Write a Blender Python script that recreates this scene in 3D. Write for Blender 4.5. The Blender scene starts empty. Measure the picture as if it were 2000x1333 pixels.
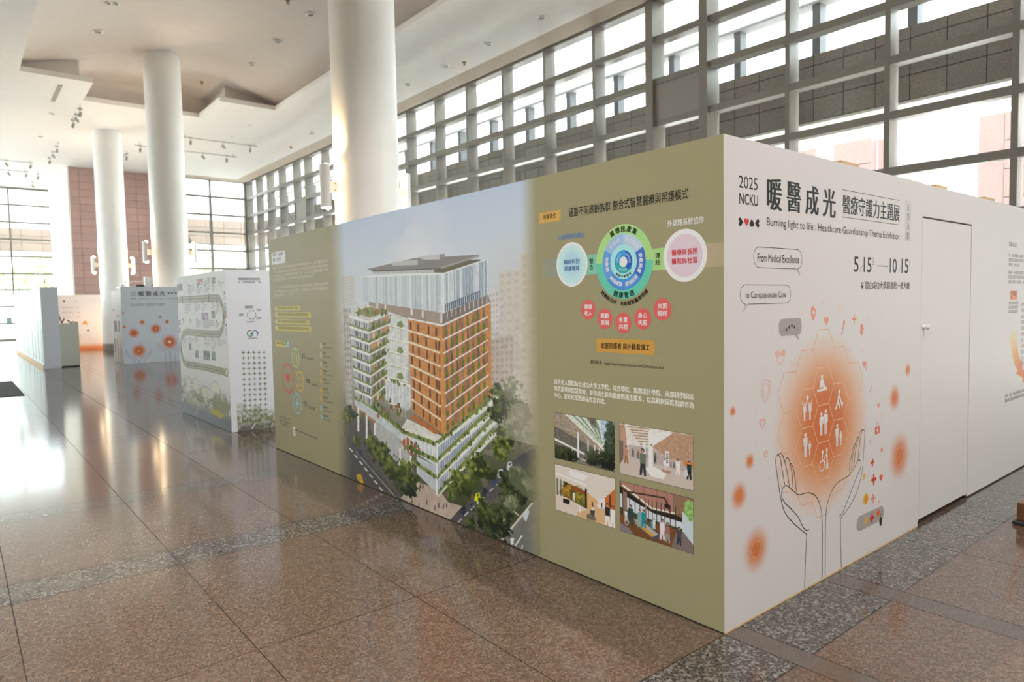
import bpy, math, random
import numpy as np
from mathutils import Matrix, Vector

# ------------------------------------------------------------------ camera, sky, sun, exposure
scene = bpy.context.scene
COL = scene.collection
cam_d = bpy.data.cameras.new('camera')
cam = bpy.data.objects.new('camera', cam_d)
COL.objects.link(cam)
scene.camera = cam
YAW, PITCH, ROLL = math.radians(39.27865), math.radians(-3.16241), math.radians(-1.09030)
_f = Vector((math.sin(YAW) * math.cos(PITCH), math.cos(YAW) * math.cos(PITCH), math.sin(PITCH)))
_r = _f.cross(Vector((0, 0, 1))).normalized()
_u = _r.cross(_f)
_r2 = math.cos(ROLL) * _r + math.sin(ROLL) * _u
_u2 = -math.sin(ROLL) * _r + math.cos(ROLL) * _u
_m = Matrix((_r2, _u2, -_f)).transposed().to_4x4()
_m.translation = Vector((-2.8208, -1.8614, 1.6276))
cam.matrix_world = _m
cam_d.sensor_width = 36.0
cam_d.lens = 1330.88 / 2000 * 36.0
cam_d.clip_end = 400
cam_d.dof.use_dof = True
cam_d.dof.focus_distance = 4.1
cam_d.dof.aperture_fstop = 2.4

scene.view_settings.view_transform = 'Standard'
scene.view_settings.look = 'None'
scene.view_settings.gamma = 1.0
scene.view_settings.use_curve_mapping = False
scene.view_settings.exposure = 1.9

world = bpy.data.worlds.new('sky')
scene.world = world
world.use_nodes = True
_bg = world.node_tree.nodes['Background']
_bg.inputs[0].default_value = (0.87, 0.94, 1.0, 1)
_bg.inputs[1].default_value = 2.0

def add_light(name, kind, loc, energy, color=(1, 1, 1), aim=None, **kw):
    d = bpy.data.lights.new(name, kind)
    d.energy = energy
    d.color = color
    for k, v in kw.items():
        setattr(d, k, v)
    o = bpy.data.objects.new(name, d)
    o.location = loc
    if aim is not None:
        o.rotation_euler = (Vector(aim) - Vector(loc)).to_track_quat('-Z', 'Y').to_euler()
    COL.objects.link(o)
    return o

add_light('sun', 'SUN', (-30, -20, 40), 12.0, (1.0, 0.96, 0.91), aim=(-30 + 0.36, -20 + 0.20, 40 - 0.91), angle=0.009)

def portal(name, loc, aim, sx, sy):
    o = add_light(name, 'AREA', loc, 1.0, aim=aim, shape='RECTANGLE', size=sx, size_y=sy)
    o.data.cycles.is_portal = True
portal('daylight_portal_right', (11.2, 17.4, 4.5), (0, 17.4, 4.5), 43.2, 9.2)
portal('daylight_portal_back', (8.75, 39.05, 4.5), (8.75, 0, 4.5), 4.2, 9.2)
portal('daylight_portal_far', (-5.5, 48.1, 4.5), (-5.5, 0, 4.5), 15.2, 9.2)
portal('daylight_portal_left', (-13.35, 36.9, 4.5), (0, 36.9, 4.5), 22.6, 9.2)

# ------------------------------------------------------------------ helpers
WORLD_LOC = {}

def S(r, g=None, b=None):
    """sRGB 0..255 -> linear"""
    if g is None:
        r, g, b = int(r[0:2], 16), int(r[2:4], 16), int(r[4:6], 16)
    return tuple(((c / 255) / 12.92 if c / 255 < 0.04045 else ((c / 255 + 0.055) / 1.055) ** 2.4) for c in (r, g, b))

KP = 0.75      # how bright a white print comes out in the photograph

def A(r, g=None, b=None):
    """colour of a print as it shows in the photograph -> its own colour"""
    return tuple(min(0.92, c / KP) for c in S(r, g, b))

def tag(o, label=None, cat=None, group=None, kind=None):
    if label: o['label'] = label
    if cat: o['category'] = cat
    if group: o['group'] = group
    if kind: o['kind'] = kind
    return o

def empty(name, loc, label=None, cat=None, group=None, kind=None):
    o = bpy.data.objects.new(name, None)
    o.empty_display_size = 0.1
    o.location = loc
    COL.objects.link(o)
    WORLD_LOC[o.name] = Vector(loc)
    return tag(o, label, cat, group, kind)

def link(o, world_loc, parent):
    COL.objects.link(o)
    w = Vector(world_loc)
    WORLD_LOC[o.name] = w
    if parent is not None:
        o.parent = parent
        o.location = w - WORLD_LOC[parent.name]
    else:
        o.location = w
    return o

def raw(name, v, f, mat, parent=None, smooth=False):
    v = np.asarray(v, float)
    org = np.array([(v[:, 0].min() + v[:, 0].max()) / 2, (v[:, 1].min() + v[:, 1].max()) / 2, v[:, 2].min()])
    me = bpy.data.meshes.new(name)
    me.from_pydata((v - org).tolist(), [], f)
    if smooth:
        me.polygons.foreach_set('use_smooth', [True] * len(me.polygons))
    me.update()
    if mat is not None:
        me.materials.append(mat)
    o = bpy.data.objects.new(name, me)
    return link(o, org, parent)

def again(o, world_loc, parent, name=None):
    c = o.copy()
    if name: c.name = name
    return link(c, world_loc, parent)

BOXF = [(0, 3, 2, 1), (4, 5, 6, 7), (0, 1, 5, 4), (1, 2, 6, 5), (2, 3, 7, 6), (3, 0, 4, 7)]

class MB:
    def __init__(s):
        s.v = []; s.f = []
    def add(s, v, f):
        n = len(s.v)
        s.v += [tuple(p) for p in v]
        s.f += [tuple(i + n for i in q) for q in f]
        return s
    def box(s, x0, x1, y0, y1, z0, z1):
        return s.add([(x0, y0, z0), (x1, y0, z0), (x1, y1, z0), (x0, y1, z0), (x0, y0, z1), (x1, y0, z1), (x1, y1, z1), (x0, y1, z1)], BOXF)
    def cbox(s, x0, x1, y0, y1, z0, z1, b):
        """box with chamfered top and bottom edges"""
        v = []
        for z, k in ((z0, b), (z0 + b, 0), (z1 - b, 0), (z1, b)):
            v += [(x0 + k, y0 + k, z), (x1 - k, y0 + k, z), (x1 - k, y1 - k, z), (x0 + k, y1 - k, z)]
        f = [(3, 2, 1, 0), (12, 13, 14, 15)]
        for l in range(3):
            for i in range(4):
                j = (i + 1) % 4
                f.append((l * 4 + i, l * 4 + j, l * 4 + 4 + j, l * 4 + 4 + i))
        return s.add(v, f)
    def lathe(s, cx, cy, prof, n=48, a0=0.0, a1=2 * math.pi, caps=True):
        full = abs(a1 - a0 - 2 * math.pi) < 1e-6
        m = n if full else n + 1
        v = []
        for r, z in prof:
            for i in range(m):
                a = a0 + (a1 - a0) * i / n
                v.append((cx + r * math.cos(a), cy + r * math.sin(a), z))
        f = []
        for l in range(len(prof) - 1):
            for i in range(n):
                j = (i + 1) % m
                f.append((l * m + i, l * m + j, (l + 1) * m + j, (l + 1) * m + i))
        if caps and full:
            f.append(tuple(range(m - 1, -1, -1)))
            f.append(tuple((len(prof) - 1) * m + i for i in range(m)))
        return s.add(v, f)
    def tube(s, pts, r, n=8):
        pts = [Vector(p) for p in pts]
        v = []; f = []
        for i, p in enumerate(pts):
            d = (pts[min(i + 1, len(pts) - 1)] - pts[max(i - 1, 0)]).normalized()
            a = d.cross(Vector((0, 0, 1)))
            if a.length < 1e-3: a = d.cross(Vector((1, 0, 0)))
            a.normalize(); b = d.cross(a)
            for k in range(n):
                t = 2 * math.pi * k / n
                v.append(p + r * (math.cos(t) * a + math.sin(t) * b))
        for i in range(len(pts) - 1):
            for k in range(n):
                f.append((i * n + k, i * n + (k + 1) % n, (i + 1) * n + (k + 1) % n, (i + 1) * n + k))
        f.append(tuple(range(n))); f.append(tuple((len(pts) - 1) * n + k for k in range(n - 1, -1, -1)))
        return s.add(v, f)
    def build(s, name, mat, parent=None, smooth=False):
        return raw(name, s.v, s.f, mat, parent, smooth)

# ------------------------------------------------------------------ materials
def new_mat(name):
    m = bpy.data.materials.new(name)
    m.use_nodes = True
    nt = m.node_tree
    return m, nt, nt.nodes['Principled BSDF'], nt.nodes['Material Output']

def plain(name, col, rough=0.5, metal=0.0, spec=0.5, var=0.06, scale=3.0):
    m, nt, p, out = new_mat(name)
    N = nt.nodes; L = nt.links
    g = N.new('ShaderNodeNewGeometry')
    no = N.new('ShaderNodeTexNoise'); no.inputs['Scale'].default_value = scale; no.inputs['Detail'].default_value = 4
    L.new(g.outputs['Position'], no.inputs['Vector'])
    mr = N.new('ShaderNodeMapRange'); mr.inputs['From Min'].default_value = 0.3; mr.inputs['From Max'].default_value = 0.7
    mr.inputs['To Min'].default_value = 1 - var; mr.inputs['To Max'].default_value = 1 + var
    L.new(no.outputs['Fac'], mr.inputs['Value'])
    mx = N.new('ShaderNodeVectorMath'); mx.operation = 'SCALE'
    mx.inputs[0].default_value = col
    L.new(mr.outputs['Result'], mx.inputs['Scale'])
    L.new(mx.outputs['Vector'], p.inputs['Base Color'])
    p.inputs['Roughness'].default_value = rough
    p.inputs['Metallic'].default_value = metal
    p.inputs['Specular IOR Level'].default_value = spec
    return m

def glow(name, col, strength):
    m, nt, p, out = new_mat(name)
    p.inputs['Base Color'].default_value = (*col, 1)
    p.inputs['Emission Color'].default_value = (*col, 1)
    p.inputs['Emission Strength'].default_value = strength
    return m

def granite(name, cols, scale, rough=0.1, tint=0.05, coarse=None):
    m, nt, p, out = new_mat(name)
    N = nt.nodes; L = nt.links
    g = N.new('ShaderNodeNewGeometry')
    def vor(sc):
        v = N.new('ShaderNodeTexVoronoi'); v.inputs['Scale'].default_value = sc
        L.new(g.outputs['Position'], v.inputs['Vector'])
        sp = N.new('ShaderNodeSeparateColor'); L.new(v.outputs['Color'], sp.inputs[0])
        r = N.new('ShaderNodeValToRGB'); r.color_ramp.interpolation = 'CONSTANT'
        els = r.color_ramp.elements
        while len(els) < len(cols): els.new(0.5)
        t = 0.0
        for e, (w, c) in zip(els, cols):
            e.position = t; e.color = (*c, 1); t += w
        L.new(sp.outputs[0], r.inputs[0])
        return r.outputs[0]
    a = vor(scale); b = vor(scale * 2.3)
    mix = N.new('ShaderNodeMix'); mix.data_type = 'RGBA'; mix.inputs['Factor'].default_value = 0.45
    L.new(a, mix.inputs['A']); L.new(b, mix.inputs['B'])
    no = N.new('ShaderNodeTexNoise'); no.inputs['Scale'].default_value = 1.3; no.inputs['Detail'].default_value = 3
    L.new(g.outputs['Position'], no.inputs['Vector'])
    oi = N.new('ShaderNodeObjectInfo')
    ad = N.new('ShaderNodeMath'); ad.operation = 'ADD'
    L.new(no.outputs['Fac'], ad.inputs[0]); L.new(oi.outputs['Random'], ad.inputs[1])
    mr = N.new('ShaderNodeMapRange'); mr.inputs['From Min'].default_value = 0.3; mr.inputs['From Max'].default_value = 1.7
    mr.inputs['To Min'].default_value = 1 - tint; mr.inputs['To Max'].default_value = 1 + tint
    L.new(ad.outputs[0], mr.inputs['Value'])
    sc = N.new('ShaderNodeVectorMath'); sc.operation = 'SCALE'
    L.new(mix.outputs['Result'], sc.inputs[0]); L.new(mr.outputs['Result'], sc.inputs['Scale'])
    L.new(sc.outputs['Vector'], p.inputs['Base Color'])
    p.inputs['Roughness'].default_value = rough
    p.inputs['Specular IOR Level'].default_value = 0.72
    return m

def print_mat():
    m, nt, p, out = new_mat('printed_vinyl')
    a = nt.nodes.new('ShaderNodeAttribute'); a.attribute_name = 'ink'
    nt.links.new(a.outputs['Color'], p.inputs['Base Color'])
    p.inputs['Roughness'].default_value = 0.5
    p.inputs['Specular IOR Level'].default_value = 0.18
    return m

def glass_mat():
    m, nt, p, out = new_mat('window_glass')
    N = nt.nodes; L = nt.links
    N.remove(p)
    t = N.new('ShaderNodeBsdfTransparent'); t.inputs[0].default_value = (0.93, 0.965, 0.95, 1)
    g = N.new('ShaderNodeBsdfGlossy'); g.inputs['Roughness'].default_value = 0.02
    fr = N.new('ShaderNodeFresnel'); fr.inputs[0].default_value = 1.45
    mx = N.new('ShaderNodeMixShader')
    ge = N.new('ShaderNodeNewGeometry')
    fm = N.new('ShaderNodeMath'); fm.operation = 'SUBTRACT'; fm.use_clamp = True      # only the outer face of a pane reflects
    L.new(fr.outputs[0], fm.inputs[0]); L.new(ge.outputs['Backfacing'], fm.inputs[1])
    L.new(fm.outputs[0], mx.inputs[0]); L.new(t.outputs[0], mx.inputs[1]); L.new(g.outputs[0], mx.inputs[2])
    L.new(mx.outputs[0], out.inputs[0])
    return m

M = {}
M['print'] = print_mat()
M['glass'] = glass_mat()
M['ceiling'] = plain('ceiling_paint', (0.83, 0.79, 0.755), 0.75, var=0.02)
M['vault'] = plain('shaded_vault_paint', (0.70, 0.625, 0.58), 0.75, var=0.02)  # ceiling paint made darker: the vault's weaker light is put into the colour
M['column'] = plain('column_paint', (0.86, 0.845, 0.81), 0.38, var=0.015)
M['plaster'] = plain('plaster', (0.80, 0.76, 0.69), 0.8, var=0.03)
M['frame'] = plain('window_frame_paint', S(136, 131, 124), 0.42, var=0.03)
M['infill'] = plain('grey_infill_paint', S(150, 146, 140), 0.45, var=0.02)
M['beige'] = plain('beige_trim_paint', S(206, 192, 178), 0.7, var=0.02)
M['pink'] = granite('pink_tile', [(0.3, S(186, 152, 144)), (0.3, S(176, 142, 134)), (0.2, S(196, 162, 154)), (0.2, S(168, 134, 126))], 60, 0.45, 0.10)
M['joint'] = plain('tile_joint', S(104, 74, 68), 0.9)
M['stone'] = granite('stone_cladding', [(0.3, S(120, 108, 100)), (0.3, S(134, 120, 112)), (0.2, S(108, 97, 90)), (0.2, S(142, 128, 118))], 50, 0.55, 0.10)
M['stone_joint'] = plain('stone_joint', S(52, 46, 44), 0.9)
M['red_granite'] = granite('red_granite', [(0.30, S(97, 80, 68)), (0.22, S(84, 68, 57)), (0.18, S(64, 53, 46)), (0.18, S(122, 105, 92)), (0.12, S(98, 70, 53))], 95, 0.11, 0.05)
M['grey_granite'] = granite('grey_granite', [(0.30, S(80, 75, 69)), (0.28, S(36, 33, 31)), (0.20, S(58, 53, 49)), (0.22, S(132, 125, 116))], 70, 0.11, 0.04)
M['court'] = granite('courtyard_cladding', [(0.3, S(104, 84, 83)), (0.3, S(98, 78, 77)), (0.2, S(110, 90, 88)), (0.2, S(92, 74, 73))], 40, 0.6, 0.10)
M['strip_granite'] = granite('tan_granite', [(0.4, S(87, 77, 69)), (0.3, S(78, 69, 61)), (0.3, S(95, 84, 77))], 120, 0.10, 0.03)
M['grout'] = plain('floor_grout', S(44, 37, 32), 0.6)
M['dark'] = plain('dark_plastic', S(46, 46, 48), 0.5)
M['mat'] = plain('rubber_mat', S(62, 64, 66), 0.9, scale=60, var=0.2)
M['white'] = plain('white_enamel', (0.84, 0.83, 0.81), 0.4, var=0.01)
M['metal'] = plain('grey_metal', S(170, 168, 165), 0.35, metal=0.6)
M['brass'] = plain('brass', S(150, 122, 70), 0.4, metal=0.7)
M['wood'] = plain('batten_wood', S(205, 168, 112), 0.6, scale=14, var=0.15)
M['brown'] = plain('dark_wood', S(110, 72, 46), 0.5, scale=10, var=0.2)
M['soffit'] = plain('soffit_paint', (0.80, 0.74, 0.70), 0.7, var=0.02)
M['concrete'] = plain('pale_paving', (0.72, 0.71, 0.69), 0.9, scale=0.6, var=0.08)
M['dark_ground'] = plain('dark_ground', S(104, 104, 106), 0.9, scale=3.0, var=0.1)
M['leaf'] = plain('leaf', S(140, 168, 100), 0.6, scale=2.0, var=0.35)
M['bark'] = plain('bark', S(96, 78, 60), 0.9, scale=8, var=0.2)
M['sage'] = plain('sage_laminate', S(208, 211, 199), 0.5, var=0.01)
M['whitepanel'] = plain('white_panel', (0.80, 0.80, 0.80), 0.42, spec=0.35, var=0.0)
M['bulb'] = glow('warm_bulb', (1.0, 0.72, 0.42), 14.0)
# ------------------------------------------------------------------ the setting
random.seed(11)
# floor: grout bed, granite tiles laid on it
floor = MB().box(-13.4, 11.1, -10.4, 48.6, -0.12, -0.004).build('floor', M['grout'])
tag(floor, kind='structure')
rows = [(-0.37, 0.0, 'g'), (0.0, 1.375, 'r'), (1.375, 2.80, 'r'), (2.80, 3.15, 'g'), (3.15, 4.64, 'r'), (4.64, 4.94, 'g')]
y = 4.94
while y < 47:
    rows += [(y, y + 1.45, 'r'), (y + 1.45, y + 2.9, 'r'), (y + 2.9, y + 3.2, 'g')]; y += 3.2
y = -0.37
while y > -9:
    rows += [(y - 1.4, y, 'r'), (y - 2.8, y - 1.4, 'r'), (y - 3.1, y - 2.8, 'g')]; y -= 3.1
xs = [-2.65 + 0.875 * k for k in range(-12, 3)]          # ... -0.9
cols = [(a, b) for a, b in zip(xs[:-1], xs[1:])] + [(-0.90, 0.0)]
STRIPS = [(0.0, 0.14), (0.98, 1.15)]
cols += [(0.14, 0.98)] + [(1.15 + 0.875 * k, 2.025 + 0.875 * k) for k in range(0, 11)]
cols = [c for c in cols if c[0] > -13.2 and c[1] < 11.05]
tile_cache = {}
far = {'r': MB(), 'g': MB(), 's': MB()}
n_tiles = 0
GM = {'r': 'red_granite', 'g': 'grey_granite', 's': 'strip_granite'}
def lay(x0, x1, y0, y1, k, near):
    g = 0.0026
    if not near:
        far[k].box(x0 + g, x1 - g, y0 + g, y1 - g, -0.02, 0.0); return
    key = (round(x1 - x0, 3), round(y1 - y0, 3), k)
    loc = ((x0 + x1) / 2, (y0 + y1) / 2, -0.02)
    if key not in tile_cache:
        w, h = (x1 - x0) / 2 - g, (y1 - y0) / 2 - g
        o = MB().box(loc[0] - w, loc[0] + w, loc[1] - h, loc[1] + h, -0.02, 0.0).build('floor_tile', M[GM[k]], floor)
        tile_cache[key] = o
    else:
        again(tile_cache[key], loc, floor)
for (y0, y1, k) in rows:
    for (x0, x1) in cols:
        near = (-3.6 < x0 and x1 < 0.1 and -1.2 < y0 < 14.5) or (x0 > -0.95 and x1 < 5 and -2.3 < y0 < 0.1)
        near = near and not (x0 >= 0.1 and y0 > 0.0)
        lay(x0, x1, y0, y1, k, near)
y = -10.2
while y < 47.5:
    for (a, b) in STRIPS: lay(a, b, y, y + 4.0, 's', -6.5 < y < 0)
    y += 4.0
for k in far:
    if far[k].v:
        tag(far[k].build('floor_tile_field', M[GM[k]], floor), kind='stuff')

# ceiling: lower slab with a stepped opening, shallow vault above the opening
CZ = 9.0
mb = MB()
for (x0, x1, y0, y1) in [(-13.4, -0.9, -10.4, 48.4), (6.85, 10.12, -10.4, 39.2), (-0.9, 6.85, 26.3, 48.4), (-0.9, 1.05, 23.98, 26.3),
                         (4.87, 6.85, 23.66, 26.3), (-0.9, 6.85, -10.4, 4.0), (10.12, 10.95, -10.4, 39.2)]:
    z = CZ if x0 < 10 else CZ + 0.06
    mb.box(x0, x1, y0, y1, z, CZ + 0.16)
ceiling = tag(mb.build('ceiling', M['ceiling']), kind='structure')
def vz(x): return 9.2 + 0.76 * (1 - ((x - 2.98) / 4.2) ** 2)
v = []; f = []
NX, x0, x1 = 40, 2.98 - 4.15, 2.98 + 4.15
for j, yy in enumerate((3.6, 15.0, 26.7)):
    for i in range(NX + 1):
        x = x0 + (x1 - x0) * i / NX; v.append((x, yy, vz(x)))
for j in range(2):
    for i in range(NX): f.append((j * 41 + i, j * 41 + i + 1, j * 41 + i + 42, j * 41 + i + 41))
n0 = len(v)
for j, yy in enumerate((3.6, 15.0, 26.7)):
    for i in range(NX + 1):
        x = x0 + (x1 - x0) * i / NX; v.append((x, yy, vz(x) + 0.2))
for j in range(2):
    for i in range(NX): f.append((n0 + j * 41 + i, n0 + j * 41 + i + 41, n0 + j * 41 + i + 42, n0 + j * 41 + i + 1))
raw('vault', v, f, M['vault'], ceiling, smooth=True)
mb = MB()
mb.box(-1.4, 0.72, 24.3, 24.4, 9.16, 10.1).box(5.26, 7.4, 24.3, 24.4, 9.16, 10.1)
mb.box(0.62, 0.72, 24.401, 26.619, 9.16, 10.1).box(5.26, 5.36, 24.401, 26.619, 9.16, 10.1).box(0.62, 5.36, 26.62, 26.72, 9.16, 10.1)
mb.box(-1.4, 7.4, 3.5, 3.6, 9.16, 10.1).box(-1.4, -1.1, 3.601, 24.299, 9.16, 9.5).box(7.06, 7.4, 3.601, 24.299, 9.16, 9.5)
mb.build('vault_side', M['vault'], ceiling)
# sloped pelmet along the curtain walls
def prism(mb, sec, y0, y1, axis='y'):
    n = len(sec)
    v = [((a, y0, z) if axis == 'y' else (y0, a, z)) for a, z in sec] + [((a, y1, z) if axis == 'y' else (y1, a, z)) for a, z in sec]
    f = [tuple(range(n)), tuple(range(2 * n - 1, n - 1, -1))] + [(i, i + n, (i + 1) % n + n, (i + 1) % n) for i in range(n)]
    return mb.add(v, f)
tag(prism(MB(), [(10.1, 9.0), (10.14, 9.0), (10.72, 8.97), (10.72, 8.93), (10.55, 8.9)], -10.3, 38.5).build('trim_1', M['beige']), kind='structure')
tag(prism(MB(), [(38.5, 9.0), (38.54, 9.0), (38.92, 8.97), (38.92, 8.93), (38.8, 8.9)], 6.82, 10.6, 'x').build('trim_2', M['beige']), kind='structure')

# tiled wall and its plain flank
wb = tag(MB().box(2.02, 6.82, 39.42, 48.3, 0, 9.0).build('wall_back', M['joint']), kind='structure')
tw, th = 0.873, 0.3745
t0 = None
xe = [2.06, 2.48] + [2.48 + tw * k for k in range(1, 5)] + [6.80]
for i in range(len(xe) - 1):
    base = None
    for k in range(24):
        zz = 9.0 - (k + 1) * th
        a, b = xe[i] + 0.006, xe[i + 1] - 0.006
        if base is None:
            base = MB().box(a, b, 39.39, 39.43, zz + 0.006, zz + th - 0.006).build('tile', M['pink'], wb)
        else:
            again(base, ((a + b) / 2, 39.41, zz + 0.006), wb)
tag(MB().box(1.98, 2.06, 39.38, 48.3, 0, 9.0).build('wall_left', M['plaster']), kind='structure')
tag(MB().box(-13.4, 11.1, -10.6, -10.4, 0, 9.1).build('wall_front', M['plaster']), kind='structure')

# curtain walls
TR = [0.06, 1.0, 2.0, 2.97, 3.93, 4.95, 5.95, 6.96, 7.97, 8.93]
def curtain(name, axis, plane, marks, deep, wide=(), infill=(), inward=1, tw=0.075, pane_skip=None):
    """marks: mullion positions along the wall; deep: mullion depth; plane: inner face coordinate"""
    w = empty(name, (plane, marks[0], 0) if axis == 'y' else (marks[0], plane, 0), kind='structure')
    def bx(mb, a0, a1, d0, d1, z0, z1):
        d0, d1 = plane + inward * d0, plane + inward * d1
        if d0 > d1: d0, d1 = d1, d0
        return mb.box(d0, d1, a0, a1, z0, z1) if axis == 'y' else mb.box(a0, a1, d0, d1, z0, z1)
    mul = None
    for i, m in enumerate(marks):
        if i in wide:
            bx(MB(), m - 0.11, m + 0.11, -0.06, deep, 0, 8.97).build('mullion', M['frame'], w); continue
        if mul is None:
            mul = bx(bx(MB(), m - 0.05, m + 0.05, 0, 0.09, 0, 8.97), m - 0.03, m + 0.03, 0.09, deep, 0, 8.97).build('mullion', M['frame'], w); m0 = m
        else:
            loc = Vector(WORLD_LOC[mul.name]); loc[1 if axis == 'y' else 0] += m - m0
            again(mul, loc, w)
    pc = {}
    for i in range(len(marks) - 1):
        a, b = marks[i], marks[i + 1]
        if a > b: a, b = b, a
        g = 0.05
        for k, z in enumerate(TR):
            key = ('t', round(b - a, 2))
            if key not in pc:
                o = bx(bx(MB(), a + g, b - g, 0.005, 0.10, z - tw, z + tw), a + g, b - g, 0.10, deep - 0.02, z - 0.03, z + 0.03).build('transom', M['frame'], w)
                pc[key] = (o, a, z)
            else:
                o, a00, z00 = pc[key]
                loc = Vector(WORLD_LOC[o.name]); loc[1 if axis == 'y' else 0] += a - a00; loc[2] += z - z00
                again(o, loc, w)
            if k == len(TR) - 1: continue
            z1 = TR[k + 1]
            if (i, k) in infill:
                bx(MB(), a + g, b - g, 0.03, 0.09, z + tw, z1 - tw).build('infill_panel', M['infill'], w); continue
            key = ('p', round(b - a, 2), round(z1 - z, 2))
            if key not in pc:
                o = bx(MB(), a + g, b - g, deep - 0.10, deep - 0.088, z + 0.03, z1 - 0.03).build('pane', M['glass'], w)
                pc[key] = (o, a, z)
            else:
                o, a00, z00 = pc[key]
                loc = Vector(WORLD_LOC[o.name]); loc[1 if axis == 'y' else 0] += a - a00; loc[2] += z - z00
                again(o, loc, w)
    return w
tag(MB().box(10.7, 11.1, -10.4, -4.3, 0, 9.0).build('wall_right', M['plaster']), kind='structure')
my = [-4.22, -2.26, -0.3, 1.64, 3.61, 5.56, 7.56, 9.11, 11.02, 12.98, 14.90, 16.82, 18.72, 20.68, 22.6, 24.5, 26.4, 28.35, 30.32, 31.75, 33.7, 35.45, 37.17, 38.86]
curtain('window_1', 'y', 10.7, my, 0.42, wide=(6, 7), infill=((6, 6), (18, 6)))
curtain('window_2', 'x', 38.9, [6.82, 8.74, 10.66], 0.36, tw=0.06)
w3 = curtain('window_3', 'x', 47.9, [2.0, 0.0, -1.95, -3.9, -5.85, -7.8, -9.75, -11.7, -13.2], 0.36, tw=0.06)
tag(MB().box(-13.4, -13.0, -10.4, 25.7, 0, 9.0).build('wall_west', M['plaster']), kind='structure')
curtain('window_4', 'y', -13.0, [25.8, 31.8, 37.8, 43.8, 48.0], 0.3, inward=-1)
MB().box(-0.42, -0.16, 47.86, 47.88, 1.02, 1.36).build('notice', plain('green_notice', S(150, 170, 158), 0.6), w3)
# ------------------------------------------------------------------ columns and their lamps
def column(x, y, r, h, label):
    t = empty('column', (x, y, 0), label, 'column', 'round columns in a row')
    MB().lathe(x, y, [(r, 0.28), (r, h)], 64, caps=False).build('shaft', M['column'], t, smooth=True)
    MB().lathe(x, y, [(r + 0.015, 0.0), (r + 0.015, 0.27), (r, 0.28)], 64, caps=False).build('base', M['stone'], t, smooth=True)
    return t
COLS = [(2.56, 8.42, 0.525, 9.96, 'nearest white round column rising behind the long green exhibition wall'),
        (2.88, 23.0, 0.55, 9.96, 'middle white round column running up into the raised vault'),
        (2.46, 30.8, 0.525, 9.0, 'farthest white round column in front of the pink tiled wall')]
NM = ['nearest column', 'middle column', 'farthest column']
for ci, (x, y, r, h, lb) in enumerate(COLS):
    column(x, y, r, h, lb)
    for sd in (-1, 1):
        cx = x + sd * (r + 0.17)
        z0, z1 = 3.2, 3.87
        t = empty('wall_lamp', (cx, y, z0), 'white half-tube up-and-down lamp on the %s side of the %s' % ('left' if sd < 0 else 'window', NM[ci]), 'wall lamp', 'lamps on the columns')
        a0 = math.pi / 2 if sd < 0 else -math.pi / 2
        # half tube shield open towards the column
        mb = MB(); n = 14; ro, ri = 0.125, 0.113
        v = []
        for z in (z0, z1):
            for q in range(n + 1):
                a = a0 + math.pi * q / n
                v.append((cx + 0.9 * ro * math.cos(a), y + ro * math.sin(a), z))
            for q in range(n + 1):
                a = a0 + math.pi * q / n
                v.append((cx + 0.9 * ri * math.cos(a), y + ri * math.sin(a), z))
        k = n + 1; f = []
        for q in range(n):
            f += [(q, q + 1, 2 * k + q + 1, 2 * k + q), (k + q, 3 * k + q, 3 * k + q + 1, k + q + 1), (q, k + q, k + q + 1, q + 1), (2 * k + q, 2 * k + q + 1, 3 * k + q + 1, 3 * k + q)]
        f += [(0, 2 * k, 3 * k, k), (n, k + n, 3 * k + n, 2 * k + n)]
        mb.add(v, f).build('shade', M['white'], t, smooth=False)
        xb = sorted((x + sd * (r - 0.004), cx - sd * 0.0))
        br = MB().box(xb[0], xb[1], y - 0.035, y + 0.035, 3.45, 3.62).build('bracket', M['white'], t)
        for zz in (3.48, 3.59):
            MB().box(x + sd * (r + 0.05) - 0.008, x + sd * (r + 0.05) + 0.008, y - 0.041, y - 0.035, zz - 0.008, zz + 0.008).build('screw', M['dark'], br)
        for zz, up in ((z1 - 0.05, 1), (z0 + 0.05, -1)):
            prof = [(0.02, 0.0), (0.05, 0.02), (0.055, 0.05), (0.03, 0.075), (0.005, 0.082)]
            MB().lathe(cx, y, [(rr, zz + up * hh) for rr, hh in prof], 16).build('bulb', M['bulb'], t, smooth=True)
            sp = add_light('lamp_beam', 'SPOT', (x + sd * (r + 0.10), y, zz + up * 0.10), 70.0, (1.0, 0.72, 0.40),
                      aim=(x + sd * (r + 0.02), y, zz + up * 2.0), spot_size=math.radians(120), spot_blend=0.9, shadow_soft_size=0.03)

# ------------------------------------------------------------------ ceiling fittings
dl = None
def downlight(x, y, z, label, r=0.12):
    t = empty('downlight', (x, y, z - 0.03), label, 'downlight', 'round ceiling downlights')
    MB().lathe(x, y, [(r, z + 0.01), (r + 0.012, z - 0.012), (r * 0.8, z - 0.024), (r * 0.72, z - 0.012)], 28, caps=False).build('trim_ring', M['white'], t, smooth=True)
    MB().lathe(x, y, [(r * 0.73, z - 0.010), (r * 0.5, z + 0.004), (0.01, z + 0.008)], 24, caps=False).build('lens', M['metal'], t, smooth=True)
    return t
ordn = ['first', 'second', 'third', 'fourth', 'fifth', 'sixth', 'seventh', 'eighth']
for i, yy in enumerate((11.53, 13.78, 15.97, 18.19)):
    downlight(9.3, yy, 9.0, 'white downlight by the window wall right of the nearest column, %s from the top edge' % ordn[i])
downlight(6.78, 26.26, 9.0, 'white downlight just beyond the right corner of the ceiling recess')
downlight(6.75, 28.53, 9.0, 'white downlight between the ceiling recess and the long lighting track')
downlight(9.28, 26.1, 9.0, 'pale downlight left of the nearest column near the window pelmet')
downlight(0.39, 28.81, 9.0, 'white downlight left of the small row of three spots')
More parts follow.
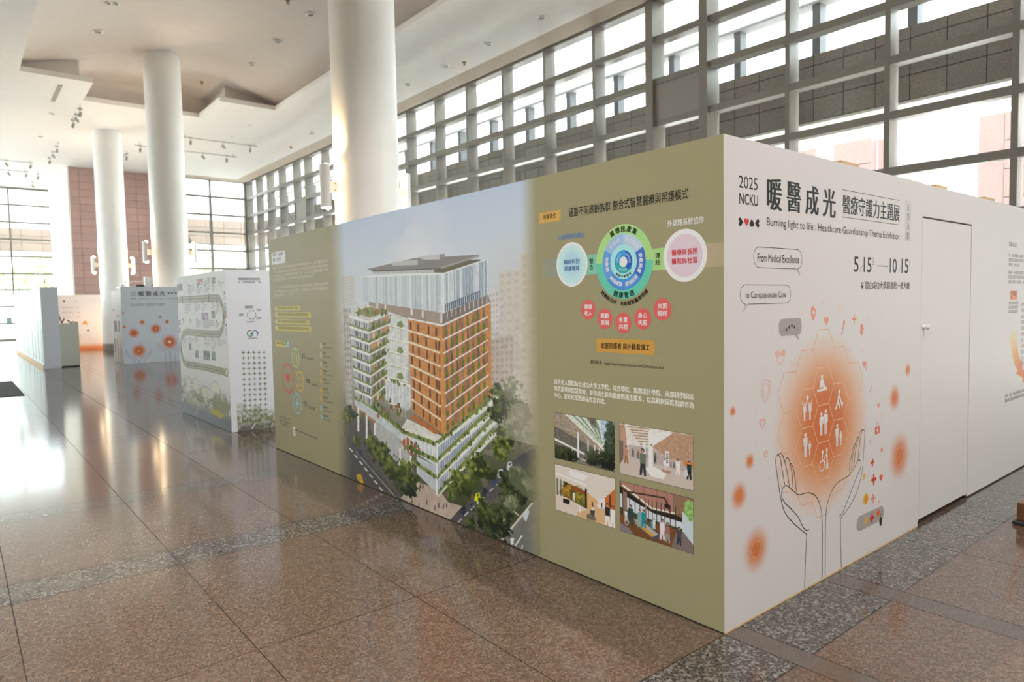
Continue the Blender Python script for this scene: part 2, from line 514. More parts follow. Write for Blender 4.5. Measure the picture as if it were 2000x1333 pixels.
downlight(0.38, 33.07, 9.0, 'white downlight on the lower ceiling left of the four-spot track')
for (x, yy, lb) in [(0.83, 21.35, 'large white downlight at the left of the vaulted recess'), (5.22, 18.96, 'middle one of three downlights on the right of the vault'),
                    (5.24, 16.54, 'downlight of the vault nearest the nearest column'), (5.26, 21.38, 'downlight of the vault closest to the recess corner'),
                    (0.74, 19.01, 'left one of a pair of spots at the top edge of the vault'), (0.92, 19.01, 'right one of a pair of spots at the top edge of the vault')]:
    downlight(x, yy, vz(x) - 0.015, lb, 0.12 if x > 1 else 0.13 if yy > 20 else 0.07)
for (x, yy, z, lb) in [(4.53, 16.35, None, 'brass sprinkler head beside a vault downlight at the top edge'), (4.55, 24.6, None, 'brass sprinkler head deep in the vault right of the middle column'),
                       (9.62, 15.39, 9.0, 'brass sprinkler head among the downlights by the window wall'), (9.55, 29.03, 9.0, 'small grey sprinkler head near the far window pelmet')]:
    z = vz(x) if z is None else z
    t = empty('sprinkler', (x, yy, z - 0.1), lb, 'sprinkler', 'ceiling sprinklers')
    MB().lathe(x, yy, [(0.07, z), (0.06, z - 0.02), (0.02, z - 0.03)], 20).build('escutcheon', M['brass'], t, smooth=True)
    MB().lathe(x, yy, [(0.018, z - 0.02), (0.018, z - 0.075), (0.05, z - 0.08), (0.05, z - 0.085)], 16).build('head', M['brass'], t, smooth=True)
# slot diffuser
t = empty('slot_diffuser', (0.24, 25.9, 8.98), 'narrow beige slot air diffuser on the ceiling left of the recess step', 'air vent')
MB().box(0.17, 0.31, 24.8, 27.0, 8.985, 9.0).build('frame', M['beige'], t)
for k in range(3): MB().box(0.19 + 0.04 * k, 0.21 + 0.04 * k, 24.84, 26.96, 8.975, 8.99).build('blade', M['infill'], t)

def track(p0, p1, heads, label, z=8.88):
    p0 = Vector((*p0, z)); p1 = Vector((*p1, z))
    c = (p0 + p1) / 2
    t = empty('track_light', c, label, 'track light', 'ceiling lighting tracks')
    MB().tube([p0, p1], 0.018).build('rail', M['metal'], t)
    for q in (p0.lerp(p1, 0.04), p0.lerp(p1, 0.96)):
        MB().tube([q, (q.x, q.y, 9.0)], 0.012).build('hanger', M['metal'], t)
    for i, h in enumerate(heads):
        p = p0.lerp(p1, h)
        b = MB().box(p.x - 0.07, p.x + 0.07, p.y - 0.04, p.y + 0.04, z - 0.03, z + 0.03).build('adapter', M['metal'], t)
        MB().tube([p, (p.x, p.y, z - 0.16)], 0.012).build('stem', M['metal'], b)
        d = Vector((0.35 if i % 2 else -0.2, -0.5, -0.6)).normalized()
        q = Vector((p.x, p.y, z - 0.2))
        MB().tube([q - d * 0.09, q - d * 0.03, q + d * 0.09], 0.05, 12).build('spot_head', M['infill'], t)
track((5.0, 29.3), (8.1, 29.3), (0.1, 0.53, 0.9), 'long ceiling track with three spots right of the middle column, the nearer one')
track((3.7, 32.0), (8.06, 32.0), (0.05, 0.65, 0.89), 'long ceiling track passing behind the middle column, the farther one')
track((-3.2, 38.7), (0.55, 38.7), (0.3, 0.72, 0.97), 'ceiling track at the far left, the nearer of two')
track((-3.2, 41.4), (0.55, 41.4), (0.3, 0.78, 0.97), 'ceiling track at the far left, the farther of two')
track((1.05, 26.9), (1.05, 29.0), (0.07, 0.5, 0.95), 'short track of three spots left of the middle column below the recess step')
track((1.05, 33.5), (1.05, 37.4), (0.15, 0.5, 0.9), 'track of spots running away left of the farthest column')
track((0.98, 41.5), (0.98, 45.2), (0.1, 0.9), 'track of spots over the far left window end of the hall')
track((3.75, 33.9), (3.75, 36.6), (0.08, 0.9), 'small track seen between the farthest and middle columns')

# lit downlights over the near part of the hall
for (x, yy, en, colr, lb) in ((-5.5, -1.0, 500, (0.98, 0.98, 0.97), 'lit downlight over the aisle before the near corner of the big booth'), (-5.5, 3.0, 290, (0.98, 0.98, 0.97), 'lit downlight over the aisle beside the care model diagram'),
                        (0.5, -5.0, 430, (1.0, 0.95, 0.93), 'lit downlight in front of the exhibition title on the white wall'), (3.2, -3.6, 120, (1.0, 0.60, 0.42), 'warm lit downlight in front of the door in the white wall'),
                        (1.4, 2.6, 520, (1.0, 0.95, 0.90), 'added unseen downlight above the big booth, brightening the nearest column')):  # this last one is added out of view to brighten the nearest column
    downlight(x, yy, 9.0, lb)
    add_light('downlight_beam', 'SPOT', (x, yy, 8.96), en, colr, aim=(x, yy, 0.0), spot_size=math.radians(120), spot_blend=0.7, shadow_soft_size=0.09)
# ------------------------------------------------------------------ printing: lettering, shapes and pictures on panels
_fc = bpy.data.curves.new('lettering_source', 'FONT')
_fc.resolution_u = 3
_fo = bpy.data.objects.new('lettering_source', _fc)
COL.objects.link(_fo)
_glyph = {}
def glyphs(s):
    if s not in _glyph:
        _fc.body = s
        dg = bpy.context.evaluated_depsgraph_get(); dg.update()
        me = bpy.data.meshes.new_from_object(_fo.evaluated_get(dg))
        v = np.array([(p.co.x, p.co.y) for p in me.vertices]); f = [tuple(p.vertices) for p in me.polygons]
        bpy.data.meshes.remove(me)
        _glyph[s] = (v, f)
    return _glyph[s]

def on_x(x):   # a wall facing -X: r runs to the right as seen, so y = -r
    return lambda r, z, d: (x - d, -r, z)
def on_y(y):   # a wall facing -Y
    return lambda r, z, d: (r, y - d, z)

LAYER = 0.00022
class Print:
    def __init__(s, plane):
        s.pl = plane; s.v = []; s.f = []; s.c = []; s.k = 0
    def add(s, pts, faces, col, layer=1):
        n = len(s.v); s.k = (s.k + 1) % 12          # every shape a hair in front of the one before
        for i, (r, z) in enumerate(pts):
            s.v.append(s.pl(r, z, LAYER * layer + 0.000016 * s.k))
            s.c.append(col[i] if isinstance(col, list) else col)
        s.f += [tuple(i + n for i in q) for q in faces]
        return s
    def poly(s, pts, col, layer=1): return s.add(pts, [tuple(range(len(pts)))], col, layer)
    def rect(s, r0, r1, z0, z1, col, layer=1, c2=None):
        p = [(r0, z0), (r1, z0), (r1, z1), (r0, z1)]
        return s.add(p, [(0, 1, 2, 3)], [col, c2, c2, col] if c2 else col, layer)
    def ring(s, r, z, r0, r1, a0, a1, col, layer=1, n=48):
        p = []
        for i in range(n + 1):
            a = math.radians(a0 + (a1 - a0) * i / n)
            p += [(r + r0 * math.cos(a), z + r0 * math.sin(a)), (r + r1 * math.cos(a), z + r1 * math.sin(a))]
        return s.add(p, [(2 * i, 2 * i + 1, 2 * i + 3, 2 * i + 2) for i in range(n)], col, layer)
    def disc(s, r, z, R, col, layer=1, n=40, rz=None):
        rz = rz or R
        return s.poly([(r + R * math.cos(2 * math.pi * i / n), z + rz * math.sin(2 * math.pi * i / n)) for i in range(n)], col, layer)
    def glow(s, r, z, R, core, edge, layer=1, rz=None, hard=0.45, n=44, m=12):
        rz = rz or R
        p = [(r, z)]; c = [core]
        for j in range(1, m + 1):
            t = j / m; k = min(1, max(0, (t - hard) / (1 - hard))); k = k * k * (3 - 2 * k)
            for i in range(n):
                a = 2 * math.pi * i / n
                p.append((r + R * t * math.cos(a), z + rz * t * math.sin(a)))
                c.append(tuple(core[q] + (edge[q] - core[q]) * k for q in range(3)))
        f = [(0, 1 + i, 1 + (i + 1) % n) for i in range(n)]
        for j in range(m - 1):
            for i in range(n):
                a = 1 + j * n; f.append((a + i, a + n + i, a + n + (i + 1) % n, a + (i + 1) % n))
        return s.add(p, f, c, layer)
    def line(s, pts, w, col, layer=1, closed=False):
        P = [np.array(p, float) for p in pts]
        if closed: P = P + [P[0]]
        L = []
        for i, p in enumerate(P):
            a = P[max(i - 1, 0)]; b = P[min(i + 1, len(P) - 1)]
            if closed and i in (0, len(P) - 1): a, b = P[-2], P[1]
            d = b - a; d = d / (np.linalg.norm(d) + 1e-9)
            nrm = np.array([-d[1], d[0]]) * w / 2
            L += [tuple(p + nrm), tuple(p - nrm)]
        return s.add(L, [(2 * i, 2 * i + 1, 2 * i + 3, 2 * i + 2) for i in range(len(P) - 1)], col, layer)
    def text(s, string, r0, r1, z0, z1, col, layer=2, bold=0.0, ming=0.0):
        v, f = glyphs(string)
        lo = v.min(0); hi = v.max(0)
        q = (v - lo) / (hi - lo)
        P = np.stack([r0 + q[:, 0] * (r1 - r0), z0 + q[:, 1] * (z1 - z0)], 1)
        if ming:
            for k in (-1, -0.35, 0.35, 1): s.add([(a + k * ming, b) for a, b in P], f, col, layer)
        elif bold:
            q = bold * (z1 - z0)
            for a, b in ((q, q), (-q, q), (q, -q), (-q, -q)): s.add([(x + a, y + b) for x, y in P], f, col, layer)
        else:
            s.add([tuple(p) for p in P], f, col, layer)
        return s
    def vtext(s, string, r0, r1, z0, z1, col, layer=2, bold=0.0):
        n = len(string); h = (z1 - z0) / n
        for i, ch in enumerate(string):
            zt = z1 - i * h
            s.text(ch, r0, r1, zt - h * 0.92, zt - h * 0.06, col, layer, bold)
        return s
    def arc(s, string, r, z, R, a_mid, size, col, layer=4, step=None, inside=False, bold=0.0):
        step = step or math.degrees(size * 1.02 / R)
        n = len(string)
        for i, ch in enumerate(string):
            if ch == ' ': continue
            t = i - (n - 1) / 2
            a = math.radians(a_mid - t * step if not inside else a_mid + t * step)
            v, f = glyphs(ch)
            c = (v.min(0) + v.max(0)) / 2
            q = (v - c) * size * 1.02
            th = a - math.pi / 2 if not inside else a + math.pi / 2
            cs, sn = math.cos(th), math.sin(th)
            P = [(r + R * math.cos(a) + x * cs - y * sn, z + R * math.sin(a) + x * sn + y * cs) for x, y in q]
            if bold:
                k = bold * size * 2
                for da, db in ((k, k), (-k, k), (k, -k), (-k, -k)): s.add([(x + da, y + db) for x, y in P], f, col, layer)
            else:
                s.add(P, f, col, layer)
        return s
    def greek(s, r0, r1, z0, z1, lines, col, layer=2, seed=1, last=1.0, cell=None, gap=0.08):
        """small print too fine to read: rows of stroke clusters"""
        rd = random.Random(seed)
        lh = (z1 - z0) / lines; ch = lh * 0.62; cw = cell or ch * 1.0
        P = []; F = []
        for l in range(lines):
            zt = z1 - l * lh; r = r0; end = r1 if l < lines - 1 else r0 + (r1 - r0) * last
            while r + cw <= end + 1e-6:
                if rd.random() > gap:
                    for (a, b, c, d) in ((0.05, 0.92, 0.02, 0.2), (0.05, 0.92, 0.42, 0.58), (0.05, 0.92, 0.8, 0.98), (0.2 + 0.4 * rd.random(), 0.0, 0.0, 1.0)):
                        if b == 0.0: b = a + 0.2
                        n = len(P)
                        P += [(r + a * cw * 0.9, zt - d * ch), (r + b * cw * 0.9, zt - d * ch), (r + b * cw * 0.9, zt - c * ch), (r + a * cw * 0.9, zt - c * ch)]
                        F.append((n, n + 1, n + 2, n + 3))
                r += cw
        if P: s.add(P, F, col, layer)
        return s
    def plus(s, r, z, h, w, col, layer=2):
        return s.rect(r - h, r + h, z - w, z + w, col, layer).rect(r - w, r + w, z - h, z + h, col, layer)
    def heart(s, r, z, h, col, layer=2, rot=0.0, spade=False):
        pts = []
        for i in range(32):
            t = 2 * math.pi * i / 32
            x = 16 * math.sin(t) ** 3; y = 13 * math.cos(t) - 5 * math.cos(2 * t) - 2 * math.cos(3 * t) - math.cos(4 * t)
            x, y = x / 32 * h, (y + 2.5) / 30 * h
            if spade: y = -y
            cs, sn = math.cos(rot), math.sin(rot)
            pts.append((r + x * cs - y * sn, z + x * sn + y * cs))
        s.poly(pts, col, layer)
        if spade: s.poly([(r, z - h * 0.1), (r + h * 0.22, z - h * 0.55), (r - h * 0.22, z - h * 0.55)], col, layer)
        return s
    def star(s, r, z, R, col, layer=2):
        return s.poly([(r + (R if i % 2 == 0 else R * 0.45) * math.sin(math.pi * i / 5), z + (R if i % 2 == 0 else R * 0.45) * math.cos(math.pi * i / 5)) for i in range(10)], col, layer)
    def rrect(s, r0, r1, z0, z1, rad, n=8):
        p = []
        for cx, cz, a in ((r1 - rad, z1 - rad, 0), (r0 + rad, z1 - rad, 90), (r0 + rad, z0 + rad, 180), (r1 - rad, z0 + rad, 270)):
            for i in range(n + 1):
                t = math.radians(a + 90 * i / n); p.append((cx + rad * math.cos(t), cz + rad * math.sin(t)))
        return p
    def flush(s, name, parent):
        o = s.build(name, parent); s.v = []; s.f = []; s.c = []
        return s
    def build(s, name, parent, label=None):
        o = raw(name, s.v, s.f, M['print'], parent)
        at = o.data.color_attributes.new('ink', 'FLOAT_COLOR', 'POINT')
        c = np.ones((len(s.v), 4), np.float32); c[:, :3] = np.array(s.c, np.float32)
        at.data.foreach_set('color', c.ravel())
        if label: o['label'] = label
        return o

class Picture:
    """a printed picture: colours painted on a fine grid of the print itself (x to the right, y up, both 0..1)"""
    def __init__(s, w, h, bg=(200, 200, 200)):
        s.w, s.h = w, h
        s.x, s.y = np.meshgrid((np.arange(w)) / (w - 1), (np.arange(h)) / (h - 1))
        s.a = np.zeros((h, w, 3)); s.a[:] = bg
    def mask(s, pts):
        P = np.array(pts, float); X, Yy = s.x, s.y
        m = np.zeros(X.shape, bool)
        x0, x1, y0, y1 = P[:, 0].min(), P[:, 0].max(), P[:, 1].min(), P[:, 1].max()
        i0 = max(0, int(y0 * (s.h - 1)) - 1); i1 = min(s.h, int(y1 * (s.h - 1)) + 2)
        j0 = max(0, int(x0 * (s.w - 1)) - 1); j1 = min(s.w, int(x1 * (s.w - 1)) + 2)
        if i0 >= i1 or j0 >= j1: return m, (slice(0, 0), slice(0, 0))
        sl = (slice(i0, i1), slice(j0, j1))
        x, y = X[sl], Yy[sl]; mm = np.zeros(x.shape, bool)
        for i in range(len(P)):
            (ax, ay), (bx, by) = P[i], P[i - 1]
            if ay == by: continue
            c = ((ay > y) != (by > y)) & (x < (bx - ax) * (y - ay) / (by - ay) + ax)
            mm ^= c
        return mm, sl
    def poly(s, pts, col, alpha=1.0):
        mm, sl = s.mask(pts)
        if mm.size:
            t = s.a[sl]; t[mm] = t[mm] * (1 - alpha) + np.array(col, float) * alpha
        return s
    def px(s, pts, col, alpha=1.0):     # points in percent, y down
        return s.poly([(a / 100, 1 - b / 100) for a, b in pts], col, alpha)
    def box(s, x0, x1, y0, y1, col, alpha=1.0):
        return s.px([(x0, y0), (x1, y0), (x1, y1), (x0, y1)], col, alpha)
    def person(s, x, y, h, top, legs, skin=(190, 150, 130)):
        w = h * 0.088
        s.px([(x - w, y - h * .82), (x + w, y - h * .82), (x + w * .9, y - h * .42), (x - w * .9, y - h * .42)], top)
        s.px([(x - w * .8, y - h * .44), (x + w * .8, y - h * .44), (x + w, y), (x + w * .3, y), (x, y - h * .3), (x - w * .4, y), (x - w * 1.1, y)], legs)
        s.px([(x - w * .45, y - h), (x + w * .45, y - h), (x + w * .5, y - h * .88), (x, y - h * .82), (x - w * .5, y - h * .88)], (50, 38, 34))
        s.px([(x - w * .3, y - h * .94), (x + w * .3, y - h * .94), (x + w * .25, y - h * .84), (x - w * .25, y - h * .84)], skin)
    def fbm(s, n, seed, octv=5, aspect=1.0):
        rng = np.random.RandomState(seed); out = np.zeros((s.h, s.w)); amp = 1.0; tot = 0
        for o in range(octv):
            kx, ky = max(2, int(n * aspect)), max(2, n)
            g = rng.rand(ky + 2, kx + 2)
            fx, fy = s.x * kx, s.y * ky
            ix, iy = fx.astype(int), fy.astype(int); tx, ty = fx - ix, fy - iy
            tx = tx * tx * (3 - 2 * tx); ty = ty * ty * (3 - 2 * ty)
            out += amp * ((g[iy, ix] * (1 - tx) + g[iy, ix + 1] * tx) * (1 - ty) + (g[iy + 1, ix] * (1 - tx) + g[iy + 1, ix + 1] * tx) * ty)
            tot += amp; amp *= 0.55; n *= 2
        return out / tot
    def blend(s, k, col):
        k = np.clip(k, 0, 1)[..., None]; s.a[:] = s.a * (1 - k) + np.array(col, float) * k
    def foliage(s, x, y, rx, ry, dark, light, nz):
        d = ((s.x - x) / rx) ** 2 + ((s.y - y) / ry) ** 2
        k = np.clip((1.25 - d - (nz - .5) * 2.6) * 3, 0, 1)[..., None]
        t = np.clip((nz - .35) * 2.2 + 0.35 * (s.y - y) / ry - 0.2 * (s.x - x) / rx, 0, 1)[..., None]
        c = np.array(dark, float) * (1 - t) + np.array(light, float) * t
        s.a[:] = s.a * (1 - k) + c * k
    def soften(s):
        """average 2 x 2 cells: smooth edges"""
        a = s.a[:s.h // 2 * 2, :s.w // 2 * 2]
        a = (a[0::2, 0::2] + a[1::2, 0::2] + a[0::2, 1::2] + a[1::2, 1::2]) / 4
        s.h, s.w = a.shape[:2]; s.a = a
        s.x, s.y = np.meshgrid(np.arange(s.w) / (s.w - 1), np.arange(s.h) / (s.h - 1))
        return s
    def build(s, name, parent, plane, r0, r1, z0, z1, layer=1, label=None):
        w, h = s.w, s.h
        R = r0 + s.x * (r1 - r0); Z = z0 + s.y * (z1 - z0)
        p0 = np.array(plane(0, 0, LAYER * layer)); pr = np.array(plane(1, 0, LAYER * layer)) - p0; pz = np.array(plane(0, 1, LAYER * layer)) - p0
        V = p0 + R[..., None] * pr + Z[..., None] * pz
        V = V.reshape(-1, 3); org = np.array([(V[:, 0].min() + V[:, 0].max()) / 2, (V[:, 1].min() + V[:, 1].max()) / 2, V[:, 2].min()])
        idx = np.arange(w * h).reshape(h, w)
        F = np.stack([idx[:-1, :-1], idx[:-1, 1:], idx[1:, 1:], idx[1:, :-1]], -1).reshape(-1, 4)
        me = bpy.data.meshes.new(name)
        me.vertices.add(w * h); me.vertices.foreach_set('co', (V - org).astype(np.float32).ravel())
        me.loops.add(F.size); me.loops.foreach_set('vertex_index', F.ravel().astype(np.int32))
        me.polygons.add(len(F)); me.polygons.foreach_set('loop_start', (np.arange(len(F)) * 4).astype(np.int32))
        me.update(calc_edges=True)
        c = np.clip(s.a / 255, 0, 1)
        c = np.where(c < 0.04045, c / 12.92, ((c + 0.055) / 1.055) ** 2.4) / KP
        C4 = np.ones((w * h, 4), np.float32); C4[:, :3] = np.clip(c, 0, 0.92).reshape(-1, 3)
        at = me.color_attributes.new('ink', 'FLOAT_COLOR', 'POINT'); at.data.foreach_set('color', C4.ravel())
        me.materials.append(M['print'])
        o = bpy.data.objects.new(name, me)
        link(o, org, parent)
        if label: o['label'] = label
        return o

def solid(o, col):
    """give a panel the print material with one flat ink"""
    at = o.data.color_attributes.new('ink', 'FLOAT_COLOR', 'POINT')
    at.data.foreach_set('color', np.tile(np.array((*col, 1), np.float32), len(o.data.vertices)))
    return o
# ------------------------------------------------------------------ the big exhibition booth
H = 2.4
OLIVE8 = (148, 142, 110)
OLIVE = A(*OLIVE8)
WHITE8 = (206, 206, 206)
WHITE = A(*WHITE8)
INK = A(24, 21, 21)
booth = empty('exhibition_booth', (3.2, 3.0, 0), 'large exhibition booth with a long olive wall meeting a white wall at the near corner', 'booth')
gw = solid(MB().box(0, 0.09, 0.0, 5.956, 0.006, H).build('olive_wall', M['print'], booth), OLIVE)
gw['label'] = 'long olive green printed wall with a building picture'
fw = solid(MB().box(0.0905, 2.36, 0.0, 0.09, 0.006, H).build('white_wall', M['print'], booth), WHITE)
fw2 = solid(MB().box(3.395, 6.6, 0.012, 0.1, 0.012, H).build('white_wall', M['print'], booth), WHITE)
fw3 = solid(MB().box(2.3605, 3.3945, 0.012, 0.1, 2.178, H).build('door_header', M['print'], booth), WHITE)
edge = solid(MB().box(0.0002, 0.0905, -0.0001, -0.00002, 0.006, H).build('corner_return', M['print'], booth), WHITE)
MB().box(2.361, 3.394, 0.06, 0.09, 0.0, 2.178).build('door_jamb', M['brown'], booth)
door = solid(MB().box(2.416, 3.390, 0.014, 0.05, 0.035, 2.166).build('door', M['print'], booth), WHITE)
solid(MB().box(2.3605, 2.408, 0.012, 0.09, 0.03, 2.178).build('door_post', M['print'], booth), WHITE)
kn = MB(); k = 16
for (rr, yy) in ((0.020, 0.014), (0.020, 0.008), (0.010, 0.004), (0.010, -0.006), (0.018, -0.010), (0.018, -0.020), (0.010, -0.025)):
    kn.v += [(2.455 + rr * math.cos(2 * math.pi * i / k), yy, 1.405 + rr * math.sin(2 * math.pi * i / k)) for i in range(k)]
for l in range(6):
    for i in range(k): kn.f.append((l * k + i, l * k + (i + 1) % k, (l + 1) * k + (i + 1) % k, (l + 1) * k + i))
kn.f.append(tuple(6 * k + i for i in range(k)))
kn.build('door_knob', M['white'], door, smooth=True)
solid(MB().box(6.51, 6.6, 0.101, 5.956, 0.006, H).build('rear_wall', M['print'], booth), WHITE)
solid(MB().box(0.091, 6.509, 5.866, 5.956, 0.006, H).build('end_wall', M['print'], booth), WHITE)
for (x0, x1) in ((1.45, 1.69), (3.0, 3.22), (4.1, 4.36)):
    MB().box(x0, x1, 0.13, 0.17, 0.0, 2.47).build('batten', M['wood'], booth)
MB().box(0.0, 2.35, -0.003, 0.0, 0.0, 0.005).build('vinyl_hem', M['wood'], booth)

GP = on_x(0.0); WP = on_y(0.0); WP2 = on_y(0.012)
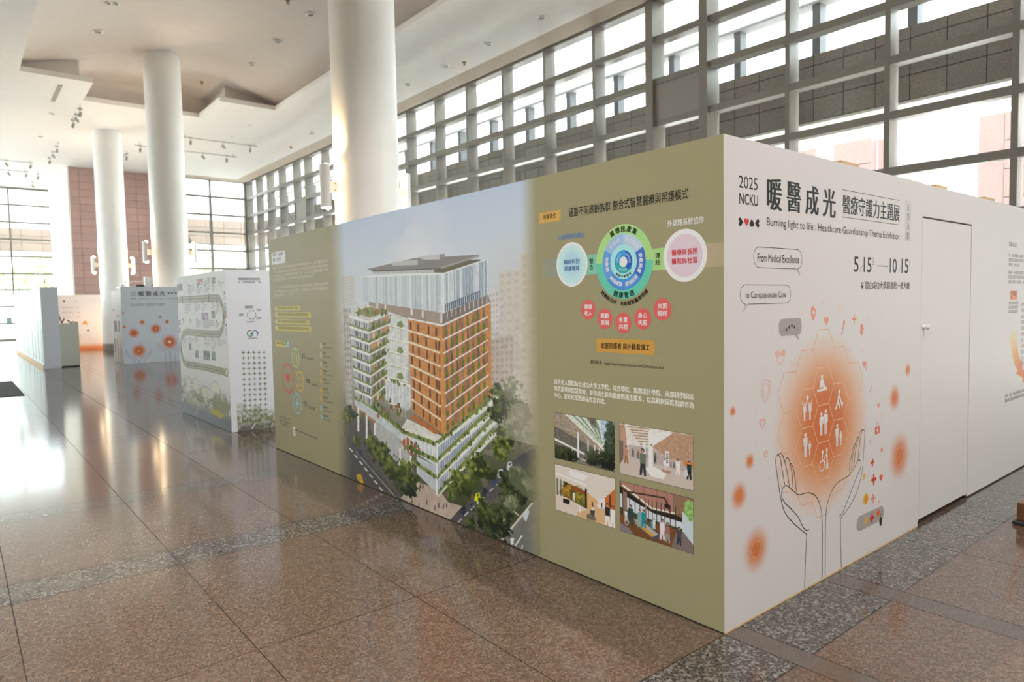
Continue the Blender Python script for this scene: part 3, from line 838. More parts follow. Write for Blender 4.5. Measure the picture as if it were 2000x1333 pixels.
# --- the building picture
POS = [  # colours as seen; the lower ones include the wall's dimmer light
[92,86,84,80,219,231,254,225,147,423,-3,342,-13,217,2,46,11],
[80,76,76,8,157,78,169,422,-5,342,-13,-1,7],
[205,205,205,86,120,96,122,118,112,104,110],
[190,188,180,130,117,134,117,174,98,170,97],
[205,205,205,119,101,129,103,150,94,137,91],
[190,188,180,170,97,174,98,214,79,210,78],
[205,205,205,152,83,162,85,182,75,170,72],
[190,188,180,210,78,214,79,252,61,248,60],
[205,205,205,184,64,193,66,214,57,201,54],
[190,188,180,248,60,252,61,289,43,286,42],
[205,205,205,215,46,224,48,244,39,232,37],
[190,188,180,286,42,289,43,326,26,322,25],
[205,205,205,246,29,255,31,274,22,262,19],
[190,188,180,322,25,326,26,361,9,357,8],
[205,205,205,276,12,285,14,303,5,292,2],
[190,188,180,357,8,361,9,395,-7,392,-8],
[190,150,40,135,25,162,35,182,6,165,-6,134,13],
[50,60,75,151,124,173,131,182,109,161,101],
[176,160,146,405,4,485,84,602,86,644,54,707,59,650,-2,506,-2],
[95,82,78,460,1,466,22,468,22,469,4],
[95,82,78,497,-2,503,18,505,18,505,0],
[95,82,78,538,17,543,37,545,37,546,19],
[95,82,78,576,9,581,28,583,29,583,12],
[95,82,78,595,23,600,41,603,42,603,25],
[95,82,78,617,26,622,45,625,45,625,28],
[95,82,78,632,35,637,54,639,55,640,37],
[95,82,78,503,53,509,73,511,73,511,55],
[95,82,78,520,68,525,87,528,88,528,70],
[82,80,82,650,-2,919,253,983,292,988,268,842,119,685,-2],
[112,110,108,862,6,990,158,987,-1,951,-5],
[196,192,180,860,6,970,142,975,140,866,4],
[225,225,225,894,19,908,23,903,10,907,6,895,0],
[225,225,225,908,2,933,40,937,39,912,2],
[225,225,225,930,1,936,13,940,14,933,1],
[190,195,198,940,101,956,119,962,114,950,82,940,88],
[215,215,212,685,3,690,3,705,20,702,20],
[215,215,212,713,31,718,31,733,47,729,47],
[215,215,212,740,57,745,57,759,73,756,73],
[215,215,212,767,83,771,83,786,98,782,98],
[215,215,212,793,108,797,108,811,123,808,123],
[215,215,212,818,133,822,133,836,147,833,147],
[215,215,212,843,157,847,157,860,171,857,171],
[215,215,212,867,180,871,180,884,194,881,194],
[200,205,30,757,91,766,115,780,120,783,105,773,88],
[92,97,30,766,106,772,115,778,115,774,105],
[45,50,60,787,113,795,137,808,141,812,127,801,110],
[30,35,42,795,128,801,136,807,136,803,127],
[50,58,70,696,33,705,58,720,63,723,48,712,31],
[32,38,46,705,49,712,58,718,58,714,48],
[60,70,100,825,157,833,180,846,184,849,171,839,154],
[36,43,58,832,172,838,180,844,179,841,170],
[210,212,215,849,184,857,206,870,210,873,196,863,181],
[96,99,104,857,198,863,206,868,205,865,196],
[60,80,80,867,195,874,217,887,221,890,207,881,192],
[36,47,50,874,209,880,216,886,216,882,207],
[190,192,195,884,213,891,235,903,239,906,225,897,210],
[88,91,96,891,227,896,235,902,234,898,225],
[200,200,198,872,116,875,117,873,62,869,61],
[205,205,203,874,116,926,94,925,91,874,112],
[190,190,187,76,793,162,798,156,684,76,673],
[168,168,167,79,790,86,791,86,785,79,784],
[168,168,167,93,791,101,792,101,786,93,785],
[168,168,167,108,792,115,792,115,787,108,786],
[168,168,167,122,793,130,793,129,787,122,787],
[168,168,167,137,794,144,794,143,788,136,788],
[168,168,167,151,795,158,795,157,789,150,789],
[168,168,167,79,778,86,779,86,773,79,772],
[168,168,167,93,779,100,780,100,774,93,773],
[168,168,167,108,780,115,781,115,775,108,774],
[168,168,167,122,781,129,782,129,776,122,775],
[168,168,167,136,782,143,783,143,777,136,776],
[168,168,167,150,783,157,783,157,778,150,777],
[168,168,167,79,766,86,767,86,761,79,760],
[168,168,167,93,767,100,768,100,762,93,761],
[168,168,167,107,768,115,769,114,763,107,763],
[168,168,167,122,770,129,770,129,764,121,764],
[168,168,167,136,771,143,771,142,765,135,765],
[168,168,167,150,772,157,772,156,766,149,766],
[168,168,167,79,754,86,755,86,749,79,748],
[168,168,167,93,756,100,756,100,750,93,750],
[168,168,167,107,757,114,757,114,751,107,751],
[168,168,167,121,758,128,758,128,753,121,752],
[168,168,167,135,759,142,759,142,754,135,753],
[168,168,167,149,760,156,761,156,755,149,754],
[168,168,167,79,742,86,743,86,737,79,736],
[168,168,167,93,744,100,744,100,738,93,738],
[168,168,167,107,745,114,746,114,740,107,739],
[168,168,167,121,746,128,747,128,741,121,740],
[168,168,167,135,747,142,748,141,742,135,742],
[168,168,167,149,749,155,749,155,743,148,743],
[168,168,167,78,730,86,731,86,725,78,724],
[168,168,167,93,732,100,732,100,726,93,726],
[168,168,167,107,733,114,734,114,728,107,727],
[168,168,167,121,734,127,735,127,729,120,729],
[168,168,167,134,736,141,736,141,731,134,730],
[168,168,167,148,737,155,738,154,732,148,731],
[168,168,167,78,718,86,719,85,713,78,712],
[168,168,167,93,720,100,721,99,715,92,714],
[168,168,167,106,721,113,722,113,716,106,715],
[168,168,167,120,723,127,723,127,718,120,717],
[168,168,167,134,724,141,725,140,719,134,718],
[168,168,167,147,726,154,726,154,720,147,720],
[168,168,167,78,706,85,707,85,701,78,700],
[168,168,167,92,708,99,709,99,703,92,702],
[168,168,167,106,709,113,710,113,704,106,704],
[168,168,167,120,711,127,712,126,706,120,705],
[168,168,167,133,712,140,713,140,707,133,707],
[168,168,167,147,714,153,715,153,709,147,708],
[168,168,167,78,694,85,695,85,689,78,688],
[168,168,167,92,696,99,697,99,691,92,690],
[168,168,167,106,698,113,698,113,693,106,692],
[168,168,167,120,699,126,700,126,694,119,693],
[168,168,167,133,701,140,702,139,696,133,695],
[168,168,167,146,702,153,703,153,697,146,697],
[168,168,167,78,682,85,683,85,677,78,676],
[168,168,167,92,684,99,685,99,679,92,678],
[168,168,167,106,686,112,687,112,681,106,680],
[168,168,167,119,688,126,688,126,682,119,682],
[168,168,167,132,689,139,690,139,684,132,683],
[168,168,167,146,691,152,692,152,686,145,685],
[176,174,168,76,673,131,672,121,260,79,254],
[138,136,134,79,667,89,667,89,655,80,655],
[138,136,134,98,667,107,667,107,655,98,655],
[138,136,134,117,667,126,667,125,654,116,655],
[138,136,134,80,642,89,642,89,630,80,630],
[138,136,134,98,642,107,642,107,630,98,630],
[138,136,134,116,642,125,642,125,630,116,630],
[138,136,134,80,618,89,618,89,606,80,606],
[138,136,134,98,618,107,618,107,606,98,606],
[138,136,134,116,618,125,618,124,606,116,606],
[138,136,134,80,593,89,594,89,581,80,581],
[138,136,134,98,594,107,594,107,582,98,582],
[138,136,134,115,594,124,594,124,582,115,582],
[138,136,134,80,569,89,569,89,557,80,557],
[138,136,134,98,569,106,570,106,557,98,557],
[138,136,134,115,570,124,570,123,558,115,558],
[138,136,134,80,544,89,545,89,532,80,532],
[138,136,134,98,545,106,545,106,533,98,533],
[138,136,134,115,546,123,546,123,534,115,534],
[138,136,134,80,520,89,520,89,508,80,507],
[138,136,134,97,521,106,521,106,509,97,508],
[138,136,134,114,521,123,522,122,510,114,509],
[138,136,134,81,495,89,496,89,483,81,483],
[138,136,134,97,496,106,497,106,484,97,484],
[138,136,134,114,497,122,498,122,485,114,485],
[138,136,134,81,471,89,471,89,459,81,458],
[138,136,134,97,472,105,472,105,460,97,459],
[138,136,134,114,473,122,473,121,461,113,461],
[138,136,134,81,446,89,447,89,434,81,434],
[138,136,134,97,447,105,448,105,436,97,435],
[138,136,134,113,448,121,449,121,437,113,436],
[138,136,134,81,421,89,422,89,410,81,409],
[138,136,134,97,423,105,423,105,411,97,410],
[138,136,134,113,424,121,425,120,412,113,412],
[138,136,134,81,397,89,397,89,385,81,384],
[138,136,134,97,398,105,399,105,387,97,386],
[138,136,134,113,400,120,400,120,388,112,387],
[138,136,134,81,372,89,373,89,360,81,360],
[138,136,134,97,374,104,374,104,362,97,361],
[138,136,134,112,375,120,376,119,364,112,363],
[138,136,134,81,347,89,348,89,336,82,335],
[138,136,134,97,349,104,350,104,337,97,337],
[138,136,134,112,351,119,351,119,339,112,338],
[138,136,134,82,323,89,323,89,311,82,310],
[138,136,134,97,324,104,325,104,313,97,312],
[138,136,134,111,326,119,327,118,315,111,314],
[138,136,134,82,298,89,299,89,286,82,285],
[138,136,134,96,300,104,301,104,288,96,287],
[138,136,134,111,301,118,302,118,290,111,289],
[138,136,134,82,273,89,274,89,262,82,261],
[138,136,134,96,275,104,276,103,264,96,263],
[138,136,134,111,277,118,278,117,266,110,265],
[196,197,196,832,706,869,713,862,568,836,567],
[164,166,166,835,703,841,704,841,696,835,695],
[164,166,166,847,705,853,706,853,698,847,697],
[164,166,166,859,707,866,709,865,701,859,700],
[164,166,166,835,687,841,688,841,681,835,680],
[164,166,166,847,689,853,691,853,683,847,682],
[164,166,166,859,692,865,693,865,685,859,684],
[164,166,166,836,672,841,673,841,665,836,664],
[164,166,166,847,674,853,675,853,667,847,666],
[164,166,166,858,676,864,677,864,669,858,668],
[164,166,166,836,656,841,657,841,649,836,649],
[164,166,166,847,658,852,659,852,651,847,650],
[164,166,166,858,660,863,661,863,653,858,652],
[164,166,166,836,641,842,642,842,634,836,633],
[164,166,166,847,642,852,643,852,635,847,635],
[164,166,166,857,644,863,645,862,637,857,636],
[164,166,166,836,625,842,626,842,618,837,618],
[164,166,166,847,627,852,627,852,620,847,619],
[164,166,166,857,628,862,629,862,621,857,620],
[164,166,166,837,610,842,611,842,603,837,602],
[164,166,166,847,611,852,612,851,604,847,603],
[164,166,166,856,612,861,613,861,605,856,604],
[164,166,166,837,595,842,595,842,587,837,587],
[164,166,166,847,595,851,596,851,588,847,587],
[164,166,166,856,596,861,597,860,588,856,588],
[164,166,166,837,579,842,579,842,572,838,571],
[164,166,166,847,580,851,580,851,572,846,572],
[164,166,166,855,580,860,580,860,572,855,572],
[194,191,185,871,763,947,769,940,431,862,422],
[182,179,173,876,758,889,759,889,749,876,748],
[182,179,173,902,760,915,761,914,751,902,750],
[182,179,173,927,762,940,763,940,753,927,752],
[182,179,173,875,737,888,738,888,728,875,727],
[182,179,173,901,739,914,740,914,730,901,729],
[182,179,173,927,741,939,742,939,732,927,731],
[182,179,173,875,716,888,717,888,707,874,706],
[182,179,173,901,718,914,719,913,709,901,708],
[182,179,173,926,721,939,722,939,711,926,710],
[182,179,173,874,695,887,696,887,686,874,684],
[182,179,173,900,697,913,698,913,688,900,687],
[182,179,173,926,700,938,701,938,690,926,689],
[182,179,173,874,674,887,675,887,664,873,663],
[182,179,173,900,676,913,677,912,667,900,666],
[182,179,173,925,679,938,680,938,669,925,668],
[182,179,173,873,653,886,654,886,643,873,642],
[182,179,173,899,655,912,656,912,646,899,645],
[182,179,173,925,657,937,659,937,648,925,647],
[182,179,173,873,631,886,633,886,622,872,621],
[182,179,173,899,634,912,635,911,625,899,623],
[182,179,173,924,636,937,638,937,627,924,626],
[182,179,173,872,610,885,612,885,601,872,600],
[182,179,173,898,613,911,614,911,603,898,602],
[182,179,173,924,615,936,616,936,606,924,605],
[182,179,173,871,589,885,590,884,580,871,578],
[182,179,173,898,592,911,593,910,582,897,581],
[182,179,173,923,594,936,595,936,585,923,583],
[182,179,173,871,568,884,569,884,558,871,557],
[182,179,173,897,570,910,572,910,561,897,560],
[182,179,173,923,573,935,574,935,563,923,562],
[182,179,173,870,546,884,548,883,537,870,536],
[182,179,173,897,549,910,550,909,540,896,538],
[182,179,173,922,552,935,553,935,542,922,541],
[182,179,173,870,525,883,526,883,516,870,514],
[182,179,173,896,528,909,529,909,518,896,517],
[182,179,173,922,530,934,532,934,521,922,520],
[182,179,173,869,503,883,505,882,494,869,493],
[182,179,173,896,506,909,508,908,497,895,496],
[182,179,173,921,509,934,510,934,500,921,498],
[182,179,173,869,482,882,483,882,473,868,471],
[182,179,173,895,485,908,486,908,476,895,474],
[182,179,173,921,488,933,489,933,478,921,477],
[182,179,173,868,460,881,462,881,451,868,450],
[182,179,173,895,463,908,465,907,454,894,453],
[182,179,173,920,466,933,468,933,457,920,456],
[182,179,173,868,439,881,440,881,430,867,428],
[182,179,173,894,442,907,443,907,433,894,431],
[182,179,173,920,445,932,446,932,435,920,434],
[196,190,180,948,806,1000,812,992,411,939,404],
[184,178,168,953,801,967,803,966,792,953,790],
[184,178,168,980,804,992,806,992,795,979,793],
[184,178,168,953,779,966,781,966,770,953,768],
[184,178,168,979,782,992,784,992,773,979,771],
[184,178,168,952,757,966,759,965,748,952,746],
[184,178,168,979,760,992,762,991,751,978,749],
[184,178,168,952,735,965,737,965,726,952,724],
[184,178,168,978,738,991,740,991,729,978,727],
[184,178,168,951,713,965,715,964,704,951,702],
[184,178,168,978,716,991,718,990,707,977,705],
[184,178,168,951,691,964,692,964,681,951,680],
[184,178,168,977,694,990,696,990,684,977,683],
[184,178,168,950,669,964,670,963,659,950,657],
[184,178,168,977,672,990,673,989,662,977,661],
[184,178,168,950,646,963,648,963,637,950,635],
[184,178,168,976,650,989,651,989,640,976,638],
[184,178,168,949,624,963,626,962,615,949,613],
[184,178,168,976,627,989,629,989,618,976,616],
[184,178,168,949,602,962,603,962,592,949,591],
[184,178,168,975,605,988,607,988,595,975,594],
[184,178,168,948,579,962,581,961,570,948,568],
[184,178,168,975,583,988,584,988,573,975,571],
[184,178,168,948,557,961,559,961,547,948,546],
[184,178,168,974,560,987,562,987,551,974,549],
[184,178,168,947,534,961,536,960,525,947,523],
[184,178,168,974,538,987,539,987,528,974,526],
[184,178,168,947,512,960,514,960,502,947,501],
[184,178,168,973,515,986,517,986,506,973,504],
[184,178,168,946,489,960,491,959,480,946,478],
[184,178,168,973,493,986,494,986,483,973,481],
[184,178,168,946,467,959,468,959,457,946,455],
[184,178,168,972,470,985,472,985,460,972,459],
[184,178,168,945,444,959,446,958,435,945,433],
[184,178,168,972,448,985,449,985,438,972,436],
[184,178,168,945,421,958,423,958,412,944,410],
[184,178,168,971,425,984,427,984,415,971,414],
[178,168,160,836,576,919,590,916,445,832,436],
[150,142,136,840,572,848,574,848,565,839,563],
[150,142,136,857,575,865,576,865,568,856,566],
[150,142,136,874,578,882,579,882,570,873,569],
[150,142,136,890,580,898,582,898,573,890,572],
[150,142,136,906,583,914,585,914,576,906,574],
[150,142,136,839,555,848,556,847,547,839,546],
[150,142,136,856,557,865,559,864,550,856,549],
[150,142,136,873,560,881,561,881,552,873,551],
[150,142,136,890,563,898,564,898,555,889,554],
[150,142,136,906,565,914,567,914,557,906,556],
[150,142,136,839,537,847,539,847,530,838,528],
[150,142,136,856,540,864,541,864,532,856,531],
[150,142,136,873,542,881,544,881,535,872,533],
[150,142,136,889,545,897,546,897,537,889,536],
[150,142,136,906,547,914,548,913,539,905,538],
[150,142,136,838,520,847,521,846,512,838,511],
[150,142,136,855,522,864,523,864,515,855,513],
[150,142,136,872,525,880,526,880,517,872,516],
[150,142,136,889,527,897,528,897,519,889,518],
[150,142,136,905,529,913,530,913,521,905,520],
[150,142,136,838,502,846,503,846,495,837,493],
[150,142,136,855,505,863,506,863,497,855,496],
[150,142,136,872,507,880,508,880,499,871,498],
[150,142,136,888,509,896,510,896,501,888,500],
[150,142,136,905,511,913,512,912,503,904,502],
[150,142,136,837,485,846,486,846,477,837,476],
[150,142,136,854,487,863,488,863,479,854,478],
[150,142,136,871,489,880,490,879,481,871,480],
[150,142,136,888,491,896,492,896,483,888,482],
[150,142,136,904,493,912,494,912,485,904,484],
[150,142,136,837,467,845,468,845,459,836,458],
[150,142,136,854,469,862,470,862,461,854,460],
[150,142,136,871,471,879,472,879,463,871,462],
[150,142,136,887,473,896,474,895,465,887,464],
[150,142,136,904,475,912,476,912,467,904,466],
[150,142,136,836,450,845,450,845,442,836,441],
[150,142,136,853,451,862,452,862,443,853,443],
[150,142,136,870,453,879,454,878,445,870,444],
[150,142,136,887,455,895,456,895,447,887,446],
[150,142,136,903,457,911,458,911,449,903,448],
[176,178,178,116,644,246,622,251,301,143,320],
[222,223,222,116,644,246,622,246,613,117,635],
[126,134,96,119,611,247,589,247,582,119,603],
[74,76,80,155,625,161,624,162,604,156,605],
[74,76,80,165,624,172,623,173,603,166,604],
[74,76,80,183,621,190,620,191,600,184,601],
[74,76,80,214,616,220,615,221,595,215,596],
[74,76,80,227,614,233,612,233,593,227,594],
[222,223,222,119,603,247,582,247,573,120,594],
[126,134,96,122,570,247,550,247,542,123,563],
[74,76,80,157,585,164,584,165,564,158,565],
[74,76,80,167,583,174,582,175,562,169,563],
[74,76,80,185,580,192,580,193,559,186,560],
[74,76,80,215,576,222,575,222,555,216,555],
[74,76,80,228,573,234,573,234,553,228,553],
[222,223,222,123,563,247,542,248,534,123,554],
[126,134,96,126,530,248,509,248,502,126,522],
[74,76,80,160,545,166,544,168,524,161,525],
[74,76,80,170,543,176,542,177,522,171,523],
[74,76,80,187,540,194,539,195,519,188,520],
[74,76,80,216,535,223,535,223,515,217,515],
[74,76,80,229,533,235,533,235,513,229,513],
[222,223,222,126,522,248,502,248,493,127,513],
[126,134,96,129,489,248,469,249,462,130,482],
[74,76,80,162,504,169,504,170,484,163,484],
[74,76,80,172,503,179,502,180,482,173,483],
[74,76,80,189,500,196,499,196,479,190,480],
[74,76,80,218,495,224,495,225,474,218,475],
[74,76,80,230,493,236,493,236,473,230,473],
[222,223,222,130,482,249,462,249,453,130,473],
[126,134,96,132,449,249,429,249,422,133,441],
[74,76,80,165,464,171,463,173,443,166,444],
[74,76,80,174,462,181,462,182,442,175,442],
[74,76,80,191,460,197,459,198,439,192,440],
[74,76,80,219,455,225,454,226,434,220,435],
[74,76,80,231,453,237,453,237,433,231,433],
[222,223,222,133,441,249,422,249,413,134,433],
[126,134,96,136,408,250,389,250,382,136,401],
[74,76,80,167,424,174,423,175,403,169,404],
[74,76,80,177,422,183,422,184,402,178,402],
[74,76,80,193,419,199,419,200,399,194,399],
[74,76,80,220,415,227,414,227,394,221,395],
[74,76,80,232,413,238,412,238,392,232,393],
[222,223,222,136,401,250,382,250,373,137,392],
[126,134,96,139,368,250,349,250,342,140,361],
[74,76,80,170,383,176,383,178,363,171,363],
[74,76,80,179,382,185,381,187,361,180,362],
[74,76,80,195,379,201,379,202,359,196,359],
[74,76,80,222,375,228,374,228,354,222,355],
[74,76,80,232,373,239,372,239,352,233,353],
[222,223,222,140,361,250,342,250,333,140,352],
[126,134,96,142,328,251,309,251,301,143,320],
[74,76,80,172,343,179,343,180,323,174,323],
[74,76,80,181,342,188,341,189,321,182,321],
[74,76,80,197,339,203,339,204,318,198,319],
[74,76,80,223,334,229,334,230,314,223,314],
[74,76,80,233,333,240,332,240,312,234,312],
[150,142,124,246,622,384,653,332,360,251,301],
[214,215,212,246,622,384,653,383,648,246,616],
[112,122,70,247,595,380,629,378,618,247,583],
[96,110,60,268,619,282,622,281,600,268,598],
[110,100,88,303,627,316,630,315,609,302,606],
[200,130,70,337,635,350,637,348,617,335,615],
[206,180,130,363,641,376,643,373,624,361,621],
[214,215,212,247,582,378,617,377,612,247,576],
[112,122,70,247,555,374,593,372,582,247,543],
[206,180,130,267,580,281,582,281,561,267,558],
[96,110,60,300,589,314,592,312,571,299,568],
[200,130,70,333,598,346,600,343,580,331,577],
[200,130,70,358,605,371,607,368,587,355,585],
[214,215,212,247,542,372,581,371,576,248,536],
[112,122,70,248,515,367,557,365,546,248,503],
[200,130,70,267,541,280,543,280,522,266,519],
[206,180,130,298,551,311,553,310,532,297,530],
[110,100,88,329,561,342,563,339,543,326,540],
[200,130,70,353,568,365,571,362,551,350,548],
[214,215,212,248,502,365,545,364,540,248,496],
[112,122,70,248,475,361,520,359,509,249,463],
[96,110,60,266,501,280,504,280,482,266,479],
[110,100,88,296,512,309,515,308,494,294,491],
[110,100,88,325,523,338,526,335,505,322,502],
[96,110,60,347,532,360,534,357,514,344,511],
[214,215,212,249,462,359,509,358,503,249,456],
[112,122,70,249,435,354,484,352,473,249,423],
[200,130,70,266,462,279,465,279,443,265,440],
[110,100,88,293,474,307,477,305,455,292,452],
[96,110,60,320,485,333,488,331,468,318,464],
[200,130,70,342,495,354,497,351,477,339,474],
[214,215,212,249,422,352,472,351,466,249,416],
[112,122,70,250,395,348,447,346,436,250,383],
[110,100,88,265,422,279,425,278,404,265,400],
[110,100,88,291,435,304,438,303,417,289,413],
[96,110,60,316,447,329,451,327,430,314,426],
[96,110,60,336,457,349,460,346,440,333,437],
[214,215,212,250,382,345,435,344,429,250,376],
[112,122,70,250,355,341,410,339,398,250,342],
[110,100,88,264,382,278,386,278,364,264,360],
[110,100,88,288,396,302,399,301,378,287,374],
[110,100,88,312,409,325,413,323,392,310,388],
[200,130,70,330,420,343,423,340,402,327,399],
[214,215,212,250,342,339,398,338,392,250,336],
[112,122,70,251,314,334,372,332,361,251,302],
[110,100,88,264,342,278,346,277,324,264,320],
[206,180,130,286,357,299,360,298,339,285,335],
[96,110,60,308,371,321,374,319,353,305,350],
[96,110,60,325,382,338,386,335,365,322,361],
[196,196,190,116,644,144,665,250,686,396,660,246,622],
[140,138,92,151,653,243,677,373,659,253,635],
[150,136,124,238,694,646,651,637,612,470,633,384,653,243,682],
[118,108,104,646,651,830,703,837,681,637,612],
[214,212,208,239,692,249,691,248,670,238,670],
[214,212,208,297,687,307,687,305,664,296,664],
[214,212,208,344,681,353,681,352,664,343,664],
[214,212,208,487,666,495,666,495,645,486,645],
[214,212,208,543,659,551,659,550,635,542,635],
[214,212,208,631,651,638,651,637,620,629,620],
[178,172,168,659,655,664,656,663,633,658,632],
[178,172,168,679,660,683,662,682,639,678,638],
[178,172,168,698,666,702,667,701,645,697,643],
[178,172,168,717,671,721,672,720,650,716,649],
[178,172,168,735,676,739,677,739,656,734,654],
[178,172,168,753,681,757,683,757,661,753,660],
[178,172,168,771,687,775,688,775,666,771,665],
[178,172,168,789,691,793,693,792,671,788,670],
[178,172,168,806,696,810,697,809,676,805,675],
[178,172,168,823,701,827,702,826,681,822,680],
[226,226,224,637,615,837,682,837,676,637,608],
[222,222,220,470,636,637,615,637,608,470,630],
[196,200,196,384,650,470,633,462,444,454,326,331,343,344,530],
[222,224,222,363,611,469,596,468,592,362,607],
[150,160,120,371,606,463,593,463,591,371,603],
[120,134,86,410,608,416,622,438,625,448,606,432,601],
[216,220,218,376,604,379,604,377,570,375,570],
[216,220,218,392,602,394,602,393,568,390,568],
[216,220,218,407,600,410,600,408,566,406,566],
[216,220,218,423,598,425,598,423,564,421,564],
[216,220,218,438,596,440,596,438,562,436,562],
[216,220,218,453,594,455,594,453,560,451,560],
[222,224,222,360,566,467,552,467,548,360,561],
[150,160,120,369,560,461,549,461,547,369,557],
[216,220,218,374,559,377,559,375,524,373,524],
[216,220,218,390,557,392,557,391,523,388,522],
[216,220,218,405,555,408,556,406,521,404,521],
[216,220,218,421,554,423,554,421,519,419,519],
[216,220,218,436,552,438,552,437,518,434,518],
[216,220,218,451,550,453,550,451,516,449,516],
[222,224,222,358,520,465,509,465,505,358,516],
[150,160,120,367,515,459,506,459,504,366,512],
[120,134,86,406,519,412,533,434,536,444,518,428,512],
[216,220,218,372,514,374,514,373,479,371,479],
[216,220,218,388,512,390,512,389,477,386,477],
[216,220,218,403,510,406,511,404,476,402,476],
[216,220,218,419,509,421,509,419,475,417,474],
[216,220,218,434,507,436,508,435,473,432,473],
[216,220,218,449,506,451,506,450,472,447,472],
[222,224,222,356,474,463,465,463,461,356,470],
[150,160,120,364,469,458,461,457,459,364,466],
[216,220,218,370,468,372,468,371,433,368,433],
[216,220,218,386,467,388,467,386,432,384,432],
[216,220,218,401,465,404,466,402,431,400,431],
[216,220,218,417,464,419,464,417,430,415,430],
[216,220,218,432,463,434,463,433,429,430,429],
[216,220,218,447,462,449,462,448,428,445,427],
[222,224,222,354,428,461,420,461,416,354,424],
[150,160,120,362,423,456,417,456,415,362,420],
[120,134,86,402,429,408,443,430,447,440,429,424,422],
[216,220,218,368,422,370,422,368,387,366,387],
[216,220,218,384,421,386,421,384,386,382,386],
[216,220,218,399,420,402,420,400,385,398,385],
[216,220,218,415,419,417,419,415,385,413,384],
[216,220,218,430,418,432,418,431,384,428,384],
[216,220,218,445,417,447,417,446,383,443,383],
[222,224,222,352,382,459,376,459,372,351,377],
[150,160,120,360,377,454,373,454,371,360,374],
[216,220,218,366,376,368,376,366,341,364,341],
[216,220,218,382,375,384,376,382,340,380,340],
[216,220,218,397,375,399,375,398,340,396,340],
[216,220,218,413,374,415,374,413,339,411,339],
[216,220,218,428,373,430,374,429,339,426,339],
[216,220,218,443,373,445,373,444,338,442,338],
[222,224,222,349,335,457,332,457,328,349,331],
[150,160,120,358,331,452,328,452,326,358,328],
[120,134,86,398,338,404,352,426,357,436,339,420,332],
[216,220,218,364,330,366,330,364,295,362,294],
[216,220,218,379,329,382,330,380,294,378,294],
[216,220,218,395,329,397,329,396,294,394,294],
[216,220,218,411,329,413,329,411,294,409,294],
[216,220,218,426,328,428,329,427,294,424,293],
[216,220,218,441,328,443,328,442,294,440,293],
[186,192,194,335,423,506,407,504,348,454,320,331,343],
[220,222,222,339,417,343,417,340,344,336,344],
[220,222,222,359,416,362,416,359,343,355,342],
[220,222,222,377,414,381,414,378,341,374,341],
[220,222,222,396,413,399,412,396,340,393,339],
[220,222,222,414,411,418,411,414,338,411,338],
[220,222,222,432,410,436,409,432,336,429,336],
[220,222,222,450,408,453,408,450,335,447,335],
[220,222,222,467,407,471,407,468,334,464,333],
[220,222,222,485,405,488,405,485,332,481,332],
[224,226,224,333,422,506,407,506,400,333,414],
[186,130,78,470,631,637,609,632,265,479,324],
[100,68,44,479,623,489,622,489,596,480,597],
[100,68,44,518,618,527,616,528,590,519,591],
[100,68,44,569,611,577,609,577,582,569,583],
[100,68,44,605,606,614,604,613,577,605,578],
[100,68,44,626,603,634,602,634,573,626,575],
[100,68,44,489,583,498,582,499,556,490,557],
[100,68,44,513,579,522,578,523,551,514,553],
[100,68,44,556,572,565,571,565,544,556,545],
[100,68,44,603,564,611,563,611,535,603,536],
[100,68,44,617,562,626,561,625,533,617,534],
[220,212,200,471,595,637,568,636,563,471,590],
[100,68,44,488,545,498,543,498,517,489,519],
[100,68,44,518,539,527,538,527,511,518,512],
[100,68,44,559,531,567,530,567,503,559,504],
[100,68,44,595,524,603,523,603,495,594,496],
[100,68,44,620,519,628,518,627,490,619,491],
[220,212,200,472,557,636,526,636,521,472,551],
[100,68,44,482,507,491,506,492,480,483,481],
[100,68,44,520,499,529,498,529,471,520,472],
[100,68,44,566,489,575,488,575,460,566,461],
[100,68,44,590,483,599,482,599,454,590,455],
[100,68,44,619,477,627,476,627,447,619,448],
[220,212,200,473,518,635,483,635,478,473,513],
[100,68,44,495,466,504,465,505,439,495,440],
[100,68,44,525,458,534,457,534,430,526,431],
[100,68,44,563,448,572,447,572,420,563,421],
[100,68,44,602,439,610,438,610,410,601,410],
[100,68,44,613,436,621,435,621,407,613,407],
[220,212,200,474,480,635,440,634,435,474,474],
[100,68,44,489,429,498,428,499,402,490,403],
[100,68,44,517,421,526,420,526,393,517,394],
[100,68,44,568,406,577,405,577,378,568,378],
[100,68,44,600,397,609,396,608,368,600,368],
[100,68,44,618,392,626,391,626,363,617,363],
[220,212,200,476,441,634,397,634,392,475,436],
[100,68,44,485,391,494,391,495,365,486,365],
[100,68,44,525,379,534,378,534,351,525,352],
[100,68,44,562,367,571,366,571,339,562,339],
[100,68,44,600,355,608,354,608,326,600,326],
[100,68,44,613,350,621,350,621,321,613,322],
[220,212,200,477,403,633,354,633,349,476,398],
[100,68,44,486,353,495,352,496,326,487,327],
[100,68,44,533,336,542,335,542,309,533,309],
[100,68,44,565,325,573,324,573,297,565,297],
[100,68,44,593,314,602,314,601,286,593,286],
[100,68,44,619,305,627,305,627,276,619,276],
[220,212,200,478,364,633,310,632,305,477,359],
[150,118,94,637,609,837,678,833,413,632,265],
[112,100,92,651,614,654,615,661,576,651,572],
[150,104,72,637,609,651,614,651,572,637,567],
[96,118,48,649,584,651,598,660,600,661,586,655,579],
[96,84,78,675,622,677,623,684,585,675,581],
[182,126,74,661,617,675,622,675,581,661,576],
[96,118,48,673,593,675,607,684,609,685,595,679,588],
[84,74,72,699,630,701,631,707,594,698,591],
[182,126,74,685,626,699,630,698,591,684,585],
[96,118,48,696,602,698,616,707,617,708,604,702,597],
[112,100,92,722,638,724,639,730,603,721,600],
[150,104,72,708,634,722,638,721,600,708,594],
[84,74,72,744,646,746,646,752,612,743,608],
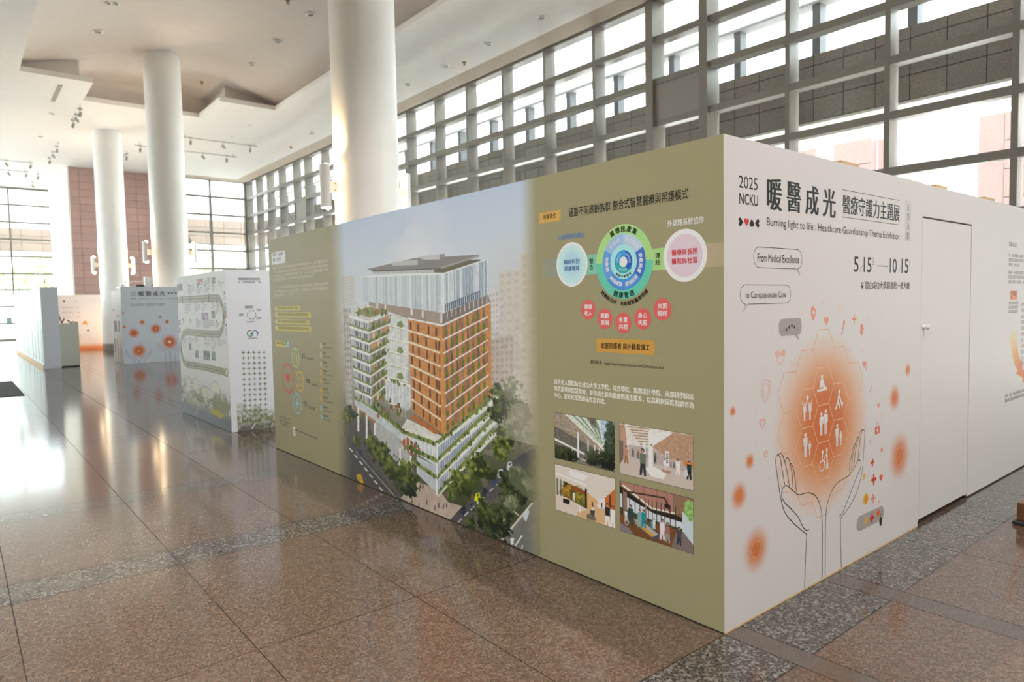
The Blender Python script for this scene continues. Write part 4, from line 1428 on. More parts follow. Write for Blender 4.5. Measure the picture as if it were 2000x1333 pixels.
[182,126,74,731,641,744,646,743,608,730,603],
[96,118,48,742,619,744,632,752,634,753,621,747,614],
[136,120,110,766,653,768,654,774,620,765,617],
[182,126,74,753,649,766,653,765,617,752,612],
[96,118,48,764,627,766,641,774,642,775,629,769,622],
[96,84,78,787,661,789,661,795,629,787,625],
[150,104,72,775,656,787,661,787,625,774,620],
[96,118,48,785,635,787,648,795,650,796,637,790,630],
[96,84,78,808,668,810,668,816,637,808,634],
[182,126,74,796,664,808,668,808,634,795,629],
[84,74,72,829,675,831,675,836,645,828,642],
[182,126,74,817,671,829,675,828,642,816,637],
[96,118,48,827,651,828,664,836,665,837,652,832,646],
[96,84,78,651,572,653,573,660,534,650,530],
[182,126,74,637,567,651,572,650,530,636,524],
[84,74,72,675,581,677,582,684,545,674,541],
[182,126,74,661,576,675,581,674,541,660,534],
[96,118,48,672,552,674,567,683,568,685,555,678,548],
[84,74,72,698,591,700,591,707,555,697,551],
[150,104,72,684,585,698,591,697,551,684,545],
[96,118,48,696,562,698,576,706,578,708,565,701,558],
[96,84,78,721,600,723,600,729,565,720,561],
[182,126,74,708,594,721,600,720,561,707,555],
[96,118,48,719,572,721,586,729,587,730,574,724,567],
[84,74,72,743,608,745,609,752,575,743,571],
[182,126,74,730,603,743,608,743,571,730,565],
[84,74,72,765,617,767,618,773,584,765,581],
[150,104,72,752,612,765,617,765,581,752,575],
[96,118,48,763,591,765,604,773,606,774,593,768,586],
[84,74,72,787,625,789,626,795,594,786,590],
[182,126,74,774,620,787,625,786,590,774,585],
[96,118,48,784,600,786,613,794,615,795,602,790,595],
[112,100,92,808,634,809,634,815,603,807,599],
[182,126,74,795,629,808,634,807,599,795,594],
[96,118,48,805,609,807,622,815,623,816,611,811,604],
[136,120,110,828,642,830,642,836,612,828,608],
[150,104,72,816,637,828,642,828,608,816,603],
[96,84,78,650,530,652,531,659,493,649,488],
[182,126,74,636,524,650,530,649,488,635,481],
[96,118,48,648,500,650,515,659,516,660,503,654,496],
[84,74,72,674,541,676,542,683,504,673,500],
[150,104,72,660,534,674,541,673,500,659,493],
[112,100,92,697,551,700,552,706,516,697,511],
[182,126,74,684,545,697,551,697,511,683,504],
[96,118,48,695,523,697,537,706,538,707,525,701,518],
[136,120,110,720,561,722,562,729,527,720,522],
[182,126,74,707,555,720,561,720,522,706,516],
[96,118,48,718,533,720,547,728,549,730,536,724,529],
[84,74,72,743,571,745,572,751,538,742,533],
[150,104,72,730,565,743,571,742,533,729,527],
[96,118,48,740,544,742,558,751,559,752,546,746,540],
[112,100,92,765,581,767,581,773,548,764,544],
[182,126,74,752,575,765,581,764,544,751,538],
[84,74,72,786,590,788,591,794,559,786,555],
[182,126,74,774,585,786,590,786,555,773,548],
[96,118,48,784,565,786,578,794,579,795,567,789,560],
[136,120,110,807,599,809,600,815,569,807,565],
[150,104,72,795,594,807,599,807,565,794,559],
[96,118,48,805,574,807,588,815,589,816,577,810,570],
[112,100,92,828,608,829,609,835,579,827,575],
[182,126,74,816,603,828,608,827,575,815,569],
[96,118,48,826,584,827,597,835,599,836,586,831,580],
[84,74,72,649,488,652,489,659,451,649,446],
[150,104,72,635,481,649,488,649,446,635,438],
[96,118,48,647,458,649,473,658,475,660,461,653,454],
[96,84,78,673,500,676,501,682,464,673,459],
[182,126,74,659,493,673,500,673,459,659,451],
[96,118,48,671,471,673,485,682,487,683,473,677,466],
[84,74,72,697,511,699,512,706,476,696,471],
[182,126,74,683,504,697,511,696,471,683,464],
[96,84,78,720,522,722,523,728,489,719,484],
[150,104,72,706,516,720,522,719,484,706,476],
[96,118,48,717,495,719,509,728,511,729,497,723,490],
[136,120,110,742,533,744,534,750,501,742,496],
[182,126,74,729,527,742,533,742,496,728,489],
[96,118,48,740,506,742,520,750,522,751,509,745,502],
[112,100,92,764,544,766,545,772,512,763,508],
[182,126,74,751,538,764,544,763,508,751,501],
[96,118,48,762,518,764,532,772,533,773,520,767,514],
[84,74,72,786,555,787,556,794,524,785,519],
[150,104,72,773,548,786,555,785,519,772,512],
[84,74,72,807,565,808,566,814,535,806,530],
[182,126,74,794,559,807,565,806,530,794,524],
[96,118,48,804,540,806,553,814,555,815,542,810,536],
[84,74,72,827,575,829,576,835,546,827,542],
[182,126,74,815,569,827,575,827,542,815,535],
[96,118,48,825,551,827,564,834,566,836,553,830,547],
[96,84,78,649,446,651,447,658,409,648,403],
[182,126,74,635,438,649,446,648,403,634,395],
[96,118,48,646,416,649,430,658,433,659,419,652,411],
[136,120,110,673,459,675,460,682,423,672,417],
[182,126,74,659,451,673,459,672,417,658,409],
[96,118,48,670,430,672,444,681,446,683,433,676,425],
[112,100,92,696,471,698,472,705,437,696,431],
[150,104,72,683,464,696,471,696,431,682,423],
[96,118,48,694,443,696,457,705,459,706,446,700,439],
[136,120,110,719,484,721,485,728,450,719,445],
[182,126,74,706,476,719,484,719,445,705,437],
[112,100,92,742,496,744,497,750,463,741,458],
[182,126,74,728,489,742,496,741,458,728,450],
[96,118,48,739,469,741,483,750,485,751,472,745,465],
[96,84,78,763,508,765,509,772,476,763,471],
[150,104,72,751,501,763,508,763,471,750,463],
[96,118,48,761,481,763,495,771,497,773,484,767,477],
[96,84,78,785,519,787,520,793,489,784,483],
[182,126,74,772,512,785,519,784,483,772,476],
[96,118,48,783,494,785,507,793,509,794,496,788,489],
[96,84,78,806,530,808,531,814,501,805,496],
[182,126,74,794,524,806,530,805,496,793,489],
[96,84,78,827,542,828,543,834,513,826,508],
[150,104,72,815,535,827,542,826,508,814,501],
[96,118,48,824,517,826,531,834,532,835,520,830,513],
[112,100,92,648,403,650,405,657,367,647,361],
[182,126,74,634,395,648,403,647,361,633,352],
[112,100,92,672,417,674,419,681,382,671,376],
[150,104,72,658,409,672,417,671,376,657,367],
[96,118,48,670,388,672,403,681,405,682,392,676,384],
[96,84,78,696,431,698,432,704,397,695,391],
[182,126,74,682,423,696,431,695,391,681,382],
[96,118,48,693,403,695,417,704,419,705,406,699,399],
[136,120,110,719,445,721,446,727,412,718,406],
[182,126,74,705,437,719,445,718,406,705,397],
[96,118,48,716,417,718,431,727,433,728,420,722,413],
[112,100,92,741,458,743,459,749,426,740,420],
[150,104,72,728,450,741,458,740,420,727,412],
[84,74,72,763,471,765,472,771,440,762,434],
[182,126,74,750,463,763,471,762,434,750,426],
[96,118,48,761,445,763,459,771,460,772,448,766,441],
[96,84,78,784,483,786,485,792,453,784,448],
[182,126,74,772,476,784,483,784,448,771,440],
[96,118,48,782,458,784,472,792,474,793,461,788,454],
[96,84,78,805,496,807,497,813,467,805,461],
[150,104,72,793,489,805,496,805,461,793,453],
[96,118,48,803,471,805,485,813,486,814,474,809,467],
[84,74,72,826,508,828,509,834,480,826,474],
[182,126,74,814,501,826,508,826,474,814,467],
[136,120,110,647,361,650,362,657,325,647,318],
[150,104,72,633,352,647,361,647,318,632,308],
[96,118,48,645,331,647,346,656,348,658,335,651,327],
[112,100,92,671,376,674,377,680,341,671,335],
[182,126,74,657,367,671,376,671,335,657,325],
[136,120,110,695,391,697,392,704,357,694,351],
[182,126,74,681,382,695,391,694,351,681,341],
[96,118,48,692,363,695,377,703,380,705,366,698,359],
[112,100,92,718,406,720,407,726,373,717,367],
[150,104,72,705,397,718,406,717,367,704,357],
[96,118,48,715,378,718,392,726,395,727,382,721,374],
[112,100,92,740,420,742,421,749,388,740,382],
[182,126,74,727,412,740,420,740,382,727,373],
[96,118,48,738,393,740,407,748,409,750,396,744,389],
[136,120,110,762,434,764,435,771,403,762,397],
[182,126,74,750,426,762,434,762,397,749,388],
[136,120,110,784,448,786,449,792,418,783,412],
[150,104,72,771,440,784,448,783,412,771,403],
[96,118,48,782,422,784,436,792,438,793,425,787,418],
[136,120,110,805,461,807,462,813,432,804,427],
[182,126,74,793,453,805,461,804,427,792,418],
[96,118,48,803,437,805,450,812,452,814,439,808,432],
[96,84,78,826,474,827,476,833,446,825,441],
[182,126,74,814,467,826,474,825,441,813,432],
[96,118,48,823,450,825,464,833,466,834,453,829,446],
[112,100,92,647,318,649,320,656,283,646,275],
[182,126,74,632,308,647,318,646,275,632,265],
[96,118,48,644,288,646,303,656,306,657,292,650,284],
[136,120,110,671,335,673,336,680,300,670,293],
[182,126,74,657,325,671,335,670,293,656,283],
[96,118,48,668,306,671,320,679,323,681,309,674,302],
[136,120,110,694,351,696,352,703,317,694,311],
[150,104,72,681,341,694,351,694,311,680,300],
[112,100,92,717,367,719,368,726,334,717,327],
[182,126,74,704,357,717,367,717,327,703,318],
[96,118,48,715,339,717,353,726,356,727,343,721,335],
[136,120,110,740,382,742,383,748,351,739,344],
[182,126,74,727,373,740,382,739,344,726,334],
[96,118,48,737,355,740,369,748,372,749,359,743,351],
[112,100,92,762,397,764,399,770,367,761,360],
[150,104,72,749,388,762,397,761,360,748,351],
[96,118,48,759,371,762,385,770,387,771,374,765,367],
[136,120,110,783,412,785,413,791,382,783,376],
[182,126,74,771,403,783,412,783,376,770,367],
[112,100,92,804,427,806,428,812,398,804,392],
[182,126,74,792,418,804,427,804,392,792,383],
[96,118,48,802,402,804,415,812,418,813,405,807,398],
[96,84,78,825,441,827,442,833,413,824,407],
[150,104,72,813,432,825,441,824,407,812,398],
[96,118,48,823,417,825,430,832,432,834,420,828,413],
[222,216,208,637,569,837,647,837,642,636,564],
[222,216,208,636,526,836,614,836,610,636,521],
[222,216,208,635,483,836,581,835,577,635,478],
[222,216,208,635,440,835,548,835,544,634,435],
[222,216,208,634,397,835,515,834,510,634,392],
[222,216,208,633,354,834,482,834,477,633,349],
[222,216,208,633,311,834,449,833,444,632,305],
[222,216,208,632,267,833,415,833,411,632,262],
[184,124,70,828,675,839,678,835,412,824,407],
[192,136,80,626,611,637,609,645,275,620,270],
[186,194,199,207,786,648,774,646,651,206,699],
[206,212,215,207,786,212,786,210,698,206,699],
[172,183,190,223,786,229,786,227,696,221,697],
[172,183,190,238,785,243,785,242,695,237,696],
[196,204,208,253,785,257,785,255,693,252,694],
[206,212,215,268,785,276,784,274,691,266,692],
[196,204,208,283,784,289,784,287,690,281,691],
[160,173,182,297,784,306,783,304,688,296,689],
[206,212,215,312,783,317,783,315,687,310,688],
[206,212,215,326,783,331,783,329,685,324,686],
[172,183,190,340,782,344,782,343,684,338,684],
[160,173,182,354,782,361,782,359,682,352,683],
[196,204,208,368,782,375,781,373,681,366,681],
[172,183,190,382,781,387,781,386,679,380,680],
[196,204,208,395,781,399,781,397,678,393,679],
[160,173,182,408,781,416,780,414,676,406,677],
[206,212,215,422,780,428,780,426,675,420,676],
[196,204,208,435,780,442,779,440,673,433,674],
[172,183,190,448,779,450,779,448,672,445,673],
[172,183,190,460,779,466,779,464,671,458,671],
[196,204,208,473,779,478,778,476,669,471,670],
[206,212,215,485,778,492,778,490,668,483,669],
[160,173,182,498,778,503,778,501,667,496,667],
[160,173,182,510,778,517,777,515,665,508,666],
[172,183,190,522,777,528,777,526,664,520,665],
[172,183,190,534,777,541,777,539,663,532,663],
[206,212,215,546,777,551,776,549,661,544,662],
[196,204,208,558,776,560,776,558,660,556,661],
[160,173,182,569,776,576,776,573,659,567,660],
[206,212,215,581,776,587,775,585,658,579,658],
[172,183,190,592,775,595,775,593,656,590,657],
[196,204,208,604,775,609,775,607,655,601,656],
[160,173,182,615,775,621,774,619,654,613,655],
[160,173,182,626,774,628,774,626,653,624,653],
[206,212,215,637,774,642,774,640,652,635,652],
[168,180,190,648,774,833,803,830,703,646,651],
[214,220,223,648,774,651,774,649,652,646,651],
[196,204,210,654,775,658,775,656,654,652,653],
[120,136,150,661,776,663,776,661,655,659,655],
[214,220,223,668,777,672,777,670,658,666,657],
[214,220,223,674,778,677,778,675,659,672,659],
[196,204,210,681,779,685,780,683,662,679,660],
[214,220,223,687,780,692,781,690,664,685,662],
[140,154,166,694,781,697,781,695,665,692,664],
[196,204,210,700,782,703,782,701,667,698,666],
[140,154,166,707,783,711,784,709,669,704,668],
[140,154,166,713,784,715,784,713,670,711,670],
[214,220,223,720,785,724,786,722,673,717,671],
[196,204,210,726,786,729,786,727,674,723,673],
[140,154,166,732,787,735,787,733,676,730,675],
[140,154,166,738,788,740,788,738,677,736,677],
[120,136,150,744,789,748,790,746,679,742,678],
[140,154,166,751,790,753,790,751,681,748,680],
[120,136,150,757,791,759,791,757,683,754,682],
[120,136,150,763,792,765,792,762,684,760,683],
[120,136,150,769,793,771,793,769,686,766,685],
[196,204,210,775,794,777,794,775,688,772,687],
[214,220,223,781,795,784,795,782,690,778,689],
[214,220,223,787,796,790,796,788,691,784,690],
[214,220,223,793,797,796,797,793,693,790,692],
[140,154,166,799,798,802,798,800,695,796,694],
[140,154,166,804,798,807,799,805,696,802,695],
[120,136,150,810,799,813,800,810,698,808,697],
[196,204,210,816,800,818,801,816,699,813,698],
[120,136,150,822,801,826,802,823,701,819,700],
[214,220,223,827,802,831,803,828,703,825,702],
[86,98,112,646,677,798,716,797,694,646,653],
[196,204,210,648,678,651,679,650,655,647,654],
[196,204,210,657,680,660,681,659,657,656,656],
[196,204,210,666,682,669,683,668,660,665,658],
[196,204,210,675,685,678,685,677,662,674,661],
[196,204,210,684,687,686,688,686,664,683,663],
[196,204,210,693,689,695,690,694,667,692,665],
[196,204,210,701,691,704,692,703,669,700,668],
[196,204,210,710,693,712,694,712,671,709,670],
[196,204,210,718,696,721,696,720,673,718,672],
[196,204,210,727,698,729,698,728,676,726,674],
[196,204,210,735,700,738,701,737,678,734,677],
[196,204,210,743,702,746,703,745,680,743,679],
[196,204,210,752,704,754,705,753,682,751,681],
[196,204,210,760,706,762,707,762,684,759,683],
[196,204,210,768,708,770,709,770,686,767,685],
[196,204,210,776,710,778,711,778,689,775,687],
[196,204,210,784,712,786,713,786,691,783,690],
[196,204,210,792,714,794,715,794,693,791,692],
[226,230,232,644,774,651,774,649,650,642,650],
[226,228,228,208,788,648,775,833,804,833,802,648,771,207,784],
[176,176,176,280,803,607,787,650,776,607,777,280,793],
[104,98,80,607,787,757,807,803,805,803,801,650,775,607,779],
[128,124,122,244,812,509,831,799,819,799,813,641,788,280,802],
[150,148,146,633,794,799,818,799,813,641,788],
[82,80,80,281,806,637,790,641,787,280,801],
[176,176,176,395,827,529,825,529,808,395,814],
[132,130,130,529,825,559,825,558,810,529,808],
[184,184,184,525,835,634,834,633,818,559,822],
[134,132,132,634,834,656,833,655,823,633,818],
[182,190,194,136,319,253,305,416,250,414,205,134,294],
[170,120,84,134,298,415,211,414,202,134,289],
[168,170,170,270,255,415,211,472,167,470,107,410,111,267,202],
[226,226,226,154,291,167,293,162,199,149,197],
[226,226,226,208,269,220,271,216,181,203,179],
[226,226,226,259,247,271,249,268,202,256,200],
[226,226,226,404,181,414,183,411,111,401,108],
[226,226,226,461,165,471,167,469,107,459,105],
[190,196,198,416,250,460,284,600,239,597,157,513,176,414,205],
[208,206,200,452,291,632,260,600,234,416,250],
[176,104,60,486,312,609,271,594,261,469,296],
[150,92,56,410,204,450,228,518,200,468,167],
[176,186,190,497,172,597,157,594,69,494,113],
[214,217,218,421,245,425,244,422,179,418,181],
[214,217,218,441,243,446,242,443,178,439,179],
[214,217,218,462,241,466,240,463,176,459,178],
[214,217,218,482,239,486,239,483,175,479,176],
[214,217,218,502,237,506,237,503,174,499,175],
[214,217,218,521,235,525,235,523,172,519,174],
[214,217,218,540,233,544,233,542,171,538,172],
[214,217,218,559,232,563,231,561,170,557,171],
[214,217,218,578,230,582,230,579,168,575,170],
[186,192,198,601,234,840,405,853,321,598,70],
[110,124,146,601,222,606,225,605,185,600,182],
[110,124,146,610,228,614,231,613,192,609,189],
[110,124,146,618,235,622,237,622,199,617,196],
[110,124,146,626,241,631,243,630,206,626,203],
[110,124,146,634,247,639,249,638,212,634,210],
[110,124,146,643,253,647,255,647,219,642,216],
[110,124,146,651,259,655,261,655,226,651,223],
[110,124,146,659,265,663,267,663,232,659,229],
[110,124,146,667,270,671,273,671,239,667,236],
[110,124,146,675,276,679,279,679,245,675,242],
[110,124,146,682,282,687,285,687,252,683,249],
[110,124,146,690,288,694,290,695,258,691,255],
[110,124,146,698,293,702,296,703,264,699,261],
[110,124,146,706,299,710,302,711,270,706,268],
[110,124,146,713,305,717,307,718,277,714,274],
[110,124,146,721,310,725,313,726,283,722,280],
[110,124,146,728,316,732,318,734,289,730,286],
[110,124,146,736,321,740,324,741,295,737,292],
[110,124,146,743,327,747,329,749,301,745,298],
[110,124,146,750,332,754,334,756,307,752,304],
[110,124,146,758,337,762,340,763,313,760,310],
[110,124,146,765,343,769,345,771,319,767,316],
[110,124,146,772,348,776,350,778,325,774,322],
[110,124,146,779,353,783,356,785,330,781,328],
[110,124,146,786,358,790,361,792,336,789,334],
[110,124,146,793,364,797,366,800,342,796,339],
[110,124,146,800,369,804,371,807,347,803,345],
[110,124,146,807,374,811,376,814,353,810,351],
[110,124,146,814,379,818,381,821,359,817,356],
[110,124,146,821,384,825,386,827,364,824,362],
[110,124,146,828,389,832,391,834,370,831,367],
[110,124,146,835,394,838,396,841,375,838,373],
[110,124,146,600,168,604,171,604,131,599,128],
[110,124,146,609,175,613,178,612,139,608,136],
[110,124,146,617,182,622,185,621,146,616,143],
[110,124,146,626,189,630,192,630,154,625,151],
[110,124,146,634,196,638,199,638,162,634,159],
[110,124,146,642,203,647,206,647,169,642,166],
[110,124,146,651,210,655,212,655,177,651,174],
[110,124,146,659,216,663,219,663,184,659,181],
[110,124,146,667,223,671,226,672,192,667,189],
[110,124,146,675,230,679,233,680,199,675,196],
[110,124,146,683,237,687,239,688,206,684,203],
[110,124,146,691,243,695,246,696,213,692,211],
[110,124,146,699,250,703,252,704,220,700,218],
[110,124,146,707,256,711,259,712,228,708,225],
[110,124,146,715,263,719,265,720,235,716,232],
[110,124,146,722,269,726,272,728,242,724,239],
[110,124,146,730,275,734,278,735,249,731,246],
[110,124,146,738,282,742,284,743,255,739,253],
[110,124,146,745,288,749,290,751,262,747,260],
[110,124,146,753,294,757,297,758,269,754,266],
[110,124,146,760,300,764,303,766,276,762,273],
[110,124,146,768,306,771,309,773,282,769,280],
[110,124,146,775,312,779,315,781,289,777,287],
[110,124,146,782,318,786,321,788,296,784,293],
[110,124,146,789,324,793,327,795,302,792,300],
[110,124,146,797,330,800,333,803,309,799,306],
[110,124,146,804,336,807,339,810,315,806,313],
[110,124,146,811,342,815,345,817,322,813,319],
[110,124,146,818,348,822,350,824,328,821,325],
[110,124,146,825,354,829,356,831,334,828,332],
[110,124,146,832,359,835,362,838,340,835,338],
[110,124,146,839,365,842,368,845,347,842,344],
[124,136,150,599,113,603,116,602,76,598,73],
[124,136,150,607,121,612,124,611,85,607,82],
[124,136,150,616,129,621,132,620,93,616,90],
[124,136,150,625,137,629,140,629,102,624,99],
[124,136,150,634,145,638,148,638,111,633,108],
[124,136,150,642,153,646,156,646,119,642,116],
[124,136,150,651,160,655,163,655,128,651,125],
[124,136,150,659,168,663,171,663,136,659,133],
[124,136,150,667,176,672,179,672,144,668,141],
[124,136,150,676,183,680,186,680,152,676,150],
[124,136,150,684,191,688,194,689,161,684,158],
[124,136,150,692,198,696,201,697,169,693,166],
[124,136,150,700,206,704,209,705,177,701,174],
[124,136,150,708,213,712,216,713,185,709,182],
[124,136,150,716,221,720,223,721,193,717,190],
[124,136,150,724,228,728,230,729,200,725,198],
[124,136,150,732,235,736,238,737,208,733,205],
[124,136,150,740,242,744,245,745,216,741,213],
[124,136,150,747,249,751,252,753,224,749,221],
[124,136,150,755,256,759,259,761,231,757,229],
[124,136,150,763,263,767,266,768,239,764,236],
[124,136,150,770,270,774,273,776,246,772,244],
[124,136,150,778,277,782,280,784,254,780,251],
[124,136,150,785,284,789,286,791,261,787,258],
[124,136,150,792,291,796,293,799,268,795,266],
[124,136,150,800,297,804,300,806,276,802,273],
[124,136,150,807,304,811,306,813,283,810,280],
[124,136,150,814,311,818,313,821,290,817,287],
[124,136,150,821,317,825,320,828,297,824,295],
[124,136,150,829,324,832,326,835,304,831,302],
[124,136,150,836,330,839,332,842,311,839,309],
[124,136,150,843,337,846,339,849,318,846,316],
[214,214,206,602,239,856,414,856,405,601,227],
[120,132,72,601,228,828,401,829,414,602,243],
[222,222,216,601,226,856,404,856,401,601,222],
[128,140,84,416,250,602,238,601,223,416,235],
[214,214,206,600,185,855,386,855,377,600,173],
[120,132,72,600,174,833,373,833,385,601,189],
[222,222,216,600,171,855,376,855,372,600,167],
[128,140,84,443,203,600,184,600,168,442,189],
[214,214,206,599,130,859,358,859,349,599,118],
[120,132,72,599,119,837,345,837,357,599,134],
[222,222,216,599,117,859,348,859,344,598,113],
[128,140,84,469,158,599,129,598,114,468,144],
[214,214,206,598,75,864,330,863,321,597,63],
[120,132,72,597,64,841,317,841,329,598,79],
[222,222,216,597,62,863,320,863,317,597,58],
[124,136,78,253,313,417,258,409,243,248,301],
[150,156,120,137,338,251,307,247,295,136,327],
[228,230,230,596,238,605,240,598,65,589,63]]
TREES = [[236,173,40,24,1],[260,148,46,29,1],[293,131,47,29,1],[339,123,48,29,1],[360,88,45,28,1],[409,94,42,27,1],[437,122,33,22,2],[460,78,41,27,1],[446,47,34,22,0],[323,166,33,21,1],[105,260,39,22,0],[82,238,33,19,2],[137,161,30,17,2],[682,141,35,25,2],[709,123,37,27,1],[757,182,38,28,2],[801,197,37,28,1],[660,101,28,20,1],[736,144,30,22,2],[783,216,25,19,1],[659,76,21,15,2],[861,421,35,27,0],[883,379,39,31,0],[854,366,29,22,0],[923,411,32,26,0],[938,374,37,30,3],[907,444,33,27,3],[948,320,31,26,3],[875,280,34,27,2],[863,251,28,23,2],[881,308,29,22,1],[916,340,32,26,3],[895,178,33,27,0],[917,152,38,31,0],[883,148,31,25,0],[929,199,32,27,3],[810,55,48,38,0],[839,40,47,37,0],[798,79,31,23,1],[870,81,34,27,0],[739,15,20,15,1],[899,121,28,23,3],[955,175,26,22,3]]
